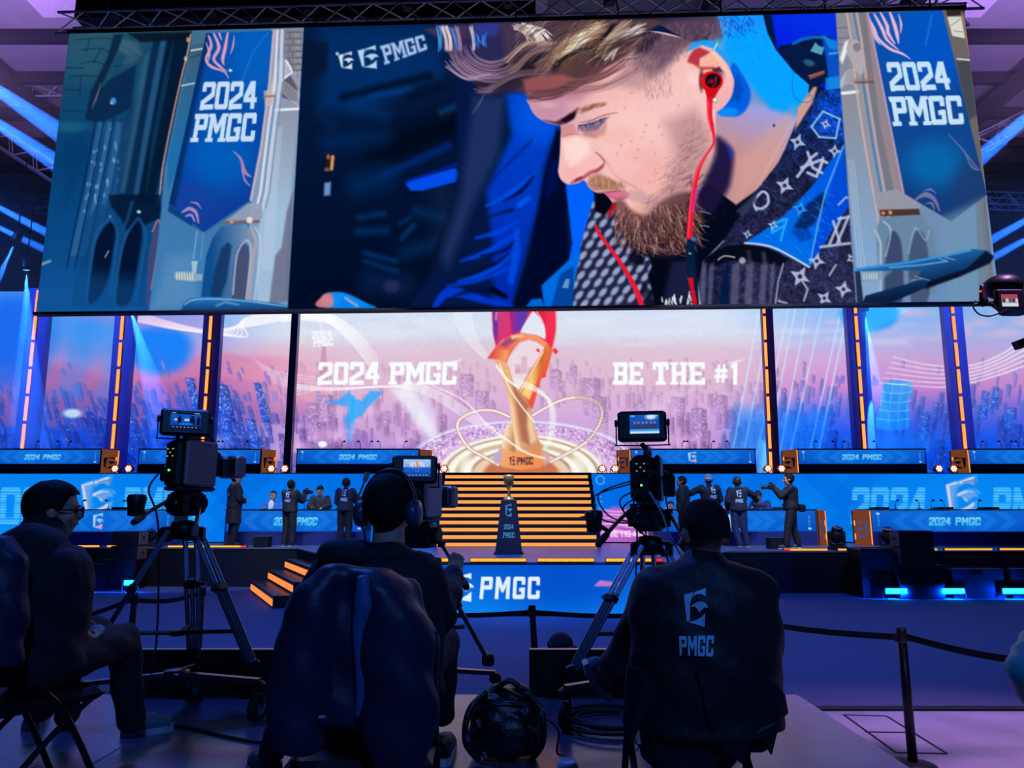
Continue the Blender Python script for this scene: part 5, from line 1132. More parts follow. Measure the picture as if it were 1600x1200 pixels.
G_step2 = glow('orange_step_light', (255, 140, 76), 1.15); M_alu_d = mat('dull_aluminium', (70, 74, 90), .4, .6)
side_steps(CL, FL, 1.6, 4.8, -1, 'side steps with orange risers climbing to the centre stage behind the padded coat')
side_steps(CR, FR, .9, 3.6, 1, 'orange side steps mostly hidden behind the operator in the printed jacket')

# podium and trophy
pd = thing('podium', 'tall tapered black podium with emblem, year and letters', 'podium', (-.07, 15.7, ZS))
px, py, ph = -.07, 15.75, 1.13
mb = MB(); mb.box((px, py, ZS+ph/2), (.58, .58, ph), None, .58); mb.build('column', mat('podium_black', (24, 22, 34), .35), pd)
MB().box((px, py, ZS+.012), (.64, .64, .024)).build('plinth', M_black, pd)
G_print = mat('pale_blue_print', (120, 170, 215), .6); G_podium = glow('podium_print_glow', (70, 140, 205), .75)  # podium emblem and letters are given a glow of their own
def podium_pt(a, b):   # a across, b down, on the sloping front face
    z = ZS+ph*(1-b); h = .29*(1-(1-.58)*(1-b)); return (px+a*h, py-h-.004, z)
def pod(polys): return [[podium_pt(a, b) for a, b in p] for p in polys]
polys_mesh('emblem', pod(emblem_polys((-.42, .07), (.42, .06), (-.4, .32), (.4, .31))), G_podium, pd); polys_mesh('lettering', pod(text_polys('2024', (-.46, .45), (.46, .45), (-.46, .54), (.46, .54), .16)+text_polys('PMGC', (-.5, .6), (.5, .6), (-.5, .7), (.5, .7), .16)), G_podium, pd)
M_gold = mat('polished_gold', (236, 180, 84), .3, .6, var=.1)
tz = ZS+ph; tr = thing('trophy', 'small golden twisted-ribbon trophy standing on the podium', 'trophy', (px, py, tz))
MB().lathe([(.001, 0), (.12, 0), (.12, .03), (.085, .06), (.075, .09), (.001, .09)], (px, py, tz), 20).build('base', M_gold, tr, True)
def ribbon(fn, n=26, w=.05, th=.012):
    mb = MB(); P = [Vector(fn(i/(n-1))) for i in range(n)]; vs = []
    for i, p in enumerate(P):
        d = (P[min(i+1, n-1)]-P[max(i-1, 0)]).normalized(); t = i/(n-1)
        s = Vector((math.cos(t*5), math.sin(t*5), .2)); s = (s-d*s.dot(d)).normalized(); q = d.cross(s)
        ww = w*(.6+.8*t) if not callable(w) else w(t)
        for a, b in ((-1, -1), (1, -1), (1, 1), (-1, 1)): vs.append(p+s*(a*ww/2)+q*(b*th/2))
    fs = [(3, 2, 1, 0), tuple(range(4*n-4, 4*n))]
    for i in range(n-1):
        for k in range(4): fs.append((i*4+k, i*4+(k+1) % 4, i*4+4+(k+1) % 4, i*4+4+k))
    mb.add(vs, fs); return mb
ribbon(lambda t: (px+.05*math.sin(2.6*t+2.8)+.03*t, py+.04*math.cos(3*t), tz+.08+.42*t), w=.085).build('ribbon', M_gold, tr, True)
ribbon(lambda t: (px-.05*math.sin(2.6*t+2.8)-.03*t, py-.04*math.cos(3*t), tz+.08+.42*t), w=.085).build('ribbon', M_gold, tr, True)
ribbon(lambda t: (px+.10*math.cos(math.pi*t), py, tz+.33+.13*math.sin(math.pi*t)), w=.06).build('arch', M_gold, tr, True)
MB().lathe([(.06, .38), (.11, .45), (.125, .55), (.115, .555), (.1, .46), (.05, .39)], (px, py, tz), 18).build('cup', M_gold, tr, True)

# amber light bars on the stage edges
G_amber = glow('amber_bar_light', (255, 158, 42), 1.6); G_red = glow('red_bar_end', (255, 40, 50), 1.2)
def light_bar(u0, u1, v, Y, label, red=None, h=.055):
    p, q = at(u0, v, Y), at(u1, v, Y); z = ZS
    t = thing('light_bar', label, 'light bar', ((p.x+q.x)/2, Y, z), 'amber light bars along the stage edge')
    MB().bbox(((p.x+q.x)/2, Y+.05, z+h*.5), (q.x-p.x+.02, .07, h), .008).build('housing', M_dark, t)
    n = max(2, int(abs(q.x-p.x)/.14)); L = (q.x-p.x)/n
    for i in range(n):
        g = G_red if (red == 'right' and i == n-1) or (red == 'left' and i == 0) else G_amber
        MB().box((p.x+L*(i+.5), Y+.012, z+h*.5), (L*.97, .012, h*.7)).build('cell', g, t)
for u0, u1, lab, rd in ((640, 715, 'amber light bar on the centre stage edge beside the middle camera', None), (735, 822, 'amber light bar on the centre stage edge directly below the podium', None), (840, 928, 'amber light bar on the centre stage edge, first one past the podium', None), (947, 1036, 'amber light bar with a red end cell behind the manned camera tripod', 'right')):
    light_bar(u0, u1, 873, YC-.05, lab, rd, .075)
for u0, u1, lab in ((104, 155, 'amber light bar on the stage edge beside the head of the seated man with glasses'), (167, 192, 'short amber light bar half hidden by small stacked speakers'), (194, 207, 'shortest amber light bar next to the small stacked speakers'), (262, 385, 'long amber light bar behind the unmanned camera tripod')):
    light_bar(u0, u1, 853, 18.0+.0355*(-5.3-at((u0+u1)/2, 853, 18.2).x)+.02, lab, 'right' if u1 == 385 else None)
for u0, u1, lab, rd in ((1225, 1293, 'amber light bar with a red end below the photographer on stage', 'left'), (1310, 1356, 'amber light bar between the moving head lamp and the flight case', None), (1395, 1465, 'amber light bar partly hidden by the speaker stack', None), (1477, 1551, 'amber light bar under the words on the lower table', None), (1563, 1640, 'amber light bar cut by the frame edge, beyond the floor monitors', None)):
    light_bar(u0, u1, 861, 16.62+.0423*(at((u0+u1)/2, 861, 16.8).x-4.92), lab, rd)

# ---------------------------------------------------------------- player tables
cvW, cvE = paint_table('words'), paint_table('emblem')
G_orange = glow('amber_side_glow', (150, 80, 50), .55); G_edge = glow('orange_edge_light', (255, 150, 70), 1.2); M_em = mat('grey_emblem', (120, 120, 140), .5); M_top = mat('table_top_black', (18, 20, 30), .35)  # orange light on the end panels is put in as their own glow
TABLES = []
def table(u0, u1, vt, vb, Y, zb, kind, side, label, group):
    """Long player table: LED front with base below, lit end panel, top."""
    p, q = at(u0, vt, Y), at(u1, vt, Y); x0, x1, zt = p.x, q.x, p.z; zl = at((u0+u1)/2, vb, Y).z
    t = thing('player_table', label, 'table', ((x0+x1)/2, Y, zb), group)
    MB().box(((x0+x1)/2, Y+.40, (zb+zl)/2), (x1-x0, .72, zl-zb)).build('base', mat('table_base', (26, 36, 104), .5), t)
    MB().box(((x0+x1)/2, Y+.42, (zl+zt)/2), (x1-x0, .76, zt-zl-.01)).build('body', M_black, t)
    MB().bbox(((x0+x1)/2, Y+.42, zt+.012), (x1-x0+.04, .84, .025), .005).build('table_top', M_top, t)
    grid_mesh('picture', (x0+.03, Y+.035, zt-.015), (x1-x0-.06, 0, 0), (0, 0, -(zt-zl-.02)), 170, 30, from_unit(cvW if kind == 'words' else cvE, 200, 34), t)
    if side:
        s = 1 if side == 'right' else -1; xe = x1 if s > 0 else x0
        a, b = Vector((xe, Y+.03, 0)), Vector((xe+s*.34, Y+.33, 0)); mb = MB(); mb.beam(a+Vector((0, 0, (zb+zt)/2)), b+Vector((0, 0, (zb+zt)/2)), .03, zt-zb)
        sp = mb.build('side_panel', [G_orange], t); d = (b-a); O = a+Vector((0, 0, zt)); N = Vector((d.y, -d.x, 0)).normalized(); N = N if N.y < 0 else -N; O = O+N*.02; h = zt-zb
        em = [[tuple(O+d*u_+Vector((0, 0, -h*v_))) for u_, v_ in pl] for pl in emblem_polys((.15, .3), (.85, .3), (.15, .82), (.85, .82))]
        polys_mesh('emblem', em, M_em, sp)
        for k in (0, 1): mb = MB(); e = O+d*k; mb.beam(e+Vector((0, 0, -.02)), e+Vector((0, 0, -h+.02)), .022, .022); mb.build('edge_light', G_edge if k == (1 if s > 0 else 0) else M_black, sp)
        e = O+d*.9
        for f0, f1 in ((.3, .45), (.68, .85)): mb = MB(); mb.beam(e+Vector((0, 0, -h*f0)), e+Vector((0, 0, -h*f1)), .025, .025); mb.build('lamp_tube', G_edge, sp)
    TABLES.append((t, x0, x1, Y, zt+.025)); return t
UP, LO = 'player tables on the upper tier', 'player tables on the main stage'
for a in ((-25, 158, 'words', 'right', 'upper tier table with words at the far left edge of the picture'), (216, 408, 'emblem', 'right', 'upper tier table partly hidden by the unmanned camera'), (463, 655, 'words', 'right', 'upper tier table with words, directly above the hanging-coat operator'),
          (985, 1181, 'emblem', 'left', 'upper tier table with emblem beside the manned camera'), (1246, 1447, 'words', 'left', 'upper tier table with words, first to the right of the emblem table'), (1513, 1715, 'emblem', 'left', 'upper tier table cut by the right edge of the picture')):
    table(a[0], a[1], 702, 725, 20.78, 2.92, a[2], a[3], a[4], UP)
for a in ((36, 274, 'emblem', None, 'lower table with emblem beside the head of the seated man with glasses'), (352, 572, 'words', None, 'lower table with two seated players, left of the stairs'), (1020, 1276, 'emblem', 'right', 'lower table with emblem behind the crew in printed jackets'), (1360, 1622, 'words', 'left', 'lower table with words and five microphones, nobody seated')):
    table(a[0], a[1], 797, 831, 19.2, ZS, a[2], a[3], a[4], LO)

# ---------------------------------------------------------------- LED wall behind the upper tier and its pillars
cvB = paint_back(); YB, ZB0, ZB1 = 24.6, 2.92, 9.6
PIL = [(61.5, 36, 30, 1), (196.5, 177, 28, 1), (333.6, 317, 26, 1), (463, 449, 10, 0), (1191, 1202, 15, 2), (1333, 1350, 29, 1), (1484, 1507, 28, 1)]   # strip x at y=485 and y=735, width, kind
cuts = [-26]+[at(p[0]*.5+p[1]*.5, 610, YB).x for p in PIL]+[26]
names = ['leftmost city section of the back LED wall, beyond the first pillar', 'back LED wall section with hazy hills between the first two pillars', 'back LED wall section with skyscrapers behind the unmanned camera', 'narrow back LED wall section with slanted towers beside the thin dark pillar', 'central back LED wall with the giant trophy and white words', 'back LED wall section crossed by slanting white beams', 'back LED wall section with the cyan cooling tower', 'rightmost back LED wall section with white light trails']
for i in range(8):
    x0, x1 = cuts[i], cuts[i+1]
    t = thing('back_screen', names[i], 'screen', ((x0+x1)/2, YB, ZB0), 'sections of the back LED wall')
    vis0, vis1 = max(x0, at(-60, 600, YB).x), min(x1, at(1660, 600, YB).x); nx = max(20, int((x1-x0)*31))
    grid_mesh('picture', (x0, YB, ZB1), (x1-x0, 0, 0), (0, 0, ZB0-ZB1), nx, 215, from_photo(cvB), t)
    MB().box(((x0+x1)/2, YB+.08, (ZB0+ZB1)/2), (x1-x0, .14, ZB1-ZB0)).build('cabinet', M_black, t)
G_pil = glow('orange_pillar_light', (255, 136, 66), 2.0); M_pil = mat('pillar_navy', (84, 90, 190), .45)
PN = ['slanted pillar with orange light strip nearest the left picture edge', 'slanted pillar with orange light strip left of the unmanned camera', 'slanted pillar with orange light strip behind the unmanned camera viewfinder', 'thin dark unlit pillar left of the central screen', 'slim pillar with light strip at the right end of the central screen', 'broad slanted pillar with orange strip left of the cyan tower', 'broad slanted pillar with orange strip right of the cyan tower']
for (ut, ub, w, k), nm in zip(PIL, PN):
    a, b = at(ut, 485, 24.3), at(ub, 735, 24.3); d = a-b; a = b+d*((9.6-b.z)/d.z); b = b+d*((2.93-b.z)/d.z); wd = w*24.3/FPX*1.1
    t = thing('light_pillar', nm, 'pillar', tuple(b), 'pillars between the LED sections')
    off = Vector((wd*.06 if k == 1 else (wd*.4 if k == 2 else 0), 0, 0))
    mb = MB(); mb.beam(b+off, a+off, wd, .25, (0, -1, 0)); mb.build('post', M_pil if k else mat('pillar_blue', (6, 50, 120), .35), t)
    if k:
        L = (a-b).length; n = int(L/.95); u = (a-b).normalized()
        for i in range(n):
            p, q = b+u*(i*.95+.04)+Vector((0, -.16, 0)), b+u*(i*.95+.87)+Vector((0, -.16, 0)); mb = MB(); mb.beam(p, q, .085, .06, (0, -1, 0)); sg = mb.build('light_segment', G_pil, t)
            mb = MB(); mb.beam(p+Vector((0, .03, 0)), q+Vector((0, .03, 0)), .15, .03, (0, -1, 0)); mb.build('reflector', mat('orange_reflector', (90, 36, 30), .4), sg)

# ---------------------------------------------------------------- hanging screen with its truss
cvM = paint_main()
hs = thing('hanging_screen', 'huge LED screen hung over the stage showing a bearded player in close-up', 'screen', (0, 16.1, 6.54))
O = np.array((-11.40, 16.456, 13.945)); U = np.array((22.47, -.899, 0)); V = np.array((0, 0, -7.41))
grid_mesh('picture', O, U, V, 1150, 380, from_photo(cvM), hs)
un = Vector(U).normalized(); back = Vector((.04, 1, 0)).normalized(); Rm = Matrix((un, back, Vector((0, 0, 1)))).transposed()
c0 = Vector(O)+Vector(U)/2+Vector(V)/2
MB().box(c0+back*.13, (22.47, .22, 7.41), Rm).build('cabinet', M_black, hs)
for dz, h in ((3.705+.05, .1), (-3.705-.03, .06)): MB().box(c0+back*.08+Vector((0, 0, dz)), (22.6, .22, h), Rm).build('frame', M_black, hs)
def truss(name, label, a, b, s, bays, m, up=(0, 0, 1), r=.035, parent=None):
    """Box truss: four chords and zig-zag braces, each a part."""
    a, b = Vector(a), Vector(b); d = (b-a).normalized(); x = d.cross(Vector(up)).normalized(); z = x.cross(d)
    t = thing(name, label, 'truss', tuple(a), 'lighting trusses'); cs = [x*(i*s/2)+z*(j*s/2) for i, j in ((-1, -1), (1, -1), (1, 1), (-1, 1))]; L = (b-a).length
    for c in cs: MB().cyl(a+c, b+c, r, n=8).build('chord', m, t)
    for k in range(bays):
        p, q = a+d*(L*k/bays), a+d*(L*(k+1)/bays)
        for i in range(4):
            c1, c2 = cs[i], cs[(i+1) % 4]
            if k % 2: c1, c2 = c2, c1
            MB().cyl(p+c1, q+c2, r*.55, n=6, cap=False).build('brace', m, t)
    return t
M_truss = mat('truss_aluminium', (186, 192, 206), .35, .35)
ta, tb = Vector((-11.9, 16.98, 14.42)), Vector((11.7, 16.03, 14.42))
truss('screen_truss', 'long aluminium truss carrying the hanging screen along its top edge', ta, tb, .62, 34, M_truss)
for k in range(9):
    p = ta.lerp(tb, (k+.5)/9); t = thing('chain_hoist', 'black chain hoist above the hanging screen, %s along its truss from the left' % ('first', 'second', 'third', 'fourth', 'fifth', 'sixth', 'seventh', 'eighth', 'last')[k], 'hoist', tuple(p), 'hoists of the hanging screen')
    MB().bbox(p+Vector((0, 0, .55)), (.28, .26, .4), .03).build('body', M_black, t); MB().cyl(p+Vector((0, 0, .7)), p+Vector((0, 0, 2.2)), .012, n=6).build('chain', M_steel, t); MB().tube([p+Vector((.16, 0, .5)), p+Vector((.22, 0, .1)), p+Vector((.1, .05, -.05))], .02, 6).build('cable', M_rubber, t)
dk = MB().box((-5.7, 17.9, 15.9), (12.7, .8, 1.35)); tag(dk.build('masking_drape', M_drape), 'black masking drape above the truss of the hanging screen', 'drape')
# trusses under the roof beside the screen
truss('roof_truss', 'lattice truss running level beside the upper left of the hanging screen', at(-60, 128, 24), at(140, 128, 24), .7, 8, M_truss); truss('roof_truss', 'lattice truss slanting down toward the left side of the hanging screen', at(-40, 190, 24), at(130, 300, 24.5), .6, 9, M_truss)
truss('roof_truss', 'upper level truss beside the top right corner of the hanging screen', at(1500, 98, 24), at(1660, 94, 24), .45, 8, M_truss); truss('roof_truss', 'sloping lattice truss beside the right banner of the hanging screen', at(1500, 240, 24), at(1660, 160, 24), .6, 8, M_truss); truss('roof_truss', 'lowest truss beside the right side of the hanging screen', at(1510, 312, 26), at(1660, 318, 26), .5, 8, M_truss); truss('roof_truss', 'dark truss low behind the left side of the hanging screen', at(-60, 318, 26), at(120, 320, 26), .5, 8, M_beam)
# ---------------------------------------------------------------- people: bodies grown from limbs into one continuous skin
JOBS = []
def limb(mb, a, b, r0, r1=None, n=10):
    a, b = Vector(a), Vector(b); r1 = r0 if r1 is None else r1
    if (b-a).length > 1e-5: mb.cyl(a, b, r0, r1, n)
    mb.ball(a, r0, n, 6); mb.ball(b, r1, n, 6)
def rings(mb, rs, n=16):
    """Loft of ellipses: (centre, half width, half depth, width axis, depth axis)."""
    vs = []
    for c, w, d, X, Y in rs:
        c = Vector(c)
        for k in range(n): t = 2*math.pi*k/n; vs.append(c+X*(w*math.cos(t))+Y*(d*math.sin(t)))
    m = len(rs); fs = [tuple(range(n-1, -1, -1)), tuple(range((m-1)*n, m*n))]
    for i in range(m-1):
        for k in range(n): fs.append((i*n+k, i*n+(k+1) % n, (i+1)*n+(k+1) % n, (i+1)*n+k))
    mb.add(vs, fs)
def grow(name, mb, m, parent, voxel=.014, smooth=3, wrinkle=0., wscale=9.):
    """Queue a shape for fusing into one skin; the object exists at once, its mesh is replaced in fuse_all()."""
    o = mb.build(name, m, parent, True)
    md = o.modifiers.new('fuse', 'REMESH'); md.mode = 'VOXEL'; md.voxel_size = voxel; md.use_smooth_shade = True
    ms = o.modifiers.new('soft', 'SMOOTH'); ms.iterations = smooth; ms.factor = .5
    JOBS.append((o, wrinkle, wscale)); return o
def fuse_all():
    dg = bpy.context.evaluated_depsgraph_get()
    for o, wr, ws in JOBS:
        me = bpy.data.meshes.new_from_object(o.evaluated_get(dg)); mats_ = list(o.data.materials)
        if wr:
            n = len(me.vertices); co = np.empty(n*3, np.float32); me.vertices.foreach_get('co', co); no = np.empty(n*3, np.float32); me.vertices.foreach_get('normal', no)
            co = co.reshape(-1, 3); no = no.reshape(-1, 3); p = co*ws
            w = np.sin(p[:, 0]*1.3+2*np.sin(p[:, 2]*.9+p[:, 1]))*np.sin(p[:, 2]*1.7+1.6*np.sin(p[:, 0]*1.1))+.5*np.sin(p[:, 2]*3.1+p[:, 0]*2.3+p[:, 1]*1.7)
            me.vertices.foreach_set('co', (co+no*(w*wr)[:, None]).ravel())
        o.modifiers.clear(); o.data = me
        if not me.materials:
            for q in mats_: me.materials.append(q)
        me.polygons.foreach_set('use_smooth', [True]*len(me.polygons))
    JOBS.clear()
def hand(mb, wr, d, side, curl=.5, k=1., r=.0095):
    wr, d, side = Vector(wr), Vector(d).normalized(), Vector(side); side = (side-d*side.dot(d)).normalized(); nrm = d.cross(side)
    limb(mb, wr, wr+d*.045*k, .026*k, .03*k)
    for s_ in (-.022, 0, .022): limb(mb, wr+d*.03*k+side*s_*k, wr+d*.085*k+side*s_*k*1.1, .017*k, .014*k, 8)
    for i, (s_, L) in enumerate(((-.031, .066), (-.0105, .08), (.0105, .086), (.031, .072))):
        p = wr+d*.088*k+side*s_*k; ang = 0.
        for seg in (.45, .32, .23):
            ang += curl*.9; q = p+(d*math.cos(ang)+nrm*math.sin(ang))*(L*seg*k); limb(mb, p, q, r*k, r*.92*k, 7); p = q
    p = wr+d*.03*k+side*.03*k; q = p+(d*.6+side*.7+nrm*.25).normalized()*.04*k; limb(mb, p, q, .012*k, .0105*k, 7); limb(mb, q, q+(d*.85+side*.25+nrm*.45).normalized()*.032*k, .0105*k, .009*k, 7)
def head_parts(mb, c, R, k=1.):
    """Skull, jaw, nose, brow, lips and ears round the head centre c, turned by R (face towards local +Y)."""
    T = lambda x, y, z: Vector(c)+R @ (Vector((x, y, z))*k)
    mb.ball(T(0, -.012, .035), (.076*k, .096*k, .088*k), 14, 10, R); mb.ball(T(0, .022, -.035), (.058*k, .066*k, .072*k), 12, 8, R); mb.ball(T(0, .058, -.082), (.03*k, .028*k, .024*k), 10, 6, R)
    mb.ball(T(0, .07, .03), (.055*k, .024*k, .016*k), 10, 6, R); limb(mb, T(0, .083, .018), T(0, .104, -.014), .009*k, .014*k, 8); mb.ball(T(0, .086, -.043), (.024*k, .012*k, .011*k), 8, 6, R)
    for s_ in (-1, 1): mb.ball(T(s_*.078, -.012, -.005), (.011*k, .022*k, .032*k), 8, 6, R); mb.ball(T(s_*.045, .055, -.02), (.024*k, .024*k, .022*k), 8, 6, R)
def face_marks(c, R, parent, k=1.):
    T = lambda x, y, z: Vector(c)+R @ (Vector((x, y, z))*k)
    dk = mat('eye_dark', (26, 18, 18), .4)
    for s_ in (-1, 1): MB().ball(T(s_*.03, .077, .008), (.011*k, .007*k, .006*k), 8, 6, R).build('eye', dk, parent); MB().ball(T(s_*.032, .089, .03), (.017*k, .005*k, .004*k), 8, 6, R).build('eyebrow', dk, parent)
    MB().ball(T(0, .096, -.045), (.02*k, .004*k, .003*k), 8, 6, R).build('mouth', mat('lip_red', (150, 84, 80), .5), parent)
def hair_cap(c, R, parent, m, k=1., full=1.08, low=-.02, name='hair'):
    """Hair: a shell over crown and back of the skull, its edge high at the brow and low at the nape."""
    mb = MB(); n, q = 20, 12; T = lambda p: Vector(c)+R @ (p*k); vs = []; rng = random.Random(3)
    for j in range(q+1):
        for i in range(n):
            t = 2*math.pi*i/n; fr = math.sin(t)      # +1 at the face
            zmin = (.075 if fr > .55 else (.0+.07*max(0, fr)) if fr > 0 else low+.03*0)-(.045 if fr < -.3 else 0)
            a = (math.pi*.5)*j/q; zt = .035+.088*full
            z = zt-(zt-zmin)*(j/q)**1.15; rr = math.sqrt(max(0, 1-((z-.035)/(.088*full))**2)) if z > .035 else math.sqrt(max(.2, 1-((.035-z)/.112)**2))
            b = 1+rng.uniform(-.015, .03)
            vs.append(T(Vector((math.cos(t)*.076*full*rr*b, -.012+math.sin(t)*.096*full*rr*b, z))))
    fs = [(j*n+i, j*n+(i+1) % n, (j+1)*n+(i+1) % n, (j+1)*n+i) for j in range(q) for i in range(n)]
    mb.add(vs, fs); return mb.build(name, m, parent, True)
M_skin = mat('skin', (196, 146, 122), .55, var=.06); M_skin2 = mat('skin_tan', (160, 110, 88), .55, var=.06); M_hair = mat('black_hair', (14, 12, 14), .75, spec=.25); M_hairb = mat('brown_hair', (40, 28, 22), .5)
M_jkt = mat('black_jacket_cloth', (16, 18, 28), .75, bump=.3, bscale=25); M_hood = mat('navy_hoodie_cloth', (22, 28, 48), .85, bump=.3, bscale=25); M_trs = mat('black_trouser_cloth', (12, 13, 20), .85, bump=.2, bscale=30); M_jean = mat('dark_denim', (24, 38, 78), .85, bump=.2, bscale=60); M_shoe = mat('dark_sneaker', (40, 44, 54), .6); M_sole = mat('pale_sole', (170, 180, 186), .6)

def person(label, loc, rz, h=1.75, pose=None, jacket=M_jkt, trousers=M_trs, hair=M_hairb, skin=M_skin, yaw=0., nod=0., seated=False, coat=False, cap=None, face=True, group='people on the stage', hood=False, headset=False, curl=.5, voxel=.014, sleeves=True):
    k = h/1.75; Rz = Matrix.Rotation(rz, 3, 'Z'); L = Vector(loc)
    W = lambda p: L+Rz @ (Vector(p)*k)
    J = dict(pel=(0, 0, .96), wst=(0, .0, 1.1), cst=(0, 0, 1.3), nk=(0, -.015, 1.47), hd=(0, .02, 1.605), shl=(-.185, -.01, 1.41), shr=(.185, -.01, 1.41), ell=(-.25, -.03, 1.14), elr=(.25, -.03, 1.14), wrl=(-.24, .06, .9), wrr=(.24, .06, .9),
             hil=(-.09, 0, .93), hir=(.09, 0, .93), knl=(-.11, .03, .5), knr=(.11, .03, .5), anl=(-.12, -.02, .09), anr=(.12, -.02, .09))
    if pose: J.update(pose)
    t = thing('person', label, 'person', loc, group)
    X, Y = Rz @ Vector((1, 0, 0)), Rz @ Vector((0, 1, 0)); P = {a: W(b) for a, b in J.items()}
    Rh = Rz @ Matrix.Rotation(yaw, 3, 'Z') @ Matrix.Rotation(nod, 3, 'X')
    def torso(mb, e, top=True, low=True):
        r = []
        if low: r += [(P['pel']-Vector((0, 0, .06*k)), .15*k+e, .11*k+e, X, Y), (P['pel'], .165*k+e, .12*k+e, X, Y)]
        r += [(P['wst'], .148*k+e, .105*k+e, X, Y), (P['cst'], .175*k+e, .118*k+e, X, Y)]
        up = P['shl'].lerp(P['shr'], .5); r += [(up-Vector((0, 0, .03*k)), .185*k+e, .105*k+e, X, Y), (up+Vector((0, 0, .025*k)), .12*k+e, .075*k+e, X, Y)]
        rings(mb, r)
    def arm(mb, s_, e, to=1.):
        limb(mb, P['sh'+s_], P['el'+s_], .052*k+e, .043*k+e); limb(mb, P['el'+s_], P['el'+s_].lerp(P['wr'+s_], to), .042*k+e, .03*k+e)
    def leg(mb, s_, e, to=1.):
        limb(mb, P['hi'+s_], P['kn'+s_], .085*k+e, .06*k+e); limb(mb, P['kn'+s_], P['kn'+s_].lerp(P['an'+s_], to), .056*k+e, .036*k+e)
    b = MB(); torso(b, 0); limb(b, P['nk']-Vector((0, 0, .05*k)), P['hd']-Vector((0, 0, .03*k)), .056*k, .05*k)
    head_parts(b, P['hd'], Rh, k*1.2)
    for s_ in 'lr':
        arm(b, s_, 0); leg(b, s_, 0); d = P['wr'+s_]-P['el'+s_]; sd = (X if s_ == 'l' else -X)+Y*.3
        hand(b, P['wr'+s_]-d.normalized()*.01, d, sd, curl, k, .0105); f = P['an'+s_]; limb(b, f+Vector((0, 0, -.03*k)), f+Y*.15*k+Vector((0, 0, -.055*k)), .034*k, .026*k)
    grow('body', b, skin, t, voxel)
    j = MB(); torso(j, .062*k)
    for s_ in 'lr':
        if sleeves: arm(j, s_, .042*k, .97)
    limb(j, P['nk']-Vector((0, 0, .04*k)), P['nk']+Vector((0, 0, .0)), .075*k, .07*k)
    if hood: j.ball(P['nk']-Y*.07*k-Vector((0, 0, .02*k)), (.12*k, .075*k, .07*k), 12, 8, Rz)
    if coat: rings(j, [(P['pel']+Vector((0, 0, .1*k)), .18*k, .15*k, X, Y), (P['pel']-Vector((0, 0, .15*k)), .21*k, .17*k, X, Y), (P['pel']-Vector((0, 0, .42*k)), .24*k, .18*k, X, Y)])
    jk = grow('coat' if coat else 'jacket', j, jacket, t, voxel, 3, .004, 14)
    if not seated:
        tr_ = MB(); rings(tr_, [(P['pel']-Vector((0, 0, .1*k)), .175*k, .14*k, X, Y), (P['pel']+Vector((0, 0, .04*k)), .19*k, .15*k, X, Y)])
        for s_ in 'lr': leg(tr_, s_, .036*k, .97); limb(tr_, P['an'+s_]+Vector((0, 0, .12*k)), P['an'+s_]+Vector((0, 0, .02*k)), .058*k, .062*k)
        grow('trousers', tr_, trousers, t, voxel, 3, .003, 16)
        for s_ in 'lr':
            f = P['an'+s_]; z0 = L.z; m_ = MB(); Rf = Rz
            m_.ball(Vector((f.x, f.y, z0+.055*k))+Y*.06*k, (.048*k, .14*k, .05*k), 12, 8, Rf); sh = m_.build('shoe', M_shoe, t, True); MB().bbox(Vector((f.x, f.y, z0+.015))+Y*.06*k, (.094*k, .27*k, .028), .012, Rf).build('sole', M_sole, sh)
    if cap:
        hair_cap(P['hd'], Rh, t, cap, k*1.2, 1.14, .03, 'cap')
        m_ = MB(); m_.tube([P['hd']+Rh @ (Vector((math.cos(a)*.1, -.014+math.sin(a)*.124, .042))*k) for a in np.linspace(0, 2*math.pi, 20, endpoint=False)], .012*k, 6, True); m_.build('cap_band', mat('white_band', (214, 220, 224), .6), t)
    if hair: hair_cap(P['hd'], Rh, t, hair, k*1.2, 1.1)
    if headset:
        m_ = MB(); m_.tube([P['hd']+Rh @ (Vector((math.cos(a)*.103, -.01, .02+math.sin(a)*.134))*k) for a in np.linspace(0, math.pi, 12)], .008*k, 6); hs_ = m_.build('headset', M_plastic, t)
        for s_ in (-1, 1): MB().ball(P['hd']+Rh @ (Vector((s_*.1, -.01, 0))*k), (.02*k, .038*k, .045*k), 10, 6, Rh).build('ear_pad', M_plastic, hs_)
    if face: face_marks(P['hd'], Rh, t, k*1.2)
    return t, jk, P, k
PRINTS = []
def print_back(jk, t, x, z, w, dy=1, scale=1.):
    PRINTS.append((jk, t, x, z, w))
def do_prints():
    """Lay emblem and letters on the back of a jacket by casting rays onto the cloth."""
    for jk, t, x, z, w in PRINTS:
        me = jk.data; off = Vector(ORIGIN.get(jk.name, (0, 0, 0))); bv = BVHTree.FromPolygons([v.co+off for v in me.vertices], [tuple(p.vertices) for p in me.polygons])
        def drop(q):
            y0 = off.y-2; hit = bv.ray_cast(Vector((q[0], y0, q[1])), Vector((0, 1, 0))); return (q[0], (hit[0].y if hit[0] else off.y)-.016, q[1])
        for nm, pl in (('emblem_print', emblem_polys((x-w*.36, z+w*.62), (x+w*.36, z+w*.66), (x-w*.34, z-w*.38), (x+w*.34, z-w*.36))), ('letter_print', text_polys('PMGC', (x-w*.5, z-w*.62), (x+w*.5, z-w*.62), (x-w*.5, z-w*1.1), (x+w*.5, z-w*1.1), .16, False))):
            polys_mesh(nm, [[drop(q) for q in p] for p in pl], M_print, t)
M_print = mat('pale_print', (190, 214, 232), .55, var=.05)

def stage_xy(u, Y): return (at(u, 850, Y).x, Y, ZS)
def tall(u, v, Y): return at(u, v, Y).z-ZS
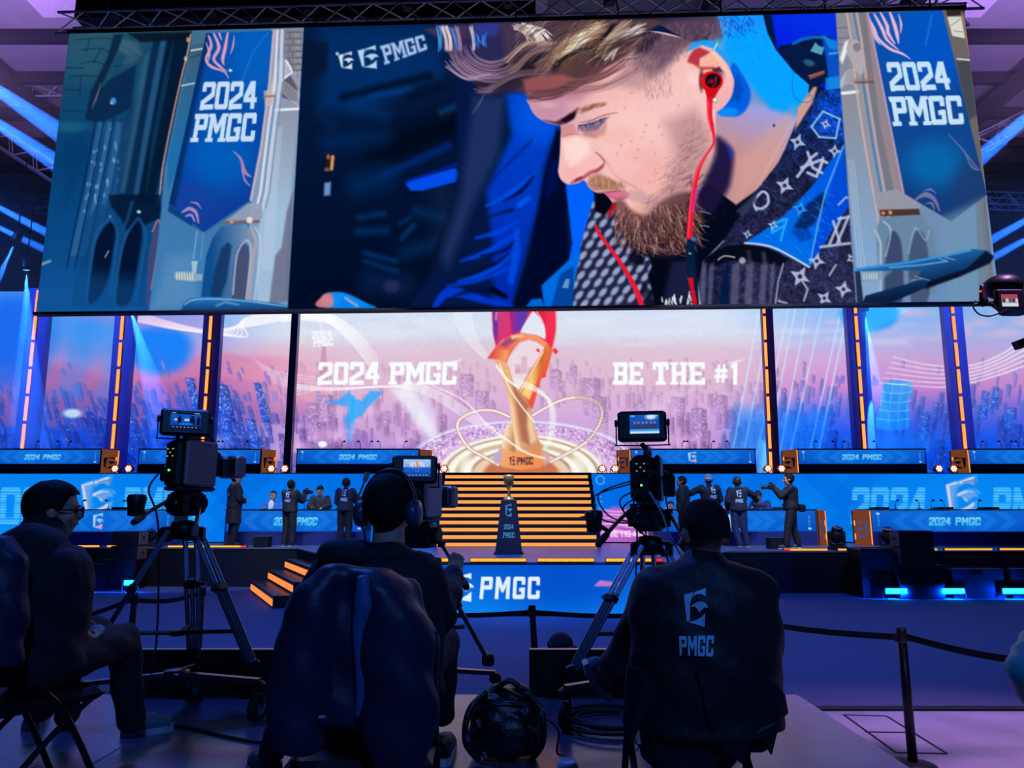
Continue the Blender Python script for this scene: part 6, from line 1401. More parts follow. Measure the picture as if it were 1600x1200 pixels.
# crew and players on the stage
Y_ = 18.6
person('man in a long dark coat with a scarf beside the players table', stage_xy(362, Y_), -.9, tall(364, 739, Y_), dict(ell=(-.23, .04, 1.13), wrl=(-.08, .2, 1.06), elr=(.23, .04, 1.13), wrr=(.06, .21, 1.08)), coat=True, hair=M_hair, jacket=mat('coat_cloth', (14, 15, 26), .8), yaw=-.3)
tp = bpy.data.objects['person']; ORI = ORIGIN[tp.name]; c_ = Vector(ORI)+Vector((0, 0, tall(364, 739, Y_)*.845))
m_ = MB(); m_.tube([c_+Vector((.10*math.cos(a), .075*math.sin(a), .03*math.sin(a*2))) for a in np.linspace(0, 2*math.pi, 18, endpoint=False)], .03, 8, True); m_.tube([c_+Vector((.02, -.08, 0)), c_+Vector((-.06, -.15, -.14)), c_+Vector((-.10, -.17, -.3))], .022, 6); m_.build('scarf', mat('grey_scarf', (96, 100, 104), .9), tp)
Y_ = 18.5
T3 = person('camera operator on stage seen from behind, printed jacket, holding a black camera', stage_xy(450, Y_), -.35, tall(452, 750, Y_), dict(elr=(.26, .16, 1.2), wrr=(.2, .36, 1.38), ell=(-.22, .1, 1.12), wrl=(.06, .34, 1.24)), hair=M_hair, headset=True, face=False, curl=.9)
PRINTS.append((T3[1], T3[0], T3[2]['cst'].x-.02, T3[2]['cst'].z+.03, .15))
Y_ = 18.6
T5 = person('crew member with headset and printed dark jacket, beside the fluffy microphone', stage_xy(537, Y_), -.15, tall(537, 747, Y_), dict(elr=(.28, .12, 1.2), wrr=(.34, .3, 1.22), ell=(-.24, .02, 1.14), wrl=(-.16, .2, 1.02)), hair=M_hair, headset=True, face=False, jacket=M_hood)
PRINTS.append((T5[1], T5[0], T5[2]['cst'].x, T5[2]['cst'].z+.04, .17))
def seated_player(u, vtop, label, jacket, nod=-.2, lean=0., rz=math.pi, hair=M_hairb, Y=20.22, skin=M_skin, pose=None):
    z = at(u, vtop, Y).z-ZS; hd = z-.13
    po = dict(pel=(0, -.02, .5), wst=(0, 0, hd-.48), cst=(0, .02, hd-.3), nk=(0, .02+lean*.5, hd-.15), hd=(0, .04+lean, hd), shl=(-.19, .02+lean*.3, hd-.2), shr=(.19, .02+lean*.3, hd-.2), ell=(-.28, .12, hd-.42), elr=(.28, .12, hd-.42), wrl=(-.16, .3, max(hd-.46, .93)), wrr=(.16, .3, max(hd-.46, .93)),
              hil=(-.1, 0, .5), hir=(.1, 0, .5), knl=(-.13, .12, .5), knr=(.13, .12, .5), anl=(-.13, .12, .1), anr=(.13, .12, .1))
    if pose: po.update(pose)
    return person(label, (at(u, 800, Y).x, Y, ZS), rz, 1.75, po, jacket, seated=True, hair=hair, nod=nod, skin=skin)
sp_ = seated_player(426, 768, 'seated player in a bright blue jacket over a white shirt', mat('blue_denim_jacket', (40, 110, 190), .8, bump=.3), 0)
q = sp_[2]; m_ = MB(); m_.ball(q['cst']+Vector((0, -.14, .02)), (.085, .06, .17), 12, 8); m_.build('shirt', mat('white_cotton', (226, 230, 236), .8), sp_[0], True)
seated_player(500, 760, 'seated player with moustache in a dark zipped jacket, head lowered over the table', mat('charcoal_jacket', (40, 42, 54), .8, bump=.3), -.45, .06, hair=M_hair)
seated_player(1048, 784, 'seated player in a white shirt half hidden behind the camera beside the stairs', mat('white_shirt', (206, 206, 214), .8), -.1)
seated_player(1138, 776, 'seated player in a pink shirt between the two printed jackets', mat('pink_shirt', (190, 120, 140), .8), -.3)
seated_player(1190, 768, 'player in a blue jacket bent low over the table, a hand on the head', mat('navy_jacket', (24, 44, 96), .8, bump=.3), -.75, .12, rz=2.4)
Y_ = 18.4
person('man in a black hoodie with glasses looking toward the stairs', stage_xy(1070, Y_), 1.15, tall(1070, 744, Y_), hood=True, jacket=mat('black_hoodie', (10, 12, 22), .85), hair=M_hair, skin=M_skin2)
tg = bpy.data.objects['person.008']
Y_ = 18.2
T8 = person('man in a grey cap and printed jacket reaching one arm out sideways', stage_xy(1112, Y_), .05, tall(1112, 741, Y_), dict(ell=(-.42, .1, 1.3), wrl=(-.62, .22, 1.22), elr=(.27, .02, 1.15), wrr=(.22, .2, 1.02)), hair=M_hairb, cap=mat('grey_wool_cap', (120, 130, 140), .9), face=False)
PRINTS.append((T8[1], T8[0], T8[2]['cst'].x+.06, T8[2]['cst'].z+.04, .17))
Y_ = 18.2
T9 = person('crew member in printed hoodie and jeans touching the bent player', stage_xy(1157, Y_), -.1, tall(1157, 745, Y_), dict(ell=(-.26, -.02, 1.14), wrl=(-.24, .14, .96), elr=(.42, .2, 1.28), wrr=(.55, .46, 1.16), knl=(-.1, .04, .5), anl=(-.02, 0, .09), anr=(.18, .06, .09)), hair=M_hairb, jacket=M_hood, trousers=M_jean, hood=True, headset=True, face=False)
PRINTS.append((T9[1], T9[0], T9[2]['cst'].x-.02, T9[2]['cst'].z-.0, .18))
Y_ = 17.5
T11 = person('photographer in dark clothes aiming a camera sideways, standing at the stage edge', stage_xy(1240, Y_), 1.25, tall(1240, 740, Y_), dict(ell=(-.2, .2, 1.22), wrl=(-.05, .34, 1.4), elr=(.2, .2, 1.22), wrr=(.07, .34, 1.4), knl=(-.14, .1, .5), anl=(-.16, .16, .09), knr=(.14, -.02, .5), anr=(.16, -.12, .09)), hair=M_hair, trousers=M_trs, curl=.9)
# ---------------------------------------------------------------- operators and gear on the riser
M_coat = mat('padded_navy_coat', (24, 34, 62), .5, var=.15, bump=.25, bscale=18); M_opj = mat('operator_jacket', (13, 14, 24), .6, bump=.25, bscale=22); M_hoodie = mat('operator_hoodie', (16, 19, 34), .8, bump=.3, bscale=26); M_opt = mat('operator_trousers', (15, 16, 26), .85, bump=.2, bscale=30)
M_hairs = mat('cropped_hair', (18, 17, 22), .8, var=.4, scale=60, spec=.2); M_sneak = mat('grey_sneaker', (92, 108, 122), .7, bump=.2, bscale=60)
XA, YA, ZA = Vector((1, 0, 0)), Vector((0, 1, 0)), Vector((0, 0, 1))
def px(n, Y): return n*Y/FPX
def sneaker(t, heel, toe, z, w=.1, m=M_sneak):
    """Low sneaker with a thick pale sole, heel to toe, standing at height z."""
    h, e = Vector((heel[0], heel[1], z)), Vector((toe[0], toe[1], z)); d = (e-h).normalized(); s = d.cross(ZA); L = (e-h).length
    prof = ((0, .7, .085), (.12, .95, .10), (.3, .95, .095), (.55, 1.05, .075), (.8, 1.0, .052), (.95, .7, .042), (1., .3, .035)); mb = MB(); vs = []
    for f, ww, hh in prof:
        c = h+d*(L*f)
        for a in np.linspace(0, math.pi, 9): vs.append(c+s*(math.cos(a)*w*.5*ww)+ZA*(.028+math.sin(a)**.7*hh if 0 < a < math.pi else .028))
    n = 9; fs = [tuple(range(n)), tuple(range(6*n+n-1, 6*n-1, -1))]+[(i*n+k, i*n+k+1, (i+1)*n+k+1, (i+1)*n+k) for i in range(6) for k in range(n-1)]+[((i+1)*n, (i+1)*n+n-1, i*n+n-1, i*n) for i in range(6)]
    mb.add(vs, fs); sh = mb.build('shoe', m, t, True)
    mb = MB(); o = [h+d*(L*f)+s*(q*w*.52*ww) for f, ww, q in ((-.03, .6, 1), (.1, 1, 1), (.5, 1.05, 1), (.85, .95, 1), (1.03, .35, 1), (1.03, .35, -1), (.85, .95, -1), (.5, 1.05, -1), (.1, 1, -1), (-.03, .6, -1))]
    k = len(o); mb.add(o+[p+ZA*.034 for p in o], [tuple(range(k)), tuple(range(2*k-1, k-1, -1))]+[(i, k+i, k+(i+1) % k, (i+1) % k) for i in range(k)]); mb.build('sole', M_sole, sh)
    mb = MB()
    for f in (.36, .44, .52, .6): mb.tube([h+d*(L*f)+s*.03+ZA*.115*(1-f*.45), h+d*(L*f)+ZA*.128*(1-f*.4), h+d*(L*(f+.04))-s*.03+ZA*.115*(1-f*.45)], .004, 5)
    mb.build('laces', M_sole, sh)
def folding_chair(label, c, rz, w=.44):
    """Black padded folding chair at c (seat centre on the riser)."""
    R = Matrix.Rotation(rz, 3, 'Z'); c = Vector(c); T = lambda x, y, z: c+R @ Vector((x, y, z)); t = thing('folding_chair', label, 'chair', tuple(c), 'black folding chairs of the camera crew')
    MB().bbox(T(0, 0, .44), (w, .42, .045), .018, R).build('seat', M_plastic, t); MB().bbox(T(0, -.23, .72), (w, .035, .26), .015, R @ Matrix.Rotation(.12, 3, 'X')).build('backrest', M_plastic, t)
    for s in (-1, 1):
        x = s*w*.5; MB().tube([T(x, .24, 0), T(x, .02, .43), T(x, -.22, .62), T(x, -.26, .84)], .0125, 8).build('leg', M_dark, t); MB().tube([T(x*.92, -.28, 0), T(x*.92, .0, .3), T(x*.92, .16, .43)], .0125, 8).build('leg', M_dark, t)
        for y in (.24, -.28): MB().cyl(T(x if y > 0 else x*.92, y, 0), T(x if y > 0 else x*.92, y, .035), .017, n=8).build('foot_cap', M_rubber, t)
    MB().cyl(T(-w*.46, -.16, .14), T(w*.46, -.16, .14), .009, n=6).build('stretcher', M_dark, t)
    return t

# operator with the printed jacket, seated behind the camera nearest the podium's right
def operator_printed():
    Y = 2.45; t = thing('person', 'camera operator with cropped hair seen from behind, emblem printed on his black jacket', 'person', (at(1100, 1000, Y).x, Y, ZR), 'camera crew on the riser')
    hd = at(1099, 838, Y); Rh = Matrix.Rotation(.3, 3, 'Z') @ Matrix.Rotation(-.12, 3, 'X'); k = 1.0
    sl, sr = at(1030, 922, Y), at(1170, 924, Y); el, er = at(990, 1005, 2.62), at(1190, 1015, 2.5); wl, wr = at(955, 1040, 2.92), at(1180, 1050, 2.9)
    hl, hr = at(1060, 1118, 2.55), at(1130, 1118, 2.55); kl, kr = at(985, 1062, 3.0), at(1075, 1240, 2.85); al, ar = at(975, 1070, 3.05), Vector((.78, 3.0, ZR+.1))
    chest = at(1100, 960, Y); hem = at(1103, 1112, Y+.03)
    b = MB(); head_parts(b, hd, Rh, k); limb(b, at(1101, 905, Y), hd-ZA*.04, .062, .056)
    tor = lambda e: [(hem, .17+e, .13+e, XA, YA), (at(1101, 1040, Y), .165+e, .12+e, XA, YA), (chest, .185+e, .125+e, XA, YA), (at(1099, 912, Y), .2+e, .1+e, XA, YA), (at(1100, 893, Y), .12+e, .075+e, XA, YA)]
    rings(b, tor(0))
    for s, e, w, h, kn, an, sd in ((sl, el, wl, hl, kl, al, XA), (sr, er, wr, hr, kr, ar, -XA)):
        limb(b, s, e, .055, .044); limb(b, e, w, .042, .03); hand(b, w, w-e, sd, .6); limb(b, h, kn, .085, .06); limb(b, kn, an, .055, .038)
    grow('body', b, M_skin2, t, .011)
    j = MB(); rings(j, [(hem-ZA*.05, .25, .17, XA, YA), (hem, .25, .165, XA, YA), (at(1102, 1040, Y), .248, .165, XA, YA), (chest, .248, .155, XA, YA), (at(1100, 922, Y), .247, .14, XA, YA), (at(1100, 902, Y), .222, .12, XA, YA), (at(1100, 887, Y), .165, .1, XA, YA), (at(1100, 876, Y), .095, .085, XA, YA)], 24)
    for s, e, w in ((sl, el, wl), (sr, er, wr)): limb(j, s, e, .085, .075, 14); limb(j, e, e.lerp(w, .92), .072, .05, 14)
    limb(j, at(1099, 890, Y), at(1099, 884, Y), .085, .078)
    jk = grow('jacket', j, M_opj, t, .012, 3, .006, 13)
    tl = MB(); Yt = Y-.10    # tails hanging over the seat
    def tail(pts, th=.02):
        P = [at(u, v, Yt+dy) for u, v, dy in pts]; n = len(P); mb = MB(); mb.add(P+[p+Vector((0, th, 0)) for p in P], [tuple(range(n)), tuple(range(2*n-1, n-1, -1))]+[(i, n+i, n+(i+1) % n, (i+1) % n) for i in range(n)]); return mb
    tail([(980, 1040, 0), (1010, 1050, -.04), (1035, 1085, -.05), (1003, 1122, -.02), (990, 1160, 0), (984, 1158, 0), (974, 1132, .02)]).build('jacket_tail', M_opj, t)
    tail([(1090, 1050, -.07), (1190, 1040, -.05), (1210, 1062, 0), (1227, 1086, 0), (1232, 1114, .02), (1219, 1127, 0), (1206, 1180, .02), (1191, 1150, 0), (1178, 1150, -.02), (1160, 1195, 0), (1116, 1160, -.03), (1104, 1110, -.06)]).build('jacket_tail', M_opj, t)
    tr_ = MB(); rings(tr_, [(at(1060, 1190, 2.5), .12, .13, XA, YA), (at(1075, 1120, 2.5), .17, .15, XA, YA)])
    limb(tr_, hl, kl, .1, .075, 14); limb(tr_, kl, al, .07, .055, 14); limb(tr_, hr, kr, .1, .075, 14); limb(tr_, at(1060, 1130, 2.5), at(1062, 1260, 2.6), .095, .09, 14); limb(tr_, kr, ar, .07, .055, 14)
    grow('trousers', tr_, M_opt, t, .014, 3, .004, 16)
    hair_cap(hd, Rh, t, M_hairs, k*1.0, 1.035, .03)
    # raised foot with the pale sole turned to the tripod
    mb = MB(); a, z_ = at(962, 1068, 3.06), at(917, 1052, 3.1); d = (z_-a).normalized()
    Rs = Matrix((d, YA, d.cross(YA))).transposed(); mb.ball(at(940, 1055, 3.08), (.085, .05, .055), 14, 10, Matrix.Rotation(.9, 3, 'Y')); sh = mb.build('shoe', mat('teal_sneaker', (60, 120, 140), .6, bump=.2), t, True)
    mb = MB(); pts = [at(u, v, 3.02) for u, v in ((912, 1040), (920, 1036), (934, 1062), (950, 1084), (958, 1096), (950, 1098), (932, 1082), (916, 1058))]; n = len(pts); mb.add(pts+[p+Vector((0, .1, 0)) for p in pts], [tuple(range(n)), tuple(range(2*n-1, n-1, -1))]+[(i, n+i, n+(i+1) % n, (i+1) % n) for i in range(n)]); mb.build('sole', M_sole, sh)
    sneaker(t, (ar.x, ar.y-.06), (ar.x-.02, ar.y+.22), ZR)
    # print on the back
    x, z = at(1087, 948, Y-.17), at(1087, 1009, Y-.17)
    PRINTS_FG.append((jk, t))
PRINTS_FG = []
def do_fg_prints():
    for jk, t in PRINTS_FG:
        me = jk.data; off = Vector(ORIGIN.get(jk.name, (0, 0, 0))); bv = BVHTree.FromPolygons([v.co+off for v in me.vertices], [tuple(p.vertices) for p in me.polygons])
        def drop(q):
            r = ray(q[0], q[1]).normalized(); o = Vector((0, 0, EYE)); h = bv.ray_cast(o, r)[0]; h = h if h else at(q[0], q[1], 2.3); return tuple(h-r*.006)
        em = emblem_polys((1068, 924), (1107, 918), (1070, 978), (1106, 980)); polys_mesh('emblem_print', [[drop(q) for q in p] for p in em], M_printf, t)
        polys_mesh('letter_print', [[drop(q) for q in p] for p in text_polys('PMGC', (1061, 994), (1116, 993), (1062, 1024), (1114, 1026), .14, False)], M_printf, t)
M_printf = mat('light_blue_print', (170, 222, 246), .55, var=.04)
operator_printed()
folding_chair('black folding chair under the operator in the printed jacket', (at(1098, 1100, 2.5).x, 2.68, ZR), 0)

# operator with headphones and the padded coat hung on his chair
def operator_headphones():
    Y = 2.62; t = thing('person', 'camera operator wearing big headphones, seen from behind at the middle camera', 'person', (at(600, 1000, Y).x, Y, ZR), 'camera crew on the riser')
    hd = at(608, 797, Y); Rh = Matrix.Rotation(-.18, 3, 'Z') @ Matrix.Rotation(-.1, 3, 'X')
    sl, sr = at(518, 900, Y), at(656, 896, Y); el, er = at(478, 980, 2.7), at(684, 962, 2.72); wl, wr = at(520, 1000, 3.0), at(708, 900, 3.15)
    hl, hr = at(540, 1075, 2.75), at(630, 1075, 2.75); kl, kr = at(462, 1085, 3.2), at(692, 1005, 3.35); al, ar = at(425, 1175, 3.45), at(691, 1115, 3.7)
    b = MB(); head_parts(b, hd, Rh, 1.0); limb(b, at(606, 880, Y), hd-ZA*.04, .064, .058); rings(b, [(at(590, 1075, Y+.08), .18, .13, XA, YA), (at(590, 1000, Y+.04), .17, .12, XA, YA), (at(588, 930, Y), .19, .125, XA, YA), (at(588, 888, Y), .2, .1, XA, YA), (at(600, 868, Y), .12, .08, XA, YA)])
    for s, e, w, h, kn, an, sd in ((sl, el, wl, hl, kl, al, XA), (sr, er, wr, hr, kr, ar, -XA)):
        limb(b, s, e, .055, .044); limb(b, e, w, .042, .03); hand(b, w, w-e, sd, .8); limb(b, h, kn, .085, .06); limb(b, kn, an, .055, .038)
    grow('body', b, M_skin, t, .011)
    j = MB(); rings(j, [(at(592, 1080, Y+.08), .24, .17, XA, YA), (at(590, 1000, Y+.04), .24, .165, XA, YA), (at(588, 930, Y), .24, .15, XA, YA), (at(588, 890, Y), .22, .12, XA, YA), (at(600, 862, Y), .13, .1, XA, YA)], 22)
    for s, e, w in ((sl, el, wl), (sr, er, wr)): limb(j, s, e, .085, .075, 14); limb(j, e, e.lerp(w, .93), .072, .05, 14)
    j.ball(at(548, 866, Y-.07), (.12, .08, .055), 14, 8); j.ball(at(600, 866, Y-.02), (.11, .1, .045), 14, 8)
    grow('hoodie', j, M_hoodie, t, .012, 3, .007, 12)
    tr_ = MB(); rings(tr_, [(at(590, 1110, Y+.1), .19, .16, XA, YA), (at(590, 1060, Y+.1), .2, .16, XA, YA)])
    for h, kn, an in ((hl, kl, al), (hr, kr, ar)): limb(tr_, h, kn, .105, .08, 14); limb(tr_, kn, an, .075, .062, 14)
    grow('trousers', tr_, M_opt, t, .014, 3, .004, 16)
    hair_cap(hd, Rh, t, M_hair, 1.03, 1.1, -.03)
    m_ = MB(); m_.tube([hd+Rh @ Vector((math.cos(a)*.098, -.01, .01+math.sin(a)*.132)) for a in np.linspace(-.05, math.pi+.05, 18)], .011, 8); hb = m_.build('headphone_band', M_plastic, t, True)
    for s in (-1, 1):
        m_ = MB(); m_.lathe([(.02, -.022), (.046, -.018), (.05, 0), (.046, .018), (.02, .022)], hd+Rh @ Vector((s*.098, -.008, -.012)), 14, Rh @ Vector((1, 0, 0))); m_.build('ear_cup', mat('headphone_shell', (40, 70, 96), .35), hb, True)
    m_ = MB(); m_.tube([hd+Rh @ Vector((-.1, 0, -.05)), at(572, 850, Y-.06), at(570, 880, Y-.12), at(578, 930, Y-.16)], .004, 6); m_.build('headphone_cable', M_rubber, hb)
    for an, dx, dy in ((ar, .01, .24), (al, -.14, .18)): sneaker(t, (an.x-dx*.3, an.y-.08), (an.x+dx, an.y+dy), ZR, .105, mat('black_sneaker', (26, 30, 40), .6))
operator_headphones()
folding_chair('black folding chair beneath the hanging padded coat', (at(575, 1100, 2.45).x, 2.47, ZR), .05)
def padded_coat():
    Y = 2.2; t = thing('padded_coat', 'dark navy padded coat hung over the back of a chair, hem almost at the floor', 'coat', (at(560, 1100, Y).x, Y, ZR))
    b = MB(); q = lambda u, v, w, d, dy=0.: (at(u, v, Y+dy), px(w, Y), d, XA, YA)
    rings(b, [q(466, 1170, 38, .06), q(464, 1130, 46, .085), q(470, 1060, 48, .10), q(480, 1000, 47, .11), q(492, 955, 44, .11), q(508, 915, 36, .10), q(530, 884, 24, .08, .02)], 20)
    rings(b, [q(622, 1215, 30, .05), q(630, 1160, 50, .075), q(625, 1120, 58, .09), q(624, 1060, 58, .105), q(618, 1000, 57, .12), q(608, 955, 53, .12), q(596, 915, 44, .11), q(580, 884, 28, .08, .02)], 20)
    rings(b, [q(535, 1130, 42, .05, .03), q(545, 1050, 44, .06, .03), q(550, 960, 46, .075, .02), q(552, 892, 50, .075, .02)], 16)
    limb(b, at(506, 930, Y+.02), at(456, 1008, Y+.0), px(26, Y), px(24, Y), 14); limb(b, at(456, 1008, Y), at(446, 1110, Y-.02), px(26, Y), px(20, Y), 14)
    limb(b, at(632, 930, Y+.05), at(666, 1005, Y+.08), px(26, Y), px(23, Y), 14); limb(b, at(666, 1005, Y+.08), at(672, 1090, Y+.06), px(24, Y), px(17, Y), 14)
    grow('shell', b, M_coat, t, .012, 3, .009, 11)
    MB().tube([at(566, 900, Y-.1), at(570, 940, Y-.085), at(562, 985, Y-.07), at(566, 1060, Y-.05), at(560, 1120, Y-.03)], [.014, .034, .022, .02, .012], 8).build('zip_flap', mat('coat_lining', (56, 92, 150), .5), t, True)
    MB().bbox(at(503, 1120, Y-.09), (.02, .006, .008), .002).build('tag', M_sole, t)
padded_coat()

# seated man with glasses at the picture's left
def operator_glasses():
    Y = 3.1; t = thing('person', 'seated man with glasses in dark clothes turned toward the stage, grey sneakers', 'person', (at(60, 1000, Y).x, Y, ZR), 'camera crew on the riser')
    hd = at(84, 800, Y); Rh = Matrix.Rotation(-.95, 3, 'Z') @ Matrix.Rotation(-.06, 3, 'X'); X, Yv = Matrix.Rotation(-.6, 3, 'Z') @ XA, Matrix.Rotation(-.6, 3, 'Z') @ YA
    sl, sr = at(40, 878, 3.2), at(92, 890, 2.95); el, er = at(58, 960, 3.35), at(78, 985, 3.0); wl, wr = at(112, 968, 3.5), at(122, 992, 3.2)
    hl, hr = at(40, 1030, 3.2), at(60, 1040, 3.0); kl, kr = at(150, 990, 3.7), at(192, 1000, 3.65); al, ar = at(62, 1110, 3.95), at(205, 1125, 3.85)
    tor = lambda e: [(at(48, 1045, 3.1), .17+e, .14+e, X, Yv), (at(55, 985, 3.08), .165+e, .13+e, X, Yv), (at(62, 920, 3.06), .185+e, .135+e, X, Yv), (at(66, 874, 3.05), .19+e, .105+e, X, Yv), (at(70, 852, 3.06), .12+e, .08+e, X, Yv)]
    b = MB(); head_parts(b, hd, Rh, 1.02); limb(b, at(68, 870, 3.06), hd-ZA*.05, .064, .058); rings(b, tor(0))
    for s, e, w, h, kn, an, sd in ((sl, el, wl, hl, kl, al, X), (sr, er, wr, hr, kr, ar, -X)):
        limb(b, s, e, .055, .044); limb(b, e, w, .042, .03); hand(b, w, w-e, sd, .5); limb(b, h, kn, .085, .06); limb(b, kn, an, .055, .038)
    grow('body', b, M_skin, t, .011)
    j = MB(); rings(j, tor(.055), 22); limb(j, at(66, 858, 3.05), at(66, 836, 3.05), .09, .095)
    for s, e, w in ((sl, el, wl), (sr, er, wr)): limb(j, s, e, .085, .075, 14); limb(j, e, e.lerp(w, .93), .072, .05, 14)
    j.ball(at(50, 850, 2.97), (.15, .11, .08), 14, 8)
    grow('jacket', j, M_hoodie, t, .012, 3, .007, 12)
    tr_ = MB(); rings(tr_, [(at(45, 1060, 3.1), .19, .17, X, Yv), (at(48, 1010, 3.1), .19, .16, X, Yv)])
    for h, kn, an in ((hl, kl, al), (hr, kr, ar)): limb(tr_, h, kn, .11, .085, 14); limb(tr_, kn, an, .082, .068, 14)
    grow('trousers', tr_, M_opt, t, .014, 3, .004, 16)
    hair_cap(hd, Rh, t, M_hair, 1.05, 1.1, -.02); face_marks(hd, Rh, t, 1.02)
    g = MB(); T = lambda x, y, z: hd+Rh @ Vector((x, y, z))
    for s in (-1, 1): g.tube([T(s*.034+.026*math.cos(a), .106, .008+.02*math.sin(a)) for a in np.linspace(0, 2*math.pi, 14, endpoint=False)], .0025, 6, True); g.tube([T(s*.06, .104, .012), T(s*.084, .05, .012), T(s*.082, -.03, .006)], .0028, 6)
    g.tube([T(-.009, .108, .01), T(.009, .108, .01)], .0025, 6); g.build('glasses', M_plastic, t)
    f = atz(190, 1150, ZR); e = atz(268, 1140, ZR); sneaker(t, (f.x, f.y), (e.x, e.y), ZR, .11); f = atz(50, 1140, ZR); e = atz(66, 1112, ZR); sneaker(t, (f.x, f.y), (e.x, e.y), ZR, .11)
operator_glasses()
folding_chair('black folding chair under the man with glasses, one front leg in view', (at(48, 1060, 3.12).x, 3.12, ZR), -.6)
bj = thing('hung_jacket', 'dark jacket slung over a chair back at the left picture edge', 'jacket', (at(-5, 900, 2.75).x, 2.75, ZR)); b = MB(); rings(b, [(at(-20, 1040, 2.75), .12, .08, XA, YA), (at(-10, 940, 2.75), .13, .09, XA, YA), (at(-4, 868, 2.75), .11, .08, XA, YA), (at(-8, 838, 2.75), .06, .05, XA, YA)]); limb(b, at(6, 868, 2.75), at(14, 940, 2.72), .05, .04); grow('shell', b, M_coat, bj, .012, 3, .008, 14)

# ---------------------------------------------------------------- broadcast cameras on wheeled tripods
M_camg = mat('camera_side_grey', (176, 140, 140), .4, .2); M_lens = mat('lens_glass', (10, 12, 30), .1); G_green = glow('green_tally', (90, 255, 130), 2.); G_dot = glow('button_light', (190, 220, 130), .8); M_carbon = mat('leg_tube', (70, 78, 96), .28, .7); M_legs = mat('leg_tube_bright', (150, 165, 190), .28, .7)
def tripod(label, apex, feet, Ym, wheels=True, centre=None):
    """Two-stage tripod with paired leg tubes, clamps, spreader and wheeled dolly."""
    ap = Vector(apex); t = thing('tripod', label, 'tripod', (ap.x, ap.y, ZR), 'broadcast tripods'); ft = [Vector(f) for f in feet]
    MB().lathe([(.02, -.06), (.07, -.05), (.085, 0), (.075, .05), (.03, .06)], ap, 18).build('bowl', M_dark, t, True)
    cen = Vector((sum(f.x for f in ft)/3, sum(f.y for f in ft)/3, ZR+.24)) if centre is None else Vector(centre)
    for f in ft:
        top = ap+(Vector((f.x, f.y, ap.z))-ap).normalized()*.085; d = f-top; s = d.cross(ZA).normalized(); mid = top+d*.42
        lg = MB().bbox(top+d*.03, (.075, .06, .09), .012).build('leg', M_dark, t)
        for o in (-.034, .034): MB().cyl(top+s*o, mid+s*o*1.05, .0165, n=8).build('upper_tube', M_legs, lg)
        MB().bbox(mid, (.105, .05, .055), .012, d.to_track_quat('Z', 'Y').to_matrix()).build('clamp', M_dark, lg)
        for o in (-.038, 0, .038): MB().cyl(mid-d*.04+s*o, f-d*.06+s*o*.8, .0145, n=8).build('lower_tube', M_carbon, lg)
        MB().bbox(f-d*.04, (.075, .05, .07), .012).build('foot_joint', M_dark, lg); MB().cyl(mid+s*.05, mid+s*.085, .012, n=8).build('clamp_lever', M_dark, lg)
    sp = MB().lathe([(.02, -.02), (.045, -.015), (.045, .015), (.02, .02)], Vector((ap.x, ap.y, 0))*.5+Vector((cen.x, cen.y, 0))*.5+ZA*(ZR+.47), 12).build('spreader', M_dark, t)
    sc = Vector((ap.x, ap.y, 0))*.5+Vector((cen.x, cen.y, 0))*.5+ZA*(ZR+.47)
    for f in ft: q = ap.lerp(f, (ap.z-(ZR+.49))/(ap.z-f.z)); MB().cyl(sc, q, .012, n=8).build('spreader_arm', M_dark, sp)
    if wheels:
        dl = MB().lathe([(.02, -.02), (.07, -.018), (.07, .018), (.02, .02)], cen, 16).build('dolly', M_steel, t, True)
        for f in ft:
            w = Vector((f.x, f.y, ZR+.075))+(Vector((f.x-cen.x, f.y-cen.y, 0)).normalized()*.03); MB().beam(cen, Vector((w.x, w.y, ZR+.22)), .04, .025).build('dolly_arm', M_steel, dl)
            MB().bbox((w.x, w.y, ZR+.19), (.07, .07, .06), .015).build('caster', M_dark, dl); wd = Vector((.35, .9, 0)).normalized()
            MB().lathe([(.03, -.022), (.068, -.02), (.075, -.01), (.075, .01), (.068, .02), (.03, .022)], (w.x, w.y, ZR+.075), 18, wd.cross(ZA)).build('wheel', M_rubber, dl, True); MB().lathe([(.005, -.026), (.034, -.025), (.034, .025), (.005, .026)], (w.x, w.y, ZR+.075), 12, wd.cross(ZA)).build('hub', M_alu, dl)
            MB().tube([Vector((w.x, w.y, ZR+.17))+wd.cross(ZA)*s_ if k else Vector((w.x, w.y, ZR+.075))+wd.cross(ZA)*s_ for k in (0, 1) for s_ in (.03,)], .009, 6).build('fork', M_steel, dl)
    return t
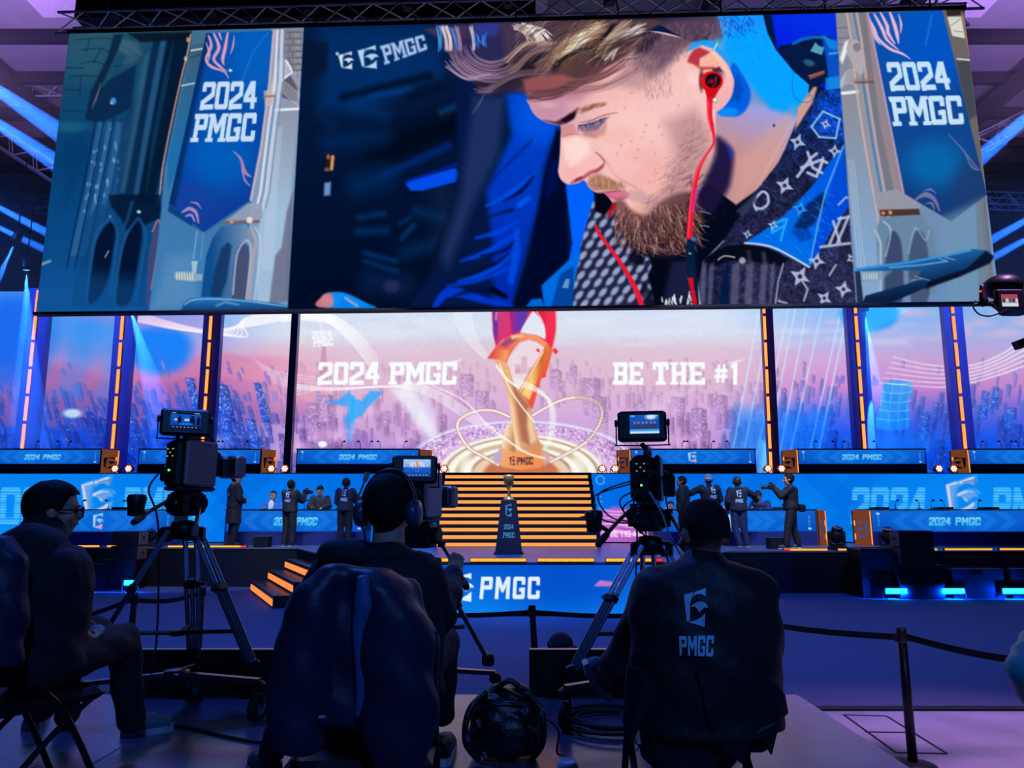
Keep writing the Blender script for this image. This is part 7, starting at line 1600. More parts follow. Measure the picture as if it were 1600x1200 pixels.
def cam_rig(label, base, rz, finder, fkind, fsize, flabel, tilt=0., grey=True, extra=False, bars=()):
    """Camera on its fluid head; base is the top of the tripod bowl. finder = centre of the viewfinder in the world."""
    B = Vector(base); R = Matrix.Rotation(rz, 3, 'Z'); T = lambda x, y, z: B+R @ Vector((x, y, z)); t = thing('broadcast_camera', label, 'camera', tuple(B), 'broadcast cameras')
    hdp = MB().bbox(T(0, 0, .10), (.19, .17, .15), .025, R).build('fluid_head', M_plastic, t); MB().lathe([(.01, 0), (.05, 0), (.05, .03), (.01, .03)], T(-.098, 0, .1), 16, R @ Vector((-1, 0, 0))).build('tilt_knob', M_dark, hdp); MB().lathe([(.01, 0), (.05, 0), (.05, .03), (.01, .03)], T(.098, 0, .1), 16, R @ Vector((1, 0, 0))).build('tilt_knob', M_dark, hdp)
    MB().tube([T(-.035+.05*math.cos(a), -.088, .1+.035*math.sin(a)) for a in np.linspace(0, 2*math.pi, 14, endpoint=False)], .004, 6, True).build('badge_ring', M_steel, hdp); MB().bbox(T(0, .02, .19), (.12, .3, .03), .01, R).build('sliding_plate', M_alu_d, hdp)
    zb = .34; body = MB().bbox(T(-.02, -.02, zb), (.13, .2, .29), .02, R).build('body', M_plastic, t); MB().bbox(T(.065, .03, zb+.005), (.035, .24, .28), .012, R).build('side_cover', M_camg if grey else M_plastic, body); MB().bbox(T(-.09, .02, zb), (.025, .2, .24), .01, R).build('side_cover', M_plastic, body)
    MB().bbox(T(0, .15, zb+.01), (.12, .12, .17), .02, R).build('front_block', M_dark, body)
    ln = MB().bbox(T(.01, .27, zb), (.14, .12, .13), .02, R).build('box_lens', M_plastic, t); MB().bbox(T(.01, .34, zb), (.18, .09, .145), .015, R).build('lens_hood', M_camg if grey else M_plastic, ln); MB().box(T(.01, .382, zb), (.14, .012, .105), R).build('front_glass', M_lens, ln)
    MB().tube([T(0, -.1, zb+.13), T(0, -.08, zb+.19), T(0, .14, zb+.19), T(0, .18, zb+.12)], .014, 8).build('carry_handle', M_plastic, t, True)
    for i in range(3):
        for j in range(3): MB().box(T(-.055+i*.022, -.122, zb+.09-j*.022), (.008, .004, .006), R).build('button', G_dot if (i+j) % 2 == 0 else M_steel, body)
    MB().ball(T(-.03, -.123, zb-.04), .007, 8, 6).build('tally_light', G_green, body)
    MB().bbox(T(-.06, -.13, zb-.06), (.05, .03, .1), .01, R).build('cable_panel', M_dark, body)
    MB().tube([T(-.05, -.175, zb-.06), T(-.07, -.22, zb-.16), T(-.06, -.16, zb-.3), T(-.08, -.1, zb-.55), Vector((B.x-.12, B.y, ZR+.3)), Vector((B.x-.2, B.y-.1, ZR+.02))], .006, 6).build('camera_cable', M_rubber, t, True)
    MB().tube([T(.0, -.16, zb+.05), T(.1, -.22, zb-.0), T(.12, -.18, zb-.15), T(.13, -.05, zb-.25)], .005, 6).build('camera_cable', M_rubber, t, True)
    # viewfinder
    C = Vector(finder); w, h = fsize; Rf = Matrix.Rotation(math.atan2(C.x, C.y)*-1, 3, 'Z') @ Matrix.Rotation(-.08, 3, 'X'); V = lambda x, y, z: C+Rf @ Vector((x, y, z))
    vf = MB().bbox(V(0, .03, 0), (w, .07, h), .014, Rf).build('viewfinder', M_plastic, t, False); MB().bbox(V(0, .075, 0), (w*.8, .05, h*.8), .012, Rf).build('viewfinder_back', M_dark, vf)
    cv = paint_finder(fkind); sw, sh = w*.60, h*.62; o = V(-sw/2+w*(.0 if fkind == 1 else .05), -.0075, sh/2+h*.04); grid_mesh('finder_picture', o, Rf @ Vector((sw, 0, 0)), Rf @ Vector((0, 0, -sh)), 64, 42, from_unit(cv, 80, 52), vf)
    for k in range(4): MB().bbox(V(-w*.2+k*w*.09, -.008, -h*.4), (w*.04, .006, h*.03), .001, Rf).build('finder_button', M_steel, vf)
    for s in (-1, 1): MB().lathe([(.004, 0), (.022, .002), (.022, .018), (.004, .02)], V(s*(w/2), .03, h*.12), 12, Rf @ Vector((s, 0, 0))).build('pivot_knob', M_dark, vf)
    MB().tube([V(-w*.53, .03, h*.1), V(-w*.53, .03, -h*.55), V(-w*.48, .03, -h*.62), V(w*.48, .03, -h*.62), V(w*.53, .03, -h*.55), V(w*.53, .03, h*.1)], .005, 6).build('yoke', M_steel, vf)
    MB().cyl(V(0, .04, -h*.6), T(0, .05, zb+.17), .016, n=10).build('finder_post', M_dark, vf)
    for pts, grip in bars:
        Pp = [Vector(p) for p in pts]; bar = MB().tube(Pp, .012, 8).build('pan_bar', M_carbon, t, True); g0, g1 = Pp[-1], Pp[-1]+(Pp[-1]-Pp[-2]).normalized()*.14
        MB().tube([g0, g0.lerp(g1, .3), g0.lerp(g1, .7), g1], [.017, .02, .02, .016], 10).build('grip', M_rubber, bar, True); MB().lathe([(.008, -.02), (.024, -.018), (.024, .018), (.008, .02)], Pp[0], 12).build('rosette', M_dark, bar)
        if grip:
            c = Vector(grip); ct = MB().lathe([(.01, -.06), (.04, -.055), (.045, .0), (.052, .04), (.044, .06), (.01, .065)], c, 14).build('zoom_controller', M_plastic, bar, True); MB().cyl(c, Pp[-1].lerp(Pp[-2], .2), .012, n=8).build('controller_clamp', M_dark, bar); MB().tube([c+Vector((-.04, 0, .03)), c+Vector((-.075, 0, .025))], .004, 6).build('lever', M_dark, bar)
    if extra:
        for k in range(5):
            a = Vector((random.uniform(-.1, .1), -.12, random.uniform(.2, .45))); MB().tube([T(*a), T(a.x-.1-.03*k, -.2, a.z-.08), T(a.x-.04*k, -.16, a.z-.22), T(.02*k-.05, -.1, .08)], .005, 6).build('camera_cable', M_rubber, t, True)
        MB().tube([T(.02, -.16, zb-.08), T(.09, -.22, zb-.2), T(.13, -.2, zb-.32), T(.2, -.1, zb-.48)], .0055, 6).build('white_cable', mat('white_cable', (150, 170, 180), .5), t, True)
        MB().bbox(T(.13, -.04, .3), (.07, .08, .14), .01, R).build('battery_plate', M_dark, t)
    return t
YL = 4.45; apL = at(288, 828, YL)
tripod('tripod with wheeled dolly under the unmanned camera', apL, [Vector((at(120, 1070, 4.25).x, 4.25, ZR+.27)), Vector((at(398, 1060, 4.35).x, 4.35, ZR+.27)), Vector((at(303, 1030, 4.72).x, 4.72, ZR+.27))], YL)
cam_rig('unmanned broadcast camera turned toward the centre of the stage, pale side cover', apL+ZA*.06, -.42, at(290, 659, YL-.12), 1, (px(72, 4.33), px(42, 4.33)), '', bars=(([at(268, 780, YL-.1), at(240, 795, YL-.3), at(224, 806, YL-.45)], at(213, 790, YL-.45)), ([at(312, 785, YL), at(309, 806, YL-.2), at(306, 822, YL-.3)], None)))
YM = 4.5; apM = at(656, 878, YM)
tripod('tripod mostly hidden behind the operator with headphones', apM, [Vector((at(766, 1075, 4.55).x, 4.55, ZR+.27)), Vector((at(560, 1060, 4.4).x, 4.4, ZR+.27)), Vector((at(655, 1040, 4.75).x, 4.75, ZR+.27))], YM)
cam_rig('broadcast camera in front of the operator with headphones', apM+ZA*.06, -.3, at(648, 733, YM-.12), 2, (px(70, 4.4), px(43, 4.4)), '', bars=(([at(690, 850, YM-.15), at(708, 880, YM-.5), at(722, 905, YM-.8)], None),))
YR = 4.45; apR = at(1016, 852, YR)
tripod('tripod with wheeled dolly under the camera of the operator in the printed jacket', apR, [Vector((at(890, 1085, 4.2).x, 4.2, ZR+.27)), Vector((at(1130, 1070, 4.3).x, 4.3, ZR+.27)), Vector((at(1012, 1040, 4.75).x, 4.75, ZR+.27))], YR)
cam_rig('cable-draped black broadcast camera in front of the operator in the printed jacket', apR+ZA*.06, -.28, at(1003, 665, YR-.12), 3, (px(76, 4.33), px(48, 4.33)), '', grey=False, extra=True, bars=(([at(990, 792, YR-.1), at(965, 815, YR-.3), at(948, 835, YR-.45)], at(928, 815, YR-.42)), ([at(1045, 800, YR-.05), at(1062, 830, YR-.3), at(1074, 858, YR-.5)], None)))
# ---------------------------------------------------------------- small gear on stage
G_hot = glow('warm_lens', (255, 236, 214), 2.2); M_amberh = mat('amber_housing', (176, 86, 56), .45); G_ring = glow('amber_ring', (230, 110, 60), .7)
def par_light(u, v, label, src=None):
    p = at(u, v, 20.75); b = Vector((p.x, 20.75, 2.92)); r = .115
    if src: o = copy_tree(src, b); o['label'] = label; return o
    t = thing('par_light', label, 'stage light', tuple(b), 'seven-lens lights on the upper tier'); c = b+ZA*(r+.015)
    MB().lathe([(.03, .16), (.09, .13), (r, .03), (r, 0), (r*.93, -.01), (.02, -.01)], c, 20, YA).build('housing', M_amberh, t, True); MB().lathe([(r*.6, -.012), (r*.9, -.012), (r*.9, -.02), (r*.6, -.02)], c, 20, YA).build('rim', G_ring, t)
    for k in range(7):
        q = c+Vector((0, -.018, 0)) if k == 6 else c+Vector((math.cos(k*math.pi/3)*.062, -.018, math.sin(k*math.pi/3)*.062)); MB().lathe([(.002, -.012), (.02, -.01), (.026, 0), (.002, .004)], q, 10, YA).build('lens', G_hot, t)
    MB().tube([b+Vector((-.13, .05, .0)), b+Vector((-.13, .05, .12)), b+Vector((-.12, .05, .14))], .01, 6).build('bracket', M_dark, t); MB().tube([b+Vector((.13, .05, .0)), b+Vector((.13, .05, .12)), b+Vector((.12, .05, .14))], .01, 6).build('bracket', M_dark, t); MB().box(b+Vector((0, .05, .006)), (.27, .06, .012)).build('foot', M_dark, t)
    return t
PL = [(180, 'beside the lit end of the leftmost upper table'), (201, 'under the second lit pillar'), (424, 'next to the lit table end by the unmanned camera'), (445, 'at the foot of the thin dark pillar'), (694, 'beside the middle camera viewfinder'), (941, 'first past the top of the stairs'), (961, 'beside the lit end of the emblem table'), (1200, 'at the foot of the slim pillar'), (1221, 'beside the lit end of the words table'), (1467, 'left one under the last broad pillar'), (1490, 'right one under the last broad pillar')]
par0 = None
for u, w in PL:
    o = par_light(u, 733, 'round seven-lens amber stage light '+w, par0); par0 = par0 or o
mic0 = None
def mic(x, Y, z, label, h=.24, rz=0.):
    global mic0
    if mic0 is None:
        t = thing('desk_microphone', label, 'microphone', (x, Y, z), 'microphones on the tables'); b = Vector((x, Y, z)); MB().lathe([(.002, 0), (.05, 0), (.045, .015), (.01, .02)], b, 12).build('base', M_black, t); MB().tube([b+ZA*.015, b+ZA*.15, b+Vector((.02, 0, .2)), b+Vector((.05, 0, .23))], .008, 6).build('stem', M_black, t); MB().ball(b+Vector((.07, 0, .235)), (.045, .026, .026), 10, 8).build('head', M_black, t); mic0 = t; return
    o = copy_tree(mic0, (x, Y, z), None, rz); o['label'] = label
def on_table(i, us, where, names=None):
    t, x0, x1, Y, zt = TABLES[i]; o5 = ('first', 'second', 'third', 'fourth', 'fifth')
    for k, u in enumerate(us): mic(at(u, 700, Y+.3).x, Y+.3, zt, '%s thin microphone from the left on the %s' % (o5[k].capitalize() if k < 5 else 'Last', where), rz=(k % 2)*math.pi)
on_table(0, (55, 93, 106), 'upper table at the left picture edge'); on_table(1, (337, 351, 382), 'upper table behind the unmanned camera'); on_table(2, (534, 563, 577, 594, 631), 'upper table left of the trophy picture'); on_table(3, (1066, 1078, 1112, 1140), 'upper table with the emblem front'); on_table(4, (1272, 1306, 1316, 1370), 'upper table right of the slim pillar'); on_table(5, (1533, 1565, 1578, 1592), 'upper table at the right picture edge')
on_table(6, (137, 178), 'lower table beside the man with glasses'); on_table(9, (1391, 1428, 1446, 1466, 1518), 'empty lower table with words'); on_table(7, (480,), 'lower table between the two seated players')
lap0 = None
for i, u, w in ((9, 1374, 'left end of the empty lower table'), (9, 1474, 'middle of the empty lower table'), (9, 1545, 'right half of the empty lower table'), (8, 1222, 'lower table beside the bent player'), (6, 190, 'lower table beside the man with glasses')):
    t_, x0, x1, Y, zt = TABLES[i]; x = at(u, 797, Y+.35).x; t = thing('flat_monitor', 'flat dark device lying on the '+w, 'device', (x, Y+.35, zt), 'devices on the lower tables')
    MB().bbox((x, Y+.35, zt+.025), (.42, .28, .05), .01).build('case', M_plastic, t); MB().box((x, Y+.35, zt+.053), (.38, .24, .006)).build('glass', M_lens, t)
def moving_head(label, c, s=1., rz=0., tilt=.35, group='moving head lamps on the stage edge'):
    c = Vector(c); R = Matrix.Rotation(rz, 3, 'Z'); T = lambda x, y, z: c+R @ (Vector((x, y, z))*s); t = thing('moving_head', label, 'stage light', tuple(c), group)
    MB().bbox(T(0, 0, .05), (.34*s, .3*s, .1*s), .02*s, R).build('base', M_plastic, t); y = MB().bbox(T(0, 0, .12), (.36*s, .14*s, .05*s), .02*s, R).build('yoke', M_plastic, t)
    for q in (-1, 1): MB().bbox(T(q*.19, 0, .27), (.05*s, .12*s, .32*s), .02*s, R).build('yoke_arm', M_plastic, y)
    Rt = R @ Matrix.Rotation(tilt, 3, 'X'); h = MB(); h.ball(T(0, 0, .33), (.155*s, .17*s, .19*s), 16, 10, Rt); hd_ = h.build('head', M_plastic, t, True); d = Rt @ Vector((0, 0, 1)); MB().lathe([(.01, .1*s), (.13*s, .1*s), (.12*s, .2*s), (.01, .19*s)], T(0, 0, .33), 18, d).build('lens', M_lens, hd_)
    return t
moving_head('black moving head lamp standing between two amber bars on the stage edge', at(1308, 852, 17.1)*1-ZA*(at(1308, 852, 17.1).z-ZS), 1.0, .2); q = at(1390, 852, 17.2); moving_head('black moving head lamp in front of the words table, behind the speaker stack', (q.x, 17.25, ZS), .95, -.3); q = at(228, 845, 18.5); moving_head('black moving head lamp beside the small stacked speakers', (q.x, 18.75, ZS), .8, .3)
def small_speaker(label, c, s=1., rz=0.):
    c = Vector(c); R = Matrix.Rotation(rz, 3, 'Z'); t = thing('small_speaker', label, 'speaker', tuple(c), 'small stacked speakers'); MB().bbox(c+ZA*.13*s, (.52*s, .36*s, .26*s), .01, R).build('cabinet', M_black, t); MB().box(c+R @ Vector((-.265*s, 0, .13*s)), (.012, .34*s, .24*s), R).build('end_plate', mat('grey_end_plate', (104, 84, 92), .5), t); MB().lathe([(.002, 0), (.03*s, 0), (.03*s, .01), (.002, .012)], c+R @ Vector((-.272*s, 0, .13*s)), 12, R @ Vector((-1, 0, 0))).build('socket', M_black, t)
def flight_case(label, c, d):
    c = Vector(c); t = thing('flight_case', label, 'case', tuple(c)); MB().bbox(c+ZA*d[2]/2, d, .01).build('shell', M_black, t)
    for sx in (-1, 1):
        for sy in (-1, 1): MB().box(c+Vector((sx*(d[0]/2), sy*(d[1]/2), d[2]/2)), (.03, .03, d[2])).build('edge_rail', M_steel, t)
        MB().box(c+Vector((sx*d[0]/2, 0, d[2])), (.03, d[1], .03)).build('edge_rail', M_steel, t)
    for sy in (-1, 1): MB().box(c+Vector((0, sy*d[1]/2, d[2])), (d[0], .03, .03)).build('edge_rail', M_steel, t)
    for k in (-1, 1): MB().bbox(c+Vector((k*d[0]*.22, -d[1]/2-.012, d[2]*.42)), (.09, .02, .07), .006).build('latch', M_steel, t)
def wedge(label, c, w=1.1):
    c = Vector(c); t = thing('floor_monitor', label, 'speaker', tuple(c), 'wedge floor monitors before the stage'); MB().prism([(0, 0), (.75, 0), (.75, .34), (.2, .62), (0, .62)], c+Vector((-w/2, -.35, 0)), (0, 1, 0), (0, 0, 1), w).build('cabinet', M_black, t)
    m_ = MB(); m_.prism([(.03, .005), (w-.03, .005), (w-.03, .57), (.03, .57)], c+Vector((-w/2, .41, .335)), (1, 0, 0), Vector((0, -.89, .455)), .012); m_.build('grille', mat('violet_lit_grille', (120, 104, 128), .6), t); MB().box(c+Vector((0, -.36, .5)), (.2, .01, .06)).build('handle', M_dark, t)  # violet light on the wedge tops is put into the grille colour
G_blue = glow('blue_strobe_light', (30, 180, 255), 5.0)
def strobe(label, u, v, Y, w):
    p = at(u, v, Y); b = Vector((p.x, Y, 0.012)); t = thing('strobe_light', label, 'stage light', tuple(b), 'blue strobe lights on the floor')
    MB().bbox(b+Vector((0, .06, p.z)), (w+.06, .12, .16), .015).build('housing', M_plastic, t); MB().box(b+Vector((0, -.004, p.z)), (w, .012, .10)).build('panel', G_blue, t)
    la = bpy.data.lights.new('strobe_lamp', 'AREA'); la.shape = 'RECTANGLE'; la.size = w; la.size_y = .1; la.energy = 800*w; la.color = (.0, .06, 1.); lo = bpy.data.objects.new('strobe_lamp', la); COL.objects.link(lo); lo.location = (p.x, Y-.03, p.z); lo.rotation_euler = (math.radians(80), 0, 0)
    for s in (-1, 1): MB().tube([b+Vector((s*(w/2+.05), .06, p.z)), b+Vector((s*(w/2+.05), .04, .02)), b+Vector((s*(w/2-.02), .0, .012))], .012, 6).build('bracket', M_dark, t)
for u, w, lab in ((1401, .44, 'bright blue strobe light on the floor beside the flight case'), (1490, .46, 'bright blue strobe light on the floor between two wedge monitors'), (1586, .5, 'bright blue strobe light on the floor at the right picture edge')): strobe(lab, u, 924, 15.6, w)
for u, w, lab in ((133, .2, 'small blue strobe light beside the elbow of the man with glasses'), (203, .26, 'blue strobe light behind the left leg of the unmanned tripod')): strobe(lab, u, 911, 16.8, w)
q = at(1376, 900, 16.0); flight_case('black flight case with steel edges standing before the stage', (q.x-.12, 16.15, .012), (.7, .6, 1.02))
for k, lab in ((0, 'lower of two small stacked speakers with pale end plate, right of the stage stairs'), (1, 'upper of two small stacked speakers with pale end plate, right of the stage stairs')): q = at(1425, 870, 15.95); small_speaker(lab, (q.x, 15.9, .72+k*.36), 1.35, -.1)
t = thing('speaker_crate', 'black crate carrying the small stacked speakers right of the stage stairs', 'crate', (at(1428, 900, 15.9).x, 15.9, .012)); c = Vector((at(1428, 900, 15.9).x, 15.9, .012)); MB().bbox(c+ZA*.354, (.95, .6, .708), .015).build('box', M_black, t); MB().box(c+Vector((0, -.28, .7)), (.95, .03, .02)).build('rail', M_steel, t)
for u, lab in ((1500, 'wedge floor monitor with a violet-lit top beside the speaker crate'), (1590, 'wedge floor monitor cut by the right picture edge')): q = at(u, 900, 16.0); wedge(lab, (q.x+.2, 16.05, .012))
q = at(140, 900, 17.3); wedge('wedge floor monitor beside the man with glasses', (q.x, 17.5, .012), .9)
for k, lab in ((0, 'lower small speaker with pale end plate left of the unmanned tripod'), (1, 'upper small speaker with pale end plate left of the unmanned tripod')): q = at(190, 870, 17.3); small_speaker(lab, (q.x, 17.6, .70+k*.34), -1.25, 0.0) if False else small_speaker(lab, (q.x, 17.6, .70+k*.34), 1.25, math.pi)
t = thing('speaker_crate', 'black crate carrying the small stacked speakers left of the unmanned tripod', 'crate', (at(190, 900, 17.6).x, 17.6, .012)); c = Vector((at(190, 900, 17.6).x, 17.6, .012)); MB().bbox(c+ZA*.344, (.9, .55, .688), .015).build('box', M_black, t); MB().box(c+Vector((0, -.26, .69)), (.9, .03, .02)).build('rail', M_steel, t)
# hand-held gear of the crew on stage
def stage_camera(label, c, rz, s=1., furry=False):
    c = Vector(c); R = Matrix.Rotation(rz, 3, 'Z'); T = lambda x, y, z: c+R @ (Vector((x, y, z))*s); t = thing('handheld_camera', label, 'camera', tuple(c), 'hand-held cameras on the stage')
    MB().bbox(T(0, 0, 0), (.12*s, .16*s, .13*s), .02*s, R).build('body', M_plastic, t); MB().cyl(T(0, .08, 0), T(0, .24, 0), .045*s, .052*s, 14).build('lens', M_plastic, t); MB().bbox(T(0, .02, .09), (.05*s, .1*s, .04*s), .012*s, R).build('top_handle', M_plastic, t); MB().bbox(T(.085, -.02, .01), (.04*s, .08*s, .1*s), .012*s, R).build('hand_grip', M_plastic, t)
    if furry:
        m_ = MB(); m_.tube([T(.02, .02, .1), T(.06, .1, .3), T(.09, .16, .46)], [.02*s, .025*s, .025*s], 8); m_.build('microphone_arm', M_black, t); m_ = MB(); m_.tube([T(.085, .15, .44), T(.1, .18, .52), T(.115, .21, .62), T(.12, .22, .66)], [.04*s, .065*s, .065*s, .045*s], 12); m_.build('fluffy_windshield', mat('grey_fur', (40, 44, 56), .95, bump=.6, bscale=90), t, True)
stage_camera('black camera held by the operator standing before the players table', T3[2]['wrr']+Vector((.02, .02, .06)), -.35); stage_camera('shoulder camera with a tall fluffy microphone above the headphones of the middle operator', T5[2]['wrr']+Vector((-.13, .0, -.06)), -.3, 1.15, True); stage_camera('black photo camera raised by the photographer at the stage edge', T11[2]['wrl'].lerp(T11[2]['wrr'], .5)+Vector((-.06, .02, .04)), 1.25, 1.05)
q = T11[2]['pel']; t = thing('belt_bag', 'black belt bag on the hip of the photographer', 'bag', (q.x+.2, q.y-.05, q.z)); MB().bbox((q.x+.24, q.y-.05, q.z-.02), (.17, .12, .18), .03).build('pouch', M_black, t); MB().tube([Vector((q.x+.2*math.cos(a), q.y+.18*math.sin(a), q.z+.06)) for a in np.linspace(0, 2*math.pi, 16, endpoint=False)], .018, 6, True).build('belt', M_black, t)
for u, Y, lab in ((367, 18.35, 'small dark box on the stage floor beside the man in the long coat'), (1212, 17.6, 'small dark box on the stage floor beside the photographer')):
    q = at(u, 850, Y); t = thing('stage_box', lab, 'box', (q.x+.6 if u < 800 else q.x, Y, ZS), 'small boxes on the stage'); c = Vector((q.x+.7 if u < 800 else q.x, Y, ZS)); MB().bbox(c+ZA*.13, (.38, .3, .26), .015).build('box', M_black, t); MB().box(c+ZA*.263, (.4, .32, .012)).build('lid', M_alu_d, t)

# ---------------------------------------------------------------- barrier posts and belts
M_belt = mat('barrier_belt', (8, 9, 18), .8)
def stanchion(label, x, y, h=1.0, lean=0.):
    t = thing('barrier_post', label, 'barrier post', (x, y, 0.012 if y > 7.3 else 0), 'belt barrier posts'); b = Vector((x, y, .012 if y > 7.3 else 0)); a = b+Vector((lean, 0, h)); MB().lathe([(.002, 0), (.16, 0), (.165, .012), (.06, .03), (.04, .035)], b, 20).build('base', M_black, t, True); MB().cyl(b+ZA*.02, a-ZA*.02, .034, n=16).build('post', mat('post_black', (14, 15, 20), .35, .3), t, True); MB().lathe([(.004, .04), (.036, .035), (.04, .0), (.04, -.07), (.036, -.075)], a-ZA*.04, 16).build('cap', M_plastic, t, True); MB().bbox(a+Vector((-.045, 0, -.075)), (.03, .03, .06), .006).build('clip', M_plastic, t); return a-ZA*.075
def belt(label, pts, h=.048):
    P = [Vector(p) for p in pts]; m = MB(); n = 14; vs = []
    full = []
    for i in range(len(P)-1):
        for k in range(n): t_ = k/n; p = P[i].lerp(P[i+1], t_); p = p-ZA*(.05*math.sin(math.pi*t_)); full.append(p)
    full.append(P[-1])
    for p in full: vs += [p+Vector((0, -.0015, -h/2)), p+Vector((0, -.0015, h/2)), p+Vector((0, .0015, h/2)), p+Vector((0, .0015, -h/2))]
    fs = [(i*4+k, i*4+(k+1) % 4, i*4+4+(k+1) % 4, i*4+4+k) for i in range(len(full)-1) for k in range(4)]+[(0, 1, 2, 3), tuple(range(len(vs)-4, len(vs)))]
    m.add(vs, fs); o = m.build('barrier_belt', M_belt); tag(o, label, 'belt', 'barrier belts'); return o
q = atz(1427, 1197, 0); pR = stanchion('slim black barrier post standing on the concrete at right', q.x, q.y)
q = at(842, 945, 7.55); pM = stanchion('black barrier post rising behind the low board beside the small cap', q.x-.02, 7.55, q.z-.012 if q.z < 1.1 else 1.0, -.05)
q = at(318, 905, 8.6); pL2 = stanchion('black barrier post behind the middle leg of the unmanned tripod', q.x, 8.6); q = at(210, 940, 7.9); pL1 = stanchion('black barrier post behind the left leg of the unmanned tripod', q.x, 7.9)
q = at(1725, 1040, 4.7); pE = stanchion('black barrier post just outside the right picture edge', q.x, 4.7, q.z+.075); q = at(1100, 952, 7.4); pC = stanchion('black barrier post hidden behind the operator in the printed jacket', q.x, 7.4, q.z+.063); q = at(565, 950, 7.6); pB = stanchion('black barrier post hidden behind the padded coat', q.x, 7.6, q.z+.063); q = at(20, 985, 7.4); pA = stanchion('black barrier post hidden behind the man with glasses', q.x, 7.4, q.z+.063)
belt('dark barrier belt stretched from the right post past the picture edge', [pR+Vector((.04, 0, 0)), pE]); belt('dark barrier belt between the right post and the printed jacket', [pC, pR-Vector((.04, 0, 0))]); belt('dark barrier belt crossing before the blue stage front', [pB, pM-Vector((.04, 0, 0))]); belt('dark barrier belt running behind the manned tripod', [pM+Vector((.04, 0, 0)), pC]); belt('dark barrier belt between the two posts behind the unmanned tripod', [pL1, pL2]); belt('dark barrier belt ending behind the man with glasses', [pA, pL1-Vector((.04, 0, 0))])

# ---------------------------------------------------------------- things lying on the riser
def backpack():
    b0 = atz(788, 1196, ZR); Y = b0.y; t = thing('backpack', 'black backpack slumped on the riser with loose straps and shiny buckles', 'backpack', (b0.x, Y, ZR)); c = Vector((b0.x, Y+.12, ZR)); M_bag = mat('backpack_nylon', (10, 11, 17), .4, bump=.3, bscale=40)
    m = MB(); rings(m, [(c+ZA*.02, .17, .11, XA, YA), (c+ZA*.1, .185, .13, XA, YA), (c+ZA*.22, .17, .12, XA, YA), (c+Vector((.01, 0, .30)), .12, .09, XA, YA), (c+Vector((.02, 0, .335)), .06, .05, XA, YA)]); grow('sack', m, M_bag, t, .012, 4, .008, 18)
    m = MB(); m.ball(c+Vector((.02, -.1, .12)), (.12, .05, .1), 14, 8); m.build('front_pocket', M_bag, t, True)
    MB().tube([c+Vector((-.09, -.04, .31)), c+Vector((-.17, -.1, .24)), c+Vector((-.185, -.13, .11)), c+Vector((-.12, -.13, .025))], .016, 8).build('shoulder_strap', M_bag, t, True); MB().tube([c+Vector((.1, -.03, .3)), c+Vector((.175, -.07, .24)), c+Vector((.185, -.1, .1)), c+Vector((.13, -.11, .025))], .016, 8).build('shoulder_strap', M_bag, t, True); MB().tube([c+Vector((-.04, -.05, .33)), c+Vector((.02, -.05, .365)), c+Vector((.07, -.05, .34))], .014, 8).build('grab_loop', M_bag, t, True)
    MB().tube([c+Vector((.2, -.08, .2)), c+Vector((.26, -.1, .15)), c+Vector((.25, -.12, .06)), c+Vector((.28, -.14, .05))], .005, 6).build('loose_strap', M_bag, t)
    for x, y, z in ((-.17, -.19, .14), (-.09, -.17, .06), (.18, -.13, .24), (-.12, -.17, .20)): MB().bbox(c+Vector((x, y, z)), (.022, .012, .035), .004, Matrix.Rotation(x*3, 3, 'Y')).build('buckle', M_alu, t)
    MB().tube([c+Vector((-.1, -.13, .26)), c+Vector((0, -.14, .29)), c+Vector((.1, -.12, .27))], .005, 6).build('zip', M_steel, t)
backpack()
q = at(887, 1188, 3.3); t = thing('coffee_cup', 'paper coffee cup with a pale lid at the bottom edge of the picture', 'cup', (q.x, 3.3, ZR)); zt = q.z; MB().lathe([(.002, 0), (.03, 0), (.042, zt-ZR-.02), (.002, zt-ZR-.02)], (q.x, 3.3, ZR), 20).build('paper_cup', mat('paper_cup', (150, 160, 176), .7), t, True); MB().lathe([(.045, -.022), (.046, -.008), (.04, 0), (.036, .012), (.03, .006), (.002, .006)], (q.x, 3.3, zt-.012), 20).build('lid', mat('cup_lid', (190, 196, 206), .5), t, True)
q = atz(958, 1134, ZR); m = MB(); rng = random.Random(4); pts = []
for k in range(100): a = k*.26; r = .24+.045*math.sin(k*.09)+rng.uniform(-.004, .004); pts.append((q.x+r*math.cos(a)+.012*math.sin(k*.31), q.y+r*math.sin(a)*.85, ZR+.009+.0009*k*(1 if k < 40 else .6)))
m.tube(pts, .009, 6); tag(m.build('coiled_cable', M_rubber, None, True), 'loosely coiled black cable on the riser beside the manned tripod', 'cable')
m = MB(); m.tube(catmull([tuple(atz(u, v, ZR+.008)) for u, v in ((262, 1132), (300, 1138), (360, 1152), (420, 1160), (470, 1150))], 8), .008, 6); tag(m.build('floor_cable', M_rubber, None, True), 'black cable lying on the riser by the grey sneaker', 'cable')
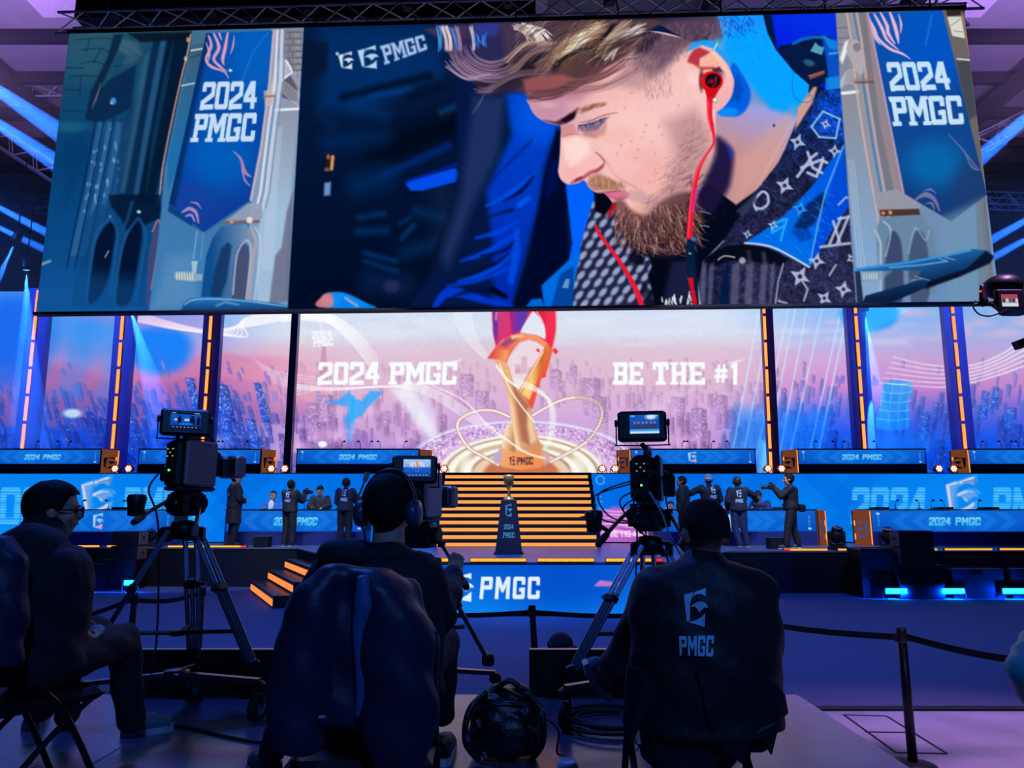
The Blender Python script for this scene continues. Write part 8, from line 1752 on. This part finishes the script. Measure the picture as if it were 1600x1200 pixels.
c = at(876, 1002, 5.6); t = thing('cap', 'dark cap on a bag behind the low board beside the barrier post', 'cap', (c.x, 5.6, 0)); m = MB(); m.ball(c-ZA*.02, (.095, .11, .085), 16, 10); m.build('crown', mat('cap_cloth', (14, 20, 34), .8, bump=.2), t, True); m = MB(); m.ball(c+Vector((.06, -.06, -.03)), (.06, .07, .012), 12, 6); m.build('peak', mat('cap_cloth', (14, 20, 34), .8), t, True); MB().tube([c+Vector((-.09, -.04, -.06)), c+Vector((-.098, -.02, 0)), c+Vector((-.07, -.07, -.02))], .005, 6).build('strap', M_alu_d, t); m = MB(); rings(m, [(Vector((c.x, 5.6, .012)), .2, .16, XA, YA), (Vector((c.x, 5.6, .45)), .19, .15, XA, YA), (Vector((c.x, 5.6, c.z-.09)), .12, .1, XA, YA)]); m.build('bag', M_drape, t, True)

# spectator's teal sleeve at the right edge
t = thing('person', 'person at the right picture edge, only a teal sleeve showing', 'person', (at(1650, 1060, 3.0).x, 3.0, 0), 'people at the picture edge'); m = MB(); X0 = at(1655, 1000, 3.0)
rings(m, [(Vector((X0.x+.1, 3.0, .75)), .17, .13, XA, YA), (Vector((X0.x+.1, 3.0, 1.1)), .19, .13, XA, YA), (Vector((X0.x+.1, 3.0, 1.38)), .17, .1, XA, YA), (Vector((X0.x+.1, 3.0, 1.46)), .09, .07, XA, YA)]); limb(m, Vector((X0.x-.08, 3.0, 1.36)), at(1608, 1052, 2.85), .075, .08); limb(m, at(1608, 1052, 2.85), at(1626, 1120, 2.95), .075, .05); grow('jacket', m, mat('teal_jacket', (50, 150, 150), .5, bump=.3), t, .014, 3, .006, 14)
m = MB(); head_parts(m, Vector((X0.x+.1, 3.02, 1.62)), Matrix.Rotation(0, 3, 'Z')); limb(m, Vector((X0.x+.1, 3.0, 1.44)), Vector((X0.x+.1, 3.01, 1.56)), .055, .052); w_ = at(1626, 1120, 2.95); hand(m, w_, Vector((0, .3, -1)), XA, .5); limb(m, at(1608, 1052, 2.85), w_, .04, .03); rings(m, [(Vector((X0.x+.1, 3.0, .8)), .14, .1, XA, YA), (Vector((X0.x+.1, 3.0, 1.4)), .15, .08, XA, YA)])
for s in (-1, 1): limb(m, Vector((X0.x+.1+s*.09, 3.0, .85)), Vector((X0.x+.1+s*.1, 3.02, .48)), .08, .055); limb(m, Vector((X0.x+.1+s*.1, 3.02, .48)), Vector((X0.x+.1+s*.1, 3.0, .06)), .052, .036)
limb(m, Vector((X0.x-.06, 3.0, 1.34)), at(1608, 1052, 2.85), .05, .042); grow('body', m, M_skin, t, .014); hair_cap(Vector((X0.x+.1, 3.02, 1.62)), Matrix.Rotation(0, 3, 'Z'), t, M_hair); face_marks(Vector((X0.x+.1, 3.02, 1.62)), Matrix.Rotation(0, 3, 'Z'), t)
tr_ = MB()
for s in (-1, 1): limb(tr_, Vector((X0.x+.1+s*.09, 3.0, .85)), Vector((X0.x+.1+s*.1, 3.02, .48)), .1, .075); limb(tr_, Vector((X0.x+.1+s*.1, 3.02, .48)), Vector((X0.x+.1+s*.1, 3.0, .1)), .07, .06)
grow('trousers', tr_, M_opt, t, .014)
for s in (-1, 1): sneaker(t, (X0.x+.1+s*.1, 2.94), (X0.x+.1+s*.1, 3.2), 0)

# ---------------------------------------------------------------- crane camera at the right edge
Yj = 5.2; c = at(1578, 468, Yj); t = thing('crane_camera', 'black camera on a crane arm with a small lit monitor at the upper right edge', 'camera', tuple(c)); P_ = lambda u, v, d=0.: at(u, v, Yj+d)
m = MB(); m.ball(P_(1566, 448, .1), (px(30, Yj), .14, px(20, Yj)), 14, 10); m.build('rain_hood', M_plastic, t, True); mo = MB().bbox(P_(1577, 468, -.05), (px(46, Yj), .05, px(32, Yj)), .01).build('monitor', M_plastic, t)
cvj = Canvas(0, 0, 30, 20, 2.); cvj.poly([(-2, -2), (32, -2), (32, 22), (-2, 22)], (150, 130, 140)); cvj.poly([(0, 0), (30, 0), (30, 7), (0, 7)], (176, 60, 80), .9, 3); cvj.poly([(0, 14), (30, 14), (30, 20), (0, 20)], (220, 226, 230), .9, 2)
for k in range(5): cvj.ell(4+k*6, 10, 2, 3.4, [(20, 24, 50), (230, 220, 220), (40, 60, 110)][k % 3], .9, 1.4)
o = P_(1564, 460, -.08); grid_mesh('monitor_picture', o, (px(26, Yj), 0, 0), (0, 0, -px(20, Yj)), 40, 28, from_unit(cvj, 30, 20), mo)
MB().tube([P_(1534, 445, 0), P_(1537, 470, 0), P_(1540, 478, 0)], [px(3, Yj), px(7, Yj), px(5, Yj)], 10).build('zoom_motor', M_plastic, t, True); MB().ball(P_(1532, 455, -.04), px(1.8, Yj), 8, 6).build('red_tally', glow('red_tally', (255, 60, 60), 2.), t); MB().tube([P_(1524, 470, 0), P_(1521, 480, 0), P_(1530, 491, 0), P_(1546, 494, 0), P_(1560, 490, 0)], px(1.2, Yj), 6).build('cable', M_rubber, t)
MB().tube([P_(1522, 476, .02), P_(1545, 474, .02), P_(1562, 485, .02)], px(3.2, Yj), 8).build('support_rod', M_plastic, t); MB().bbox(P_(1590, 482, .05), (px(40, Yj), .2, px(16, Yj)), .015).build('head_plate', M_plastic, t)
MB().tube([P_(1600, 484, .1), P_(1680, 500, .1), P_(1900, 560, .1)], px(6, Yj), 8).build('crane_arm', M_dark, t); MB().beam(P_(1588, 540, .1), P_(1640, 520, .1), px(16, Yj), px(14, Yj)).build('counter_bracket', M_dark, t); MB().tube([P_(1640, 520, .1), P_(1680, 505, .1)], px(5, Yj), 8).build('bracket_tube', M_dark, t)
# crane column, out of frame, down to the floor
MB().tube([P_(1900, 560, .1), Vector((P_(1900, 560, .1).x, Yj+.1, .02))], .06, 12).build('crane_column', M_dark, t); MB().lathe([(.002, 0), (.4, 0), (.4, .05), (.08, .08)], (P_(1900, 560, .1).x, Yj+.1, 0), 20).build('crane_base', M_dark, t)

# ---------------------------------------------------------------- lamps under the roof and the haze their beams show in
BEAMS = [(-150, 40, 260, 322, 21, 3.2), (-150, 95, 260, 370, 21, 3.0), (-120, 262, 230, 446, 22, 2.0), (-120, 298, 230, 468, 22, 1.8), (1740, -16, 1330, 344, 21, 3.0), (1740, 68, 1330, 418, 21, 2.8), (1740, 268, 1360, 480, 22, 2.0), (1740, 300, 1360, 506, 22, 1.8), (41, 416, 44, 640, 22, 13), (27, 371, -60, 560, 22, 9), (200, 470, 250, 640, 23.5, 14), (1350, 480, 1372, 640, 23.5, 12)]
for i, (u0, v0, u1, v1, Y, a) in enumerate(BEAMS):
    p, q = at(u0, v0, Y), at(u1, v1, Y+.4); d = (q-p).normalized()
    spot('beam_lamp', p+d*.25, q, 700000 if a < 5 else 100000, (.02, .17, 1.0), a*1.9 if a < 5 else a, .12, .02)
    t = thing('beam_light', 'blue beam lamp hung under the roof, %s' % ('upper left outside the frame', 'second at upper left outside the frame', 'third at left outside the frame', 'lowest at left outside the frame', 'upper right outside the frame', 'second at upper right outside the frame', 'third at right outside the frame', 'lowest at right outside the frame', 'pointing straight down left of the hanging screen', 'pointing down to the left beside the hanging screen', 'behind the lower left of the hanging screen', 'behind the lower right of the hanging screen')[i], 'stage light', tuple(p), 'blue beam lamps')
    MB().lathe([(.03, -.3), (.12, -.28), (.14, 0), (.15, .14), (.135, .15), (.13, .02)], p, 16, d).build('housing', M_plastic, t, True); MB().lathe([(.002, .1), (.125, .1), (.125, .11), (.002, .112)], p, 16, d).build('lens', glow('blue_lens', (90, 190, 255), 3.), t)
    MB().cyl(p+ZA*.05, Vector((p.x, p.y, min(p.z+2.6, 17.0))), .02, n=6).build('hanger', M_dark, t)
def haze(name, lo, hi, dens):
    m = bpy.data.materials.get('stage_haze') or bpy.data.materials.new('stage_haze'); m.use_nodes = True; n = m.node_tree.nodes; l = m.node_tree.links; n.clear()
    out = n.new('ShaderNodeOutputMaterial'); v = n.new('ShaderNodeVolumeScatter'); v.inputs['Density'].default_value = dens; v.inputs['Anisotropy'].default_value = .0; v.inputs['Color'].default_value = (.9, .95, 1, 1); l.new(v.outputs[0], out.inputs['Volume'])
    c = [(a+b)/2 for a, b in zip(lo, hi)]; s = [b-a for a, b in zip(lo, hi)]; o = MB().box(c, s).build(name, m); o['kind'] = 'stuff'; o['label'] = 'thin haze in the air showing the blue beams'; o['category'] = 'haze'; return o
haze('haze', (-26, 17.6, 3.8), (-11.6, 23.9, 15.8), .02); haze('haze', (11.4, 17.6, 3.8), (26, 23.9, 15.8), .02)
# ---------------------------------------------------------------- fuse the bodies, then print the jackets
fuse_all(); do_prints(); do_fg_prints()
